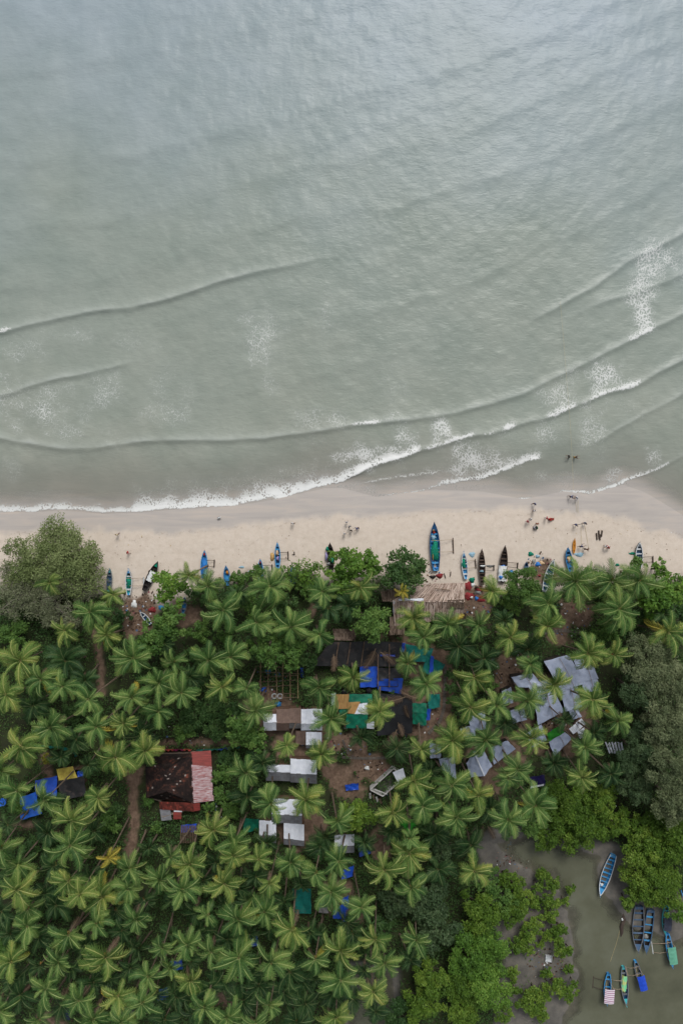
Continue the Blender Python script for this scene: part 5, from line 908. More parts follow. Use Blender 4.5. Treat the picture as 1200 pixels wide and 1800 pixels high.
hut('tarpaulin_hut', 'hut under bright blue tarpaulin at the left photo edge', 'hut', 58, 1418, [(Q4([(35, 1402), (62, 1393), (75, 1430), (37, 1442)], [3.6, 3.9, 3.4, 3.0]), 'tarp', 'ltblue', dict(sag=.08)), (Q4([(62, 1372), (101, 1364), (100, 1400), (62, 1400)], [3.7, 3.7, 3.95, 3.95]), 'tarp', 'blue'), (Q4([(0, 1404), (12, 1402), (10, 1416), (0, 1418)], 2.8), 'tarp', 'ltblue')], walls=[(38, 1404), (62, 1376), (98, 1370), (98, 1398), (72, 1428), (40, 1438)], wz=3.0, wm='darkwall')
hut('tarpaulin_hut', 'hut under dark grey tarpaulin with a yellow sheet, right of the blue tarpaulin hut', 'hut', 124, 1378, [(Q4([(100, 1372), (148, 1364), (152, 1398), (110, 1407)], [3.9, 3.9, 3.3, 3.3]), 'tarp', 'black'), (Q4([(100, 1352), (128, 1347), (136, 1367), (104, 1372)], [3.5, 3.5, 3.95, 3.95]), 'sheet', 'yellow', dict(n=4)), (Q4([(136, 1356), (146, 1354), (148, 1364), (137, 1367)], 3.7), 'tarp', 'blue')], walls=[(103, 1354), (146, 1350), (150, 1396), (110, 1404)], wz=3.2, wm='mudwall')
# unfinished plot with low white walls
r_ = hut('unfinished_building', 'unfinished roofless building with white-topped walls and bare concrete floor', 'building', 678, 1382, [], walls=[(648, 1390), (692, 1350), (714, 1366), (672, 1402)], wz=3.2, wm='white')
m = MB(); m.face([Vector(W(px, py, 1.62)) - r_.location for px, py in ((649, 1391), (673, 1402), (712, 1367), (690, 1351))][::1]); m.build('floor_slab', M_['slab'], r_)
m = MB(); m.bar(Vector(W(658, 1387, 3.1)) - r_.location, Vector(W(680, 1396, 3.1)) - r_.location, .12, .15); m.build('beam', M_['white'], r_)
panel(r_, Q4([(690, 1358), (708, 1350), (712, 1366), (698, 1374)], [3.6, 3.6, 3.4, 3.4]), 'sheet', 'zinc', 2)
for i in range(4):
    m = MB(); a = Vector(W(650 + i * 5.5, 1394 + i * 3.4, 2.2)) - r_.location; b = Vector(W(645 + i * 6.5 + 6, 1404 + i * 2.8, 1.6)) - r_.location; m.bar(a, b, .35, .08); m.build('step_plank', M_['wood'] if i % 2 else M_['white'], r_)
# silver tarpaulin compound on the right
SV = [([(960, 1165), (999, 1154), (1021, 1200), (986, 1211)], [3.6, 3.9, 4.5, 4.3], 'largest silver tarpaulin roof, topmost of the compound'), ([(1009, 1161), (1038, 1161), (1048, 1191), (1022, 1196)], [3.9, 3.5, 3.5, 4.2], 'silver roof right of the largest one, upper of two'), ([(1022, 1197), (1048, 1193), (1050, 1213), (1028, 1215)], [4.1, 3.4, 3.4, 3.9], 'silver roof right of the largest one, lower of two'),
    ([(986, 1213), (1012, 1207), (1020, 1241), (994, 1248)], [4.4, 4.2, 3.5, 3.5], 'long silver roof below the largest one'), ([(999, 1249), (1014, 1246), (1020, 1259), (1007, 1264)], [3.2, 3.2, 2.9, 2.9], 'small square silver roof above the dark alley'), ([(942, 1237), (973, 1219), (987, 1250), (947, 1271)], [4.1, 4.3, 3.4, 3.3], 'wide silver tarpaulin roof above the bright green tarpaulin'),
    ([(901, 1191), (934, 1185), (951, 1207), (912, 1207)], [3.5, 3.7, 4.0, 3.7], 'silver roof at the upper left of the compound'), ([(930, 1206), (962, 1196), (975, 1218), (944, 1236)], [3.8, 4.0, 4.3, 4.0], 'silver roof under a palm in the middle of the compound'), ([(882, 1216), (897, 1210), (900, 1234), (885, 1236)], [3.2, 3.2, 3.0, 3.0], 'narrow silver roof at the left end of the compound'), ([(966, 1304), (994, 1288), (1001, 1300), (975, 1326)], [3.3, 3.3, 3.0, 3.0], 'silver roof directly below the bright green tarpaulin'),
    ([(864, 1315), (890, 1304), (903, 1317), (869, 1341)], [3.5, 3.7, 3.3, 3.2], 'silver roof right of the silver gable shed'), ([(772, 1335), (797, 1332), (800, 1367), (778, 1352)], [3.6, 3.6, 3.0, 3.0], 'silver roof left of the silver gable shed'), ([(755, 1307), (773, 1310), (773, 1331), (757, 1331)], [3.4, 3.4, 3.0, 3.0], 'grey roof at the far left of the silver gable shed'), ([(823, 1262), (850, 1252), (852, 1280), (830, 1284)], [3.5, 3.5, 3.0, 3.0], 'silver roof above the silver gable shed'), ([(810, 1282), (832, 1275), (834, 1292), (816, 1296)], [3.3, 3.3, 3.0, 3.0], 'small silver roof just above the silver gable shed'), ([(925, 1290), (950, 1276), (958, 1300), (936, 1312)], [3.3, 3.3, 3.0, 3.0], 'silver roof left of the bright green tarpaulin'), ([(898, 1250), (918, 1244), (924, 1264), (902, 1270)], [3.2, 3.2, 2.9, 2.9], 'silver roof under palms left of the wide silver roof')]
for pts, zs, lb in SV:
    cx = sum(p[0] for p in pts) / 4; cy = sum(p[1] for p in pts) / 4; pts = [(cx + (p[0] - cx) * 1.14, cy + (p[1] - cy) * 1.14) for p in pts]
    rt = hut('tarpaulin_shed', lb, 'shed', cx, cy, [(Q4(pts, zs), 'tarp', 'silver', dict(sag=.03))], walls=pts, wz=min(zs) - .1, wm='darkwall', group='silver roofed sheds')
    cc = [Vector(W(*q)) - rt.location for q in Q4(pts, zs)]
    for bi, bu in enumerate((.58,)):                            # poles laid on the sheet to hold it down
        m = MB(); m.tube([bil(cc, bu, .02) + Vector((0, 0, .2)), bil(cc, bu + .03, .5) + Vector((0, 0, .16)), bil(cc, bu, .98) + Vector((0, 0, .2))], .035, 5); m.build('weighting_pole', M_['wood'] if bi else M_['bamboo'], rt)

r_ = hut('gable_shed', 'silver gable shed with a pale ridge standing left of the compound', 'shed', 841, 1344, [(Q4([(832, 1321), (851, 1364), (827, 1366), (819, 1342)], [4.6, 4.6, 3.5, 3.5]), 'tarp', 'silver', dict(sag=0)), (Q4([(851, 1364), (832, 1321), (850, 1319), (864, 1346)], [4.6, 4.6, 3.5, 3.5]), 'tarp', 'silver', dict(sag=0))], walls=[(821, 1342), (833, 1324), (849, 1321), (862, 1346), (850, 1362), (828, 1364)], wz=3.4, wm='darkwall')
m = MB(); m.bar(Vector(W(832, 1321, 4.68)) - r_.location, Vector(W(851, 1364, 4.68)) - r_.location, .2, .08); m.build('ridge_strip', M_['zinc'], r_)
hut('lime_shelter', 'bright lime green tarpaulin shelter below the wide silver roof', 'shelter', 976, 1288, [(Q4([(959, 1291), (986, 1273), (994, 1287), (966, 1303)], [3.4, 3.4, 3.1, 3.1]), 'tarp', 'lime', dict(sag=-.06))], posts=[(961, 1291), (985, 1275), (992, 1287), (967, 1301)], wz=3.0)
r_ = hut('white_sheet_shelter', 'shelter with broken white roof sheets right of the bright green tarpaulin', 'shelter', 1016, 1282, [], posts=[(1001, 1282), (1020, 1266), (1031, 1276), (1021, 1296)], wz=2.9)
for i, pts in enumerate([[(999, 1281), (1010, 1272), (1018, 1283), (1007, 1291)], [(1011, 1271), (1021, 1263), (1028, 1272), (1018, 1282)], [(1014, 1286), (1026, 1279), (1026, 1296), (1018, 1298)]]): panel(r_, Q4(pts, [3.0 + .05 * i, 3.1 + .06 * i, 3.0, 3.0]), 'sheet', 'zinc', 1, seed=i)
r_ = hut('white_sheet_shelter', 'row of loose white roof strips beside the casuarinas', 'shelter', 1078, 1312, [], posts=[(1064, 1304), (1090, 1302), (1096, 1320), (1072, 1326)], wz=2.6)
for i in range(6): panel(r_, Q4([(1062 + i * 5.5, 1304 + (i % 2) * 3), (1065 + i * 5.5, 1304), (1073 + i * 4.6, 1324), (1070 + i * 4.6, 1325)], 2.75 + .04 * i), 'sheet', 'zinc', 1, seed=i)
# under the lower grove
hut('tarpaulin_shed', 'teal tarpaulin shelter showing between the palms of the lower grove', 'shelter', 530, 1583, [(Q4([(513, 1562), (546, 1562), (547, 1606), (520, 1606)], [3.6, 3.6, 3.0, 3.0]), 'tarp', 'teal')], posts=[(515, 1564), (544, 1564), (545, 1604), (522, 1604)], wz=2.95)
for pts, mk, lb in [([(586, 1600), (602, 1590), (602, 1616), (585, 1614)], 'blue', 'blue tarpaulin roof right of the teal shelter, largest blue patch in the lower grove'), ([(560, 1588), (575, 1586), (577, 1606), (560, 1604)], 'clear', 'pale plastic roof between the teal shelter and the blue tarpaulin'), ([(602, 1530), (622, 1521), (619, 1541), (600, 1546)], 'blue', 'blue tarpaulin roof below the grey roof under palms'), ([(600, 1580), (613, 1574), (611, 1622), (600, 1626)], 'blue', 'narrow upright blue tarpaulin strip in the lower grove'), ([(207, 1770), (236, 1768), (236, 1790), (208, 1790)], 'black', 'dark roof with blue rim near the bottom edge'), ([(272, 1742), (294, 1736), (298, 1756), (276, 1760)], 'blue', 'small blue roof among palms near the bottom edge'), ([(114, 1772), (124, 1767), (123, 1793), (115, 1794)], 'purple', 'dark purple tarpaulin near the bottom left corner'), ([(440, 1650), (452, 1645), (455, 1662), (442, 1664)], 'blue', 'blue tarpaulin scrap roof among lower middle palms'), ([(300, 1690), (320, 1686), (322, 1704), (302, 1706)], 'blue', 'blue roof deep in the dark gap of the lower grove'), ([(700, 1446), (716, 1438), (736, 1448), (718, 1462)], 'lime', 'green tarpaulin roof under palms below the unfinished plot'), ([(628, 1482), (648, 1478), (652, 1500), (632, 1506)], 'drum', 'blue clutter roof left of the lower middle palms'), ([(606, 1380), (630, 1376), (630, 1388), (608, 1390)], 'blue', 'heap of blue tarpaulin by the brown clearing'), ([(450, 1592), (462, 1586), (466, 1600), (452, 1604)], 'blue', 'tiny blue roof left of the teal shelter')]:
    cx = sum(p[0] for p in pts) / 4; cy = sum(p[1] for p in pts) / 4; z = 3.2 if 'heap' not in lb else 1.9
    hut('tarpaulin_shelter', lb, 'shelter', cx, cy, [(Q4(pts, [z + .3, z + .3, z, z]), 'tarp', mk)], posts=pts, wz=z - .05)
hut('tarpaulin_shelter', 'dark blue tarpaulin roof under palms below the silver compound', 'shelter', 942, 1378, [(Q4([(930, 1366), (956, 1362), (958, 1380), (932, 1386)], [3.1, 3.1, 2.9, 2.9]), 'tarp', 'purple'), (Q4([(932, 1382), (955, 1378), (955, 1381), (932, 1386)], 2.98), 'sheet', 'zinc', dict(n=1))], posts=[(931, 1368), (955, 1364), (957, 1379), (933, 1384)], wz=2.8)
# thatched boat shed
hut('thatched_shed', 'large boat shed thatched with dry grey-brown palm leaves', 'shed', 755, 1058, [(Q4([(735, 1028), (816, 1025), (816, 1056), (692, 1056)], [3.4, 3.4, 4.6, 4.6])[::1], 'thatch', 'thatch'), (Q4([(692, 1056), (816, 1056), (814, 1082), (693, 1098)], [4.6, 4.6, 3.3, 3.3]), 'thatch', 'thatch'), (Q4([(670, 1040), (700, 1036), (698, 1056), (672, 1056)], [3.2, 3.4, 4.0, 3.8]), 'thatch', 'oldthatch'), (Q4([(786, 1055), (815, 1054), (815, 1068), (786, 1068)], [4.72, 4.72, 4.3, 4.3]), 'thatch', 'oldthatch'), (Q4([(685, 1085), (711, 1084), (711, 1113), (685, 1114)], [3.0, 3.0, 3.4, 3.4]), 'thatch', 'oldthatch'), (Q4([(700, 1052), (744, 1052), (744, 1056), (700, 1056)], 4.8), 'tarp', 'zinc', dict(sag=0, name='ridge_sheet')), (Q4([(690, 1056), (694, 1056), (695, 1082), (691, 1082)], [4.7, 4.7, 3.6, 3.6]), 'tarp', 'zinc', dict(sag=0, name='edge_sheet'))], posts=[(736, 1030), (814, 1028), (812, 1080), (695, 1096), (694, 1058)], wz=3.2)
# pole framed workshop with its clutter
r_ = empty('pole_workshop', (*W(490, 1192, 1.4)[:2], gz(490, 1192))); tag(r_, 'roofless workshop of thin poles crowded with nets and scrap', 'workshop')
for i in range(6):
    for j in range(5):
        x, y = 458 + i * 13, 1156 + j * 17; p = Vector(W(x, y, 3.4)) - r_.location
        m = MB(); m.tube([(p.x, p.y, -.1), (p.x, p.y, 2.1)], .05, 5); m.build('post', M_['bamboo'], r_)
for i in range(6):
    a = Vector(W(458 + i * 13, 1152, 3.5)) - r_.location; b = Vector(W(458 + i * 13 + random.uniform(-4, 4), 1228, 3.45)) - r_.location; m = MB(); m.tube([a, b], .055, 5); m.build('roof_pole', M_['bamboo'], r_)
for j in range(9):
    a = Vector(W(454 + random.uniform(0, 14), 1154 + j * 9, 3.62)) - r_.location; b = Vector(W(520 + random.uniform(-8, 8), 1154 + j * 9 + random.uniform(-4, 4), 3.62)) - r_.location; m = MB(); m.tube([a, b], .05, 5); m.build('roof_pole', M_['wood'], r_)

# ------------------------------------------------------------ boats
B_ = {
    'blue': mat('boat_blue', C(46, 130, 188), C(34, 98, 150), stain=.45, stainc=(0.16, 0.14, 0.12, 1), rough=.5, spec=.35, scale=1.6, orand=.12), 'sky': mat('boat_sky_blue', C(70, 160, 214), C(52, 128, 186), stain=.45, stainc=(0.16, 0.14, 0.12, 1), rough=.5, scale=1.6, orand=.12), 'navy': mat('boat_navy', C(34, 84, 128), C(24, 60, 96), rough=.5, scale=1.6), 'turq': mat('boat_turquoise', C(70, 180, 186), C(48, 140, 150), stain=.45, stainc=(0.16, 0.14, 0.12, 1), rough=.5, scale=1.6),
    'black': mat('tarred_wood', C(48, 42, 40), C(28, 24, 24), rough=.7, scale=1.8, orand=.2), 'brown': mat('old_boat_wood', C(92, 76, 66), C(56, 46, 42), rough=.8, scale=1.8, orand=.2), 'white': mat('boat_white', C(214, 218, 220), C(176, 182, 186), stain=.45, stainc=(0.16, 0.14, 0.12, 1), rough=.5, scale=1.6), 'grey': mat('boat_grey', C(120, 126, 134), C(84, 90, 98), rough=.6, scale=1.6), 'red': mat('boat_red', C(176, 60, 48), C(132, 44, 38), rough=.5), 'steel': mat('boat_slate', C(78, 108, 140), C(52, 76, 104), stain=.45, stainc=(0.16, 0.14, 0.12, 1), rough=.55, scale=1.6),
    'netgreen': mat('green_fishing_net', C(16, 140, 112), C(8, 96, 78), rough=.85, scale=3, contrast=.7, bump=.8, bscale=9), 'netyellow': mat('straw_coloured_net', C(206, 172, 116), C(170, 134, 84), rough=.85, scale=3, bump=.8, bscale=9), 'netblue': mat('pale_blue_net', C(160, 190, 204), C(120, 156, 176), rough=.85, scale=3, bump=.8, bscale=9), 'netred': mat('red_fishing_net', C(150, 54, 56), C(108, 38, 42), rough=.85, scale=3, bump=.8, bscale=9), 'netgrey': mat('grey_fishing_net', C(150, 152, 150), C(112, 114, 112), rough=.85, scale=3, bump=.8, bscale=9), 'nettan': mat('tan_cloth', C(212, 184, 150), C(176, 146, 112), rough=.85, scale=3), 'lilac': mat('lilac_cloth', C(158, 148, 190), C(124, 116, 158), rough=.8, scale=2),
    'cover': mat('white_boat_cover', C(232, 234, 232), C(200, 204, 206), rough=.6, scale=1.2, bump=.4, bscale=3), 'bluecover': mat('blue_boat_cover', C(60, 140, 214), C(30, 96, 176), rough=.5, scale=1.5, contrast=.7, bump=.4, bscale=3), 'canopygreen': mat('pale_green_canopy', C(110, 176, 150), C(84, 146, 122), rough=.6, scale=1.2), 'canopyblue': mat('royal_blue_canopy', C(36, 84, 210), C(26, 62, 170), rough=.5, scale=1.2), 'canopydark': mat('slate_canopy', C(62, 68, 84), C(46, 50, 64), rough=.6, scale=1.2), 'greenyellow': mat('green_yellow_cover', C(120, 214, 160), C(196, 204, 130), rough=.5, scale=.8, contrast=.9),
    'canvas': mat('orange_canoe_paint', C(214, 146, 52), C(170, 110, 38), rough=.5, scale=2), 'pole': mat('pale_pole', C(176, 160, 140), C(132, 116, 98), rough=.75, scale=2), 'darkpole': mat('dark_pole', C(84, 72, 64), C(54, 46, 42), rough=.8, scale=2),
}
def stripe_mat():
    m, t, p = new_mat('striped_canopy'); tc = t.nodes.new('ShaderNodeTexCoord'); s = t.nodes.new('ShaderNodeSeparateXYZ'); t.links.new(tc.outputs['Object'], s.inputs[0])
    f = math_(t, 'FRACT', math_(t, 'MULTIPLY', s.outputs[1], 2.9)); r = ramp(t, [(0.0, C(150, 92, 128)), (0.36, C(140, 96, 134)), (0.40, C(222, 214, 222)), (1.0, C(230, 224, 228))]); r.color_ramp.interpolation = 'CONSTANT'; t.links.new(f, r.inputs[0]); t.links.new(r.outputs[0], p.inputs['Base Color']); p.inputs['Roughness'].default_value = .7
    return m
B_['stripe'] = stripe_mat()
def beam(t, hb, stern):
    if t >= 0: return hb * (1 - t ** 2.1) ** .85 if t < 1 else 0.0
    return hb * (1 - (1 - stern) * (-t) ** 2.0)
def boat(px, py, Lp, Bp, head, label, hull='blue', inside='sky', rim='white', stern=.42, th=5, thm=None, z=None, depth=.7, out=None, bowcap=None, deck=True, canopy=None, canopym=None, name='fishing_boat', sternm=None, group=None, bilge=None):
    """Lp, Bp in photo pixels; head in degrees clockwise from up; out = (side, distance px, float px, y offset fraction, material)"""
    g_ = gz(px, py) if z is None else z; k = 1 / PPM(g_ + .5); L_ = Lp * k; hb = Bp * k / 2; x, y, _ = W(px, py, g_ + .5)
    root = empty(name, (x, y, g_), -rad(head)); tag(root, label, 'boat', group); n = 22; D = depth
    ts = [-1 + 2 * i / n for i in range(n + 1)]
    def sec(t, off, zoff):
        b = max(0.0, beam(t, hb, stern) - off); sh = D * (1 + (.45 * max(0, t) ** 2.2 + .18 * max(0, -t) ** 2)); ke = .0 + D * .55 * max(0, t) ** 3.5
        ke += zoff; yy = t * (L_ / 2 - off * .6)
        return [(sx * b * f, yy, ke + (sh - zoff * 0 - ke) * h) for sx, f, h in ((-1, 1, 1), (-1, .93, .55), (-1, .62, .14), (0, 0, 0), (1, .62, .14), (1, .93, .55), (1, 1, 1))]
    def loft(off, zoff, flip=False, close=True):
        m = MB(); b = 0
        for t in ts: m.v += sec(t, off, zoff)
        for i in range(n):
            for j in range(6):
                f = (i * 7 + j, i * 7 + j + 1, (i + 1) * 7 + j + 1, (i + 1) * 7 + j); m.f.append(f if not flip else f[::-1]); m.m.append(0)
        if close: m.f.append(tuple(range(7))); m.m.append(0)
        return m
    hl = loft(0, 0).build('hull', B_[hull], root, smooth=True); loft(.05, .10, True).build('hull_lining', B_[inside], hl, smooth=True)
    for sx in (-1, 1):
        m = MB(); pts = [Vector((sx * (beam(t, hb, stern) - .015), t * L_ / 2, D * (1 + (.45 * max(0, t) ** 2.2 + .18 * max(0, -t) ** 2)) + .02)) for t in ts]
        for a, b in zip(pts[:-1], pts[1:]): m.bar(a, b, .13, .07)
        m.build('gunwale', B_[rim], hl)
    for i in range(th):
        t = -.82 + 1.5 * (i + .5) / th; b = beam(t, hb, stern); m = MB(); m.box((0, t * L_ / 2, D * .8), (2 * b - .06, .2 + .10 * (i % 3 == 0), .05)); m.build('thwart', B_[thm or rim], root)
    def cap(t0, t1, mk, nm, zz):
        m = MB(); st = [t0 + (t1 - t0) * i / 6 for i in range(7)]
        for i in range(6):
            a, b = st[i], st[i + 1]; za = D * (1 + .45 * max(0, a) ** 2.2 + .18 * max(0, -a) ** 2) + zz; zb = D * (1 + .45 * max(0, b) ** 2.2 + .18 * max(0, -b) ** 2) + zz; ba, bb = beam(a, hb, stern), beam(b, hb, stern)
            m.face([(-ba, a * L_ / 2, za), (ba, a * L_ / 2, za), (bb, b * L_ / 2, zb), (-bb, b * L_ / 2, zb)] if b > a else [(-bb, b * L_ / 2, zb), (bb, b * L_ / 2, zb), (ba, a * L_ / 2, za), (-ba, a * L_ / 2, za)])
        m.build(nm, B_[mk], root)
    if deck: cap(.68, .998, bowcap or hull, 'foredeck', .012); cap(-1, -.86, sternm or hull, 'stern_deck', -.03)
    m = MB(); m.tube([(0, L_ / 2 - .12, D * 1.2), (0, L_ / 2 + .12, D * 1.5), (0, L_ / 2 + .2, D * 1.85)], [.07, .06, .035], 6); m.build('stem_post', B_[bowcap or hull], hl)
    if out:
        side, dist, fl, fr, mk = out; dx = dist * k * side; fy = fr * L_ / 2
        m = MB(); m.tube([(dx, fy - fl * k / 2, .14), (dx, fy + fl * k * .35, .14), (dx, fy + fl * k / 2, .26)], [.11, .12, .05], 7); fo_ = m.build('outrigger_float', B_[mk], root)
        for s in (-1, 1):
            yy = fy + s * fl * k * .36; m = MB(); m.tube([(-side * hb * .7, yy, D * 1.02), (side * hb, yy, D * 1.08), (dx * .65, yy + .05 * s, D * .95), (dx, yy, .22)], [.05, .05, .045, .04], 6); m.build('outrigger_boom', B_['pole' if mk != 'darkpole' else 'darkpole'], fo_)
    if canopy:
        t0, t1, wd, mk = canopy; hz = D + 1.15; m = MB()
        m.grid(lambda u, v: ((u - .5) * wd * k, (t0 + (t1 - t0) * v) * L_ / 2, hz + .16 * math.sin(math.pi * u) + .03 * math.sin(v * 25)), 8, 16); cn_ = m.build('canopy', B_[mk], root, smooth=True)
        for sx in (-1, 1):
            for t in (t0 + .02, t1 - .02):
                m = MB(); m.tube([(sx * (beam(t, hb, stern) - .05), t * L_ / 2, D * .9), (sx * wd * k * .46, t * L_ / 2, hz)], .03, 5); m.build('canopy_pole', B_['pole'], cn_)
        for sx in (-1, 1):
            m = MB(); tt = t0 - .32 if t0 > -.5 else t0 - .2; m.tube([(sx * wd * k * .42, t0 * L_ / 2, hz), (sx * .2, tt * L_ / 2, D * 1.0)], .03, 5); m.build('canopy_stay', B_['pole'], cn_)
    return root
def heap(px, py, rx, ry, h, z, mk, label, name='net_heap', cat='fishing net', rot=0, seed=0, group=None):
    """a lumpy pile; rx, ry half sizes in photo pixels"""
    k = 1 / PPM(z); x, y, _ = W(px, py, z); m = MB(); n, nr = 20, 6; m.v.append((0, 0, h)); s = seed + px
    for j in range(1, nr + 1):
        q = j / nr
        for i in range(n):
            a = 2 * math.pi * i / n; w_ = 1 + .16 * math.sin(3 * a + s) + .1 * math.sin(7 * a + 2 * s); zz = h * (1 - q ** 2.4) + (0 if j == nr else .22 * h * math.sin(5 * a + 9 * q + s) * q)
            m.v.append((rx * k * q * w_ * math.cos(a), ry * k * q * w_ * math.sin(a), max(zz, 0 if j < nr else -.04)))
    for i in range(n): m.f.append((0, 1 + i, 1 + (i + 1) % n)); m.m.append(0)
    for j in range(nr - 1):
        for i in range(n): a = 1 + j * n; m.f.append((a + i, a + n + i, a + n + (i + 1) % n, a + (i + 1) % n)); m.m.append(0)
    o = m.build(name, B_[mk] if mk in B_ else M_[mk], None, (x, y, z), (0, 0, rad(rot)), smooth=True); return tag(o, label, cat, group)
def drape(px, py, w_, l_, z, mk, label, rot=0, name='boat_cover', cat='cover', arch=.3):
    k = 1 / PPM(z); x, y, _ = W(px, py, z); m = MB(); m.grid(lambda u, v: ((u - .5) * w_ * k * (1 + .06 * math.sin(v * 17 + px)), (v - .5) * l_ * k * (1 + .04 * math.sin(u * 15)), arch * math.sin(math.pi * u) + .05 * math.sin(u * 21 + v * 13 + px) - .1 * (abs(u - .5) > .42)), 12, 14)
    o = m.build(name, B_[mk], None, (x, y, z), (0, 0, rad(rot)), smooth=True); return tag(o, label, cat)
# on the beach, left to right
boat(193, 1020, 40, 9, 4, 'faded green-blue boat half hidden under the left trees', 'turq', 'steel', 'grey', th=3)
boat(227, 1023, 46, 11, 0, 'white-rimmed blue boat with green net, leftmost open boat on the sand', 'sky', 'turq', 'white', th=3, out=(1, 25, 18, 0.0, 'white'), depth=.65)
heap(227, 1024, 4.8, 10, .45, gz(227, 1023) + .45, 'netgreen', 'green net lying in the white-rimmed blue boat'); heap(227.5, 1008, 3, 4, .3, gz(227, 1023) + .4, 'black', 'dark bundle in the bow of the white-rimmed boat', 'bundle', 'bundle')
boat(266, 1013, 56, 13, 26, 'black boat with a white cover lying tilted on the sand', 'black', 'black', 'black', th=4, bowcap='netgreen')
drape(266, 1013, 12, 19, gz(266, 1013) + .7, 'cover', 'white cloth thrown over the black boat', -26)
boat(359, 992, 48, 11, 3, 'blue boat with red tip covered by a blue sheet', 'blue', 'sky', 'sky', th=3, out=(1, 17, 14, .1, 'darkpole'), bowcap='red', depth=.62)
drape(359, 995, 9.5, 28, gz(359, 992) + .58, 'bluecover', 'crumpled blue sheet over the red-tipped boat', -3, arch=.22)
boat(399, 1012, 34, 10, -4, 'blue boat with orange bundle at the tree edge', 'blue', 'sky', 'blue', th=2); heap(400, 1006, 3, 4, .3, gz(399, 1010) + .5, 'canvas', 'orange bundle in the blue boat at the tree edge', 'bundle', 'bundle')
boat(458, 1003, 40, 9, 0, 'boat with red tip showing from under a bush', 'turq', 'steel', 'sky', th=3, out=(1, 20, 14, .2, 'darkpole'), bowcap='red')
boat(488, 977, 46, 9, -1, 'slim blue boat with tan bundles beside a straw-coloured net', 'blue', 'navy', 'sky', th=4, out=(1, 18, 15, 0, 'darkpole'), depth=.6)
heap(487, 972, 3.4, 5, .3, gz(488, 977) + .4, 'nettan', 'tan bundle in the slim blue boat', 'bundle', 'bundle'); heap(488, 982, 3.2, 4, .3, gz(488, 977) + .4, 'lilac', 'lilac bundle in the slim blue boat', 'bundle', 'bundle'); heap(479, 979, 4.6, 7.5, .45, gz(479, 979), 'netyellow', 'oval straw-coloured net heap on the sand beside the slim blue boat')
boat(515, 1012, 34, 9, 0, 'dark blue boat tip at the bushes between blue boats', 'navy', 'steel', 'blue', th=2)
boat(581, 979, 48, 12, -3, 'black boat heaped with green nets beside the bright trees', 'black', 'black', 'black', th=3)
for i, (dx, dy, r1_, r2_, mk, lb) in enumerate([(-4, -14, 3, 4, 'netgreen', 'small green net at the bow of the net-heaped black boat'), (4, 6, 4.2, 4.2, 'netgreen', 'round green net coil on the net-heaped black boat'), (-5.5, -1, 2.6, 7, 'lilac', 'lilac cloth on the left side of the net-heaped black boat'), (-2, 12, 3.4, 2.6, 'netgrey', 'grey bundle at the stern of the net-heaped black boat')]): heap(579 + dx, 979 + dy, r1_, r2_, .35, gz(580, 979) + .65, mk, lb, 'net_heap' if 'net' in mk else 'bundle', 'fishing net' if 'net' in mk else 'bundle')
boat(763.5, 961, 84, 17, -2, 'longest blue boat on the sand, filled with green net', 'blue', 'blue', 'navy', th=5, thm='sky', out=(1, 33, 28, .02, 'brown'), depth=.85, bowcap='navy', stern=.55, sternm='sky')
heap(764, 968, 7.2, 18, .55, gz(763, 960) + .62, 'netgreen', 'long green net filling the longest blue boat'); heap(760, 974, 1.8, 11, .5, gz(763, 960) + .55, 'netyellow', 'yellow rope of net along the left of the longest blue boat'); heap(761, 945, 4.4, 5, .4, gz(763, 960) + .5, 'netblue', 'pale blue net near the bow of the longest blue boat'); heap(762, 936, 2.8, 3, .4, gz(763, 960) + .6, 'red', 'red bundle at the bow of the longest blue boat', 'bundle', 'bundle'); heap(761, 932, 2.4, 2.2, .5, gz(763, 960) + .7, 'netyellow', 'yellow bundle at the bow of the longest blue boat', 'bundle', 'bundle'); heap(766, 999, 4, 2.4, .4, gz(763, 1000) + .6, 'bluecover', 'blue sheet at the stern of the longest blue boat', 'bundle', 'bundle')
boat(816, 994, 48, 10, -5, 'small blue boat with green net right of the longest boat', 'sky', 'sky', 'white', th=4, thm='white', out=(1, 20, 17, .05, 'brown'), depth=.6)
heap(814, 991, 4.0, 9, .4, gz(815, 993) + .48, 'netgreen', 'green net lying in the small blue boat')
boat(846, 997, 62, 11, -1, 'dark wooden boat with open ribs between two nets', 'brown', 'black', 'brown', th=8, out=(1, 22, 10, -.05, 'darkpole')); heap(848, 995, 5, 1.6, .2, gz(846, 995) + .75, 'cover', 'white plank-like bundle across the dark ribbed boat', 'bundle', 'bundle'); heap(846, 1004, 4, 2.2, .3, gz(846, 1000) + .6, 'netblue', 'pale bundle in the dark ribbed boat', 'bundle', 'bundle')
heap(861, 995, 8, 2.2, .2, gz(861, 995), 'netgrey', 'grey net stretched on the sand beside the dark ribbed boat')
boat(884, 992, 64, 13, 4, 'dark boat with white sheet over its stern half', 'black', 'black', 'brown', th=6, out=(1, 26, 10, 0, 'darkpole')); drape(883, 1008, 15, 27, gz(883, 1005) + .75, 'cover', 'white sheet over the dark boat at the trees', -3); heap(880, 1015, 3.6, 3.4, .3, gz(880, 1012) + .95, 'bluecover', 'round blue bundle on the white boat sheet', 'bundle', 'bundle'); heap(884, 995, 4, 2, .3, gz(884, 995) + .8, 'bluecover', 'blue cloth at the top of the white boat sheet', 'bundle', 'bundle'); heap(897, 1006, 5, 4, .4, gz(897, 1006), 'blue', 'blue bundle on the sand right of the white-sheeted boat', 'bundle', 'bundle')
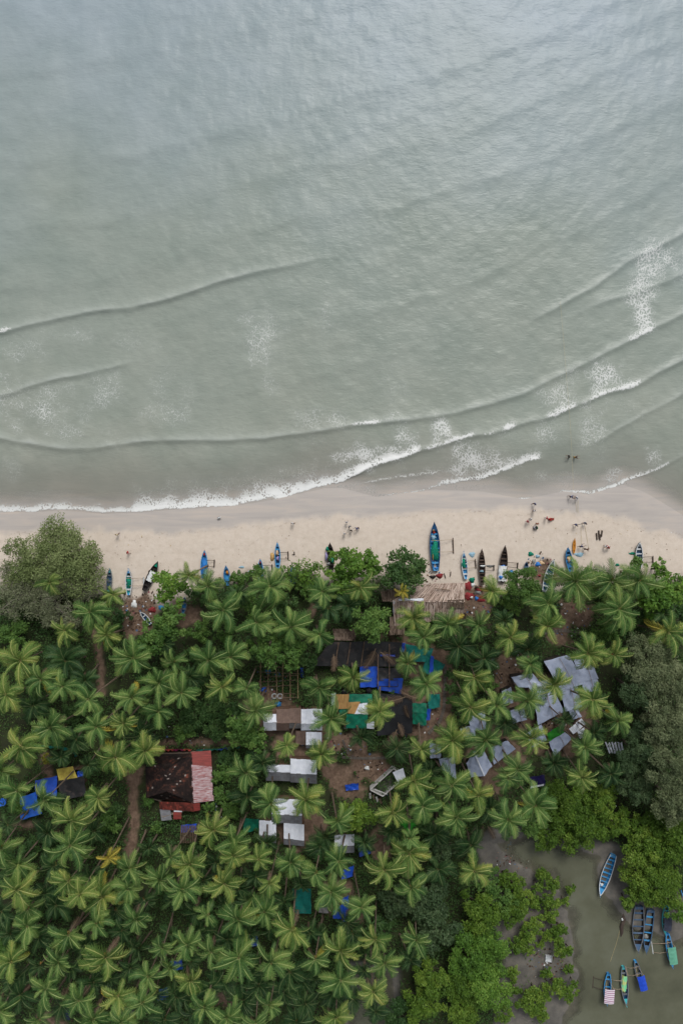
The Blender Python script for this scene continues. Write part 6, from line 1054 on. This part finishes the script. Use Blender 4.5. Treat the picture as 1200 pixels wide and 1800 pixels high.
boat(963, 1012, 58, 13, 17, 'white-rimmed slate boat half hidden under a palm', 'grey', 'navy', 'white', th=4); boat(999, 984, 42, 11, -8, 'blue boat with tan cloth beside the orange canoe', 'blue', 'blue', 'blue', th=3); heap(999, 983, 3.6, 5, .3, gz(998, 983) + .5, 'nettan', 'tan cloth in the blue boat beside the orange canoe', 'bundle', 'bundle')
boat(1122, 976, 44, 12, -1, 'grey boat with white bundle, rightmost boat on the sand', 'grey', 'steel', 'white', th=4, out=(1, 26, 12, -.35, 'darkpole')); heap(1121, 984, 4, 5, .3, gz(1121, 983) + .5, 'cover', 'white bundle in the rightmost grey boat', 'bundle', 'bundle')
boat(324, 1064, 28, 9, 6, 'blue boat stored under the trees behind the beach', 'sky', 'blue', 'grey', th=2); boat(257, 1086, 28, 8, -40, 'old white-rimmed boat lying in the rubbish heap', 'steel', 'navy', 'white', th=2); boat(924, 996, 16, 6, 0, 'dark boat tip poking out by the beach debris', 'navy', 'navy', 'steel', th=1)
# in the lagoon
Zl = LAGZ - .22
boat(1064, 1536, 74, 17, 199, 'blue open boat with many benches on the lagoon mud', 'sky', 'blue', 'white', th=7, thm='sky', z=Zl + .1, stern=.62, depth=.8); heap(1056, 1555, 3.4, 3, .3, LAGZ + .3, 'cover', 'white bundle in the open bench boat', 'bundle', 'bundle', 0)
boat(1119.5, 1630, 78, 20, 182, 'large dark boat, left of the two moored together', 'steel', 'black', 'grey', th=5, thm='steel', z=Zl, stern=.7, depth=.85); boat(1137, 1634, 74, 15, 187, 'large dark boat, right of the two moored together', 'steel', 'black', 'steel', th=4, thm='sky', z=Zl, stern=.75, depth=.8); heap(1134, 1646, 4.4, 4, .4, LAGZ + .4, 'netgrey', 'pale net heap in the right moored dark boat')
boat(1167.5, 1614, 48, 11, 184, 'turquoise boat with dark slate canopy by the mud bank', 'turq', 'navy', 'turq', th=3, z=Zl, canopy=(-.62, .62, 13, 'canopydark')); boat(1175, 1668, 58, 11, 172, 'blue boat with pale green canopy and white outrigger', 'blue', 'blue', 'sky', th=3, z=Zl, out=(1, 28, 22, -.15, 'white'), canopy=(-.38, .66, 14, 'canopygreen'))
boat(1066, 1736, 52, 12, 184, 'blue boat with pink and white striped canopy', 'blue', 'navy', 'sky', th=3, z=Zl, out=(1, 24, 22, -.25, 'darkpole'), canopy=(-.22, .74, 17, 'stripe')); boat(1096, 1731, 66, 12, 176, 'turquoise boat under a green and yellow cover', 'turq', 'navy', 'grey', th=4, z=Zl, out=(1, 22, 20, -.05, 'pole')); drape(1096.5, 1728, 9, 27, LAGZ + .45, 'greenyellow', 'green and yellow cover over the turquoise boat', -4)
boat(1121, 1712, 50, 10, 166, 'slim boat with royal blue canopy, outrigger poles to the left', 'sky', 'steel', 'grey', th=3, z=Zl, out=(1, 18, 18, -.3, 'pole'), canopy=(-.2, .84, 13, 'canopyblue')); boat(1200, 1558, 30, 9, 190, 'blue boat cut by the right photo edge under mangroves', 'sky', 'blue', 'sky', th=2, z=LAGZ - .1)
m = MB(); m.tube([(0, 2.4, .05), (.25, 1.2, .16), (-.1, 0, .14), (.1, -1.2, .1), (.0, -2.2, -.02)], [.16, .34, .4, .3, .08], 7); tag(m.build('sunken_log', B_['darkpole'], None, (*W(1092, 1628, LAGZ)[:2], LAGZ - .12), (0, 0, rad(-6)), smooth=True), 'dark half-sunken log left of the moored dark boats', 'log')
heap(1094, 1617, 3, 4, .2, LAGZ + .05, 'cover', 'white scrap caught on the half-sunken log', 'plastic_scrap', 'scrap')
r_ = empty('white_crate', (*W(963, 1684, .6)[:2], gz(963, 1684)), rad(-6)); tag(r_, 'square white crate lying on the lagoon mud', 'crate')
m = MB(); m.box((0, 0, .1), (1.15, 1.1, .2)); m.build('crate_floor', B_['white'], r_)
for sx, sy, dx, dy in ((0, .52, 1.15, .08), (0, -.52, 1.15, .08), (.54, 0, .08, .96), (-.54, 0, .08, .96)): m = MB(); m.box((sx, sy, .3), (dx, dy, .22)); m.build('crate_side', B_['white'], r_)
# canoe, rollers, posts, ropes
boat(1009, 960, 25, 4.6, 3, 'narrow orange canoe on the sand', 'canvas', 'canvas', 'canvas', th=2, stern=.25, depth=.3, name='canoe')
for i, (x, y, l_, a) in enumerate([(1049, 943, 12, 3), (1053, 940, 15, 3), (1054.5, 944, 11, 3), (1058, 938, 11, -8)]):
    m = MB(); m.tube([(0, -l_ / G0 / 2, .1), (0, l_ / G0 / 2, .1)], .14, 7); o = m.build('log_roller', B_['darkpole'], None, (*W(x, y, 1)[:2], gz(x, y)), (0, 0, rad(a))); tag(o, ['leftmost', 'longest', 'short middle', 'slanted rightmost'][i] + ' dark log roller in the bunch on the sand', 'log', 'log rollers on the sand')
for i, (x, y, l_, a, lb) in enumerate([(516, 975, 5, 88, 'crosspiece of driftwood lying below an upright stump'), (517, 972, 5, 0, 'short driftwood stump on the sand right of the slim blue boat'), (781, 1012, 9, 18, 'left one of two dark posts lying above the thatched roof'), (791, 1009, 9, -10, 'right one of two dark posts lying above the thatched roof'), (777, 1036, 26, 84, 'long grey pole lying on the thatch'), (268, 1041, 6, -30, 'short black plank at the tip of the black boat'), (878, 1186, 22, 30, 'upper one of the brown planks stacked left of the silver roofs'), (874, 1190, 22, 34, 'lower one of the brown planks stacked left of the silver roofs'), (655, 1362, 26, -48, 'long plank leaning towards the unfinished building'), (664, 1354, 22, -50, 'second plank beside the unfinished building'), (1028, 1093, 30, -52, 'long driftwood pole in the bare brown yard'), (1016, 1062, 8, 4, 'short pole in the bare brown yard')]):
    m = MB(); m.tube([(0, -l_ / G0 / 2, .08), (.03, 0, .1), (0, l_ / G0 / 2, .08)], [.09, .1, .07], 6); z = gz(x, y) if 'thatch' not in lb or 'above' in lb else 4.3; o = m.build('wooden_pole', M_['wood'] if i > 3 else B_['darkpole'], None, (*W(x, y, z)[:2], z), (0, 0, rad(a))); tag(o, lb, 'pole')
ROPE = mat('yellow_rope', C(206, 190, 140), C(180, 162, 116), rough=.8)
def rope(pts, label, zf=.06, r=.022):
    p0 = Vector(W(*pts[0], 0)); m = MB(); q = []
    for (a, b), (c, d) in zip(pts[:-1], pts[1:]):
        for i in range(8):
            x, y = a + (c - a) * i / 8, b + (d - b) * i / 8; z = max(gz(x, y), .12) + zf; q.append(Vector(W(x, y, z)) - p0)
    z = max(gz(*pts[-1]), .12) + zf; q.append(Vector(W(*pts[-1], z)) - p0); m.tube(q, r, 4); tag(m.build('haul_rope', ROPE, None, p0), label, 'rope')
rope([(984, 530), (990, 600), (1001, 740), (1005, 805), (1007, 862)], 'long yellow haul rope running out to sea past the wading pair', .45, .014)
rope([(1011, 882), (1013, 900)], 'left short haul rope behind the pair at the water edge'); rope([(1015, 880), (1015, 902)], 'right short haul rope behind the pair at the water edge'); rope([(1020, 926), (1021, 958)], 'left haul rope below the pair with the pole'); rope([(1027, 924), (1031, 946), (1034, 965)], 'right haul rope below the pair with the pole'); rope([(1072, 1690), (1082, 1660), (1090, 1630)], 'orange mooring rope running up from the striped-canopy boat', LAGZ - .1)
# nets, heaps and bundles on the sand
for x, y, rx, ry, h, mk, lb, cat in [(829, 997 - 22, 5.4, 5, .2, 'netblue', 'pale blue net heap right of the small blue boat', 'net'), (829, 1020, 5, 5.5, .5, 'netgreen', 'green net heap above the red nets', 'net'), (830, 1028, 4, 4, .4, 'cover', 'white bundle on the red nets', 'bundle'), (822, 1030, 8, 8, .3, 'netred', 'red net heap, topmost right of the thatch', 'net'), (841, 1036, 6, 6, .3, 'netred', 'red net heap right of the white bundle', 'net'), (824, 1048, 9, 7, .3, 'netred', 'red net heap beside the thatch, middle left', 'net'), (845, 1053, 7, 6, .3, 'netred', 'red net heap, lowest near the yellow-tipped palm', 'net'), (828, 1050, 3.4, 3, .5, 'cover', 'white square bundle on the lower red nets', 'bundle'), (837, 1052, 3.6, 3.6, .4, 'bluecover', 'blue bundle on the lower red nets', 'bundle'), (840, 1041, 6, 4, .3, 'netgrey', 'grey heap between the red nets', 'net'), (772, 1012, 6.5, 4.5, .4, 'netred', 'red heap at the tip of the thatched roof', 'net'), (760, 1014, 6, 3, .4, 'black', 'dark clutter heap above the thatch corner', 'clutter'),
    (932, 974, 5, 4, .3, 'netgreen', 'turquoise net scrap at the beach debris', 'net'), (944, 978, 4, 3, .3, 'netblue', 'pale blue net at the top of the beach debris', 'net'), (945, 992, 5.5, 4, .35, 'bluecover', 'sky blue sheet in the beach debris', 'bundle'), (951, 990, 5, 4, .3, 'nettan', 'pinkish tan net in the beach debris', 'net'), (937, 988, 3, 5, .3, 'netgrey', 'pale grey bundle left in the beach debris', 'bundle'), (947, 1012, 3, 2, .3, 'netred', 'red bundle below the beach debris', 'bundle'), (1017, 975, 8, 4, .2, 'netblue', 'pale net spread right of the orange canoe', 'net'), (1110, 973, 6, 2.4, .2, 'netgreen', 'green net left of the rightmost grey boat', 'net'), (1084, 993, 4, 2.4, .25, 'netgreen', 'small green net above the right palms', 'net'), (236, 1062, 5, 7, .3, 'cover', 'white bundle below the leftmost open boat', 'bundle'), (284, 1068, 6, 4, .4, 'sky', 'sky blue scrap at the rubbish heap', 'bundle'), (268, 1072, 7, 5, .4, 'netred', 'rust red scrap pile at the rubbish heap', 'scrap'), (645, 1350, 4.4, 4, .35, 'cover', 'pale boulder-like white bundle in the brown clearing', 'bundle'), (425, 997, 5, 2, .2, 'netblue', 'pale scrap between the half-hidden blue boats', 'scrap'), (440, 1005, 4, 2, .2, 'netblue', 'pale blue scrap right of the half-hidden boats', 'scrap'), (264, 1005, 3, 3, .3, 'brown', 'small brown heap left of the black boat', 'scrap')]:
    heap(x, y, rx, ry, h, gz(x, y), mk, lb, {'net': 'net_heap', 'bundle': 'bundle', 'clutter': 'clutter_heap', 'scrap': 'scrap_heap'}[cat], {'net': 'fishing net', 'bundle': 'bundle', 'clutter': 'clutter', 'scrap': 'scrap'}[cat])
# tanks and drum
for x, y, lb in [(604, 1218, 'left black water tank at the front of the long black shed'), (649, 1214, 'right black water tank at the front of the long black shed')]:
    r_ = empty('water_tank', (*W(x, y, 2.6)[:2], gz(x, y))); tag(r_, lb, 'water tank'); m = MB(); m.lathe([(.02, 1.32), (.5, 1.3), (.58, 1.2), (.58, .9), (.61, .85), (.58, .8), (.58, .05), (.55, 0)], n=18); m.build('tank_shell', M_['tank'], r_, smooth=True)
    for i in range(6): a = i * math.pi / 3; m = MB(); m.bar((.16 * math.cos(a), .16 * math.sin(a), 1.33), (.5 * math.cos(a), .5 * math.sin(a), 1.31), .05, .04); m.build('lid_rib', M_['tank'], r_)
    m = MB(); m.lathe([(.2, 1.3), (.2, 1.42), (.02, 1.44)], n=14); m.build('tank_lid', M_['tank'], r_)
r_ = empty('plastic_drum', (*W(530.5, 1183, 2)[:2], gz(530, 1183) + .32), rad(4)); tag(r_, 'blue plastic drum lying right of the pole framed workshop', 'drum'); m = MB(); m.tube([(0, -.85, 0), (0, -.8, 0), (0, -.4, 0), (0, -.36, 0), (0, .36, 0), (0, .4, 0), (0, .8, 0), (0, .85, 0)], [.2, .3, .31, .33, .33, .31, .3, .2], 14); m.build('drum_body', M_['drum'], r_, smooth=True); m = MB(); m.lathe([(.06, .0), (.06, .06), (.01, .06)], (.1, .85, .0), 8); m.build('bung', M_['tank'], r_)
for i, (x, y, mk, lb) in enumerate([(471, 1181, 'blue', 'blue sheet scrap at the top left of the workshop'), (488, 1186, 'blue', 'blue sheet scrap in the middle top of the workshop'), (463, 1212, 'ltblue', 'small blue bundle in the workshop'), (489, 1238, 'blue', 'square dark blue sheet below the workshop')]): heap(x, y, 6, 5, .5, gz(x, y), mk, lb, 'bundle', 'bundle')
for i, (x, y) in enumerate([(482, 1224), (492, 1224)]):
    m = MB(); pts = [(.42 * math.cos(a), .42 * math.sin(a), .12) for a in [k * math.pi / 8 for k in range(17)]]; m.tube(pts, .12, 7, caps=False); tag(m.build('tyre', B_['white'], None, (*W(x, y, 1.5)[:2], gz(x, y)), smooth=True), ['left', 'right'][i] + ' one of two pale rings lying below the workshop', 'tyre')
for x, y, a, s, z, lb in [(697, 1282, 200, 4.0, 3.6, 'dead brown frond hanging on the lower edge of the black net roof'), (699, 1270, 150, 2.6, 3.75, 'short dead frond curled on the black net roof'), (719, 1262, -30, 2.4, 3.7, 'dead frond at the right side of the black net roof'), (712, 1225, 250, 4.4, 3.7, 'long dead frond between the black net roof and the blue tarpaulin'), (735, 1228, 285, 3.6, 3.6, 'dead frond at the green awning'), (660, 1140, 200, 4.0, 4.8, 'dead frond on the long black roof'), (668, 1146, 120, 3.4, 4.8, 'second dead frond on the long black roof, further right'), (586, 1150, 170, 3.0, 4.6, 'pale dead frond at the left of the long black roof'), (848, 1450, 180, 2.6, 2.0, 'drooping dead brown frond above the lagoon mud flat'), (856, 1452, 140, 2.6, 2.0, 'dead brown frond right of the drooping one at the mud flat'), (838, 1452, 220, 2.6, 2.0, 'dead brown frond left of the drooping one at the mud flat')]:
    o = link('fallen_frond', FROND['flat_dead'], None, W(x, y, z), (0, 0, -rad(a)), s); tag(o, lb, 'palm frond')
# footpath slabs
def strip(name, pts, w_, mk):
    m = MB(); P = []
    for (a, b), (c, d) in zip(pts[:-1], pts[1:]):
        for i in range(6): P.append((a + (c - a) * i / 6, b + (d - b) * i / 6))
    P.append(pts[-1]); Vv = [Vector(W(x, y, gz(x, y) + .09)) for x, y in P]
    for i in range(len(Vv) - 1):
        d_ = (Vv[i + 1] - Vv[i]).normalized(); g = .04; m.bar(Vv[i] + d_ * g, Vv[i + 1] - d_ * g, w_, .12)
    tag(m.build(name, M_[mk], None), kind='structure')
PAVE = M_['pave'] = mat('paving', C(120, 112, 104), C(88, 82, 76), rough=.9, scale=1.0)
strip('footpath', [(782, 1170), (781, 1215), (780, 1245), (773, 1268), (752, 1290)], .55, 'pave'); strip('footpath', [(600, 1331), (640, 1333), (682, 1332)], .45, 'pave'); strip('footpath', [(918, 1118), (960, 1112), (990, 1108), (1026, 1112)], .6, 'pave'); strip('footpath', [(602, 1300), (612, 1325)], .4, 'pave')
# litter nobody could count
def litter(name, spots, n, label, smin=.05, smax=.2, pal=None):
    r_ = np.random.default_rng(5); Q = []; T_ = []
    for cx, cy, r in spots:
        for i in range(int(n * r / 20)):
            a = r_.uniform(0, 6.28); q = r * math.sqrt(r_.uniform()); x, y = cx + q * math.cos(a), cy + q * math.sin(a); p = np.array(W(x, y, 0)); s = r_.uniform(smin, smax)
            z = 0; Q.append((x, y, s, r_.uniform(0, 3.14), r_.uniform(.3, 1))); T_.append(r_.choice([.05, .2, .3, .45, .6, .75, .9, 1.0], p=[.22, .2, .16, .12, .1, .08, .06, .06]))
    xs_ = np.array([q[0] for q in Q]); ys_ = np.array([q[1] for q in Q]); zs_ = height(xs_, ys_) + .08; V = []
    for (x, y, s, a, e), z in zip(Q, zs_):
        p = Vector(W(x, y, z)); u = Vector((math.cos(a), math.sin(a), .2)) * s; v = Vector((-math.sin(a), math.cos(a), .1)) * s * e; V.append([tuple(p - u - v), tuple(p + u - v), tuple(p + u + v), tuple(p - u + v)])
    tm = tint_mat(name, pal or [(0.0, C(48, 38, 32)), (.25, C(92, 72, 58)), (.5, C(140, 118, 100)), (.62, C(70, 110, 150)), (.8, C(170, 90, 70)), (.9, C(190, 190, 188)), (1.0, C(232, 234, 236))], orand=0)
    tag(link(name, quads_mesh(name, V, np.array(T_), tm)), label, 'litter', kind='stuff')
litter('litter', [(238, 1082, 36), (245, 1090, 24), (262, 1055, 18), (948, 992, 22), (490, 1195, 40), (660, 1370, 34), (830, 1055, 36), (620, 1310, 34), (560, 1300, 30), (330, 1300, 40), (735, 1250, 40), (1000, 1085, 40), (890, 1170, 34), (960, 1690, 34), (900, 1510, 30), (700, 1300, 26), (980, 1270, 30), (390, 1430, 24), (1070, 1430, 24), (750, 1020, 30)], 60, 'scattered scraps of rubbish and broken wood on the ground')
litter('beach_litter', [(1080, 960, 60), (650, 990, 40), (800, 990, 50), (500, 980, 50), (250, 990, 60), (1150, 955, 40), (400, 990, 40), (960, 960, 60)], 14, 'tiny scraps of drift litter on the dry sand', .025, .085, [(0.0, C(120, 100, 86)), (.5, C(150, 132, 114)), (.8, C(206, 176, 96)), (1.0, C(232, 232, 230))])

# ------------------------------------------------------------ people
_cl = {}
def cloth(me, c):
    k = (me.name, c)
    if k not in _cl: q = me.copy(); q.materials.clear(); q.materials.append(mat('cloth_%d_%d_%d' % c, C(*c), rough=.85, scale=6)); _cl[k] = q
    return _cl[k]
WHT, BLK, BLU, RED, PNK, ORG, GRN, GRY, CRM, PUR, BRN, YEL = (226, 228, 230), (34, 34, 38), (44, 72, 128), (196, 44, 44), (206, 96, 104), (168, 84, 44), (70, 130, 96), (120, 128, 138), (220, 206, 170), (104, 70, 130), (92, 62, 46), (206, 160, 60)
PEOPLE = [(206, 940, 'walk', 20, CRM, BRN, 'person in cream shirt walking on the wet sand at left'), (225, 971, 'walk', 110, RED, PNK, 'person in red walking above the leftmost open boat'), (514, 920, 'walk', 60, WHT, BLK, 'person in white shirt walking alone at the wet sand edge'), (609, 918, 'stand', 0, WHT, GRY, 'person in white, topmost of the five on the middle beach'), (614, 925, 'stand', 150, GRY, BLK, 'person in grey, second from the top of the five'), (617, 932, 'stand', 200, BLK, BLK, 'person in black in the middle of the five'), (605, 938, 'stand', 40, WHT, BLK, 'person in white, lowest of the five on the middle beach'), (630, 928, 'bend', 250, BLU, BLK, 'person in dark clothes bending, rightmost of the five'),
    (939, 886, 'walk', 250, BLU, BRN, 'person in blue nearest the water in the right beach group'), (938, 898, 'stand', 0, WHT, PUR, 'person in white and purple, second from the water'), (931, 913, 'stand', 100, WHT, BLK, 'person in white beside the person in pink'), (926, 917, 'stand', 60, PNK, PNK, 'person in pink at the left of the right beach group'), (943, 921, 'stand', 0, ORG, BRN, 'person in orange brown above the seated pair'), (939, 927.5, 'sit', 90, WHT, BLU, 'person in white sitting, lowest of the right beach group'), (945, 928, 'sit', 270, GRN, BLK, 'person in green sitting beside the one in white'), (959, 911, 'stand', 90, PNK, WHT, 'person in pale pink with dark hair beside the red cloth'), (966, 913, 'sit', 90, RED, RED, 'person in bright red sitting, rightmost of the right beach group'),
    (1011, 923, 'walk', 80, BLU, BLU, 'person in blue at the left end of the carried pole'), (1027, 920, 'walk', 80, GRY, BLU, 'person in grey at the right end of the carried pole'), (1019, 961, 'haul', 60, BLU, BLK, 'person in dark blue bending at the haul ropes'), (1027, 965, 'bend', 100, BRN, BLK, 'person in black bending low at the haul ropes'), (1063, 960, 'bend', 110, WHT, WHT, 'person in white bending near the right palms'), (1070, 963, 'bend', 290, RED, RED, 'person in dark red bending near the right palms'), (1000, 803, 'haul', 270, BLK, BLK, 'person in black wading in the sea at the rope'), (1009, 804, 'haul', 90, BRN, YEL, 'person in brown and yellow wading in the sea at the rope'), (1001, 873, 'haul', 100, BLU, BLK, 'person in dark clothes hauling at the water edge'), (1014, 876, 'haul', 280, WHT, BLU, 'person in white hauling at the water edge')]
for x, y, pose, hd, c1, c2, lb in PEOPLE:
    z = gz(x, y); z = max(z, -.55); b = BODY[pose]; root = empty('person', (*W(x, y, z + .8)[:2], z + (0 if pose != 'sit' else -.02)), -rad(hd)); tag(root, lb, 'person', 'people on the beach')
    link('body', b[0], root); link('shirt', cloth(b[1], c1), root); link('shorts', cloth(b[2], c2), root); link('hair', b[3], root)
m = MB(); a = Vector(W(1012, 923, 2.2)); b = Vector(W(1026, 920, 2.2)); m.tube([(0, 0, 0), b - a], .05, 6); tag(m.build('carrying_pole', B_['darkpole'], None, a), 'dark pole carried by two people in blue', 'pole')
m = MB(); a = Vector(W(1002, 873.5, 1.0)); b = Vector(W(1013, 876, 1.0)); m.tube([(0, 0, 0), b - a], .045, 6); tag(m.build('carrying_pole', B_['darkpole'], None, a), 'pole held by the pair hauling at the water edge', 'pole')
drape(968, 912.6, 11, 3.4, gz(968, 912) + .1, 'red', 'red cloth spread beside the person in bright red', 4, 'beach_cloth', 'cloth', .12)
r_ = empty('seabird', (*W(386, 910, .3)[:2], gz(386, 910)), rad(-70)); tag(r_, 'white seabird standing on the wet sand', 'bird')
m = MB(); m.tube([(0, -.42, .34), (0, -.25, .36), (0, 0, .36), (0, .16, .42), (0, .24, .56), (0, .32, .6), (0, .44, .57)], [.02, .1, .15, .11, .06, .065, .012], 8); m.build('body', B_['cover'], r_, smooth=True)
for sx in (-1, 1): m = MB(); m.tube([(sx * .05, 0, 0), (sx * .05, -.02, .26)], .012, 4); m.build('leg', B_['canvas'], r_); m = MB(); m.grid(lambda u, v: (sx * (.1 + .10 * math.sin(u * 3.1)), -.4 + .55 * v, .44 - .12 * u), 4, 4); m.build('wing', B_['netgrey'], r_)
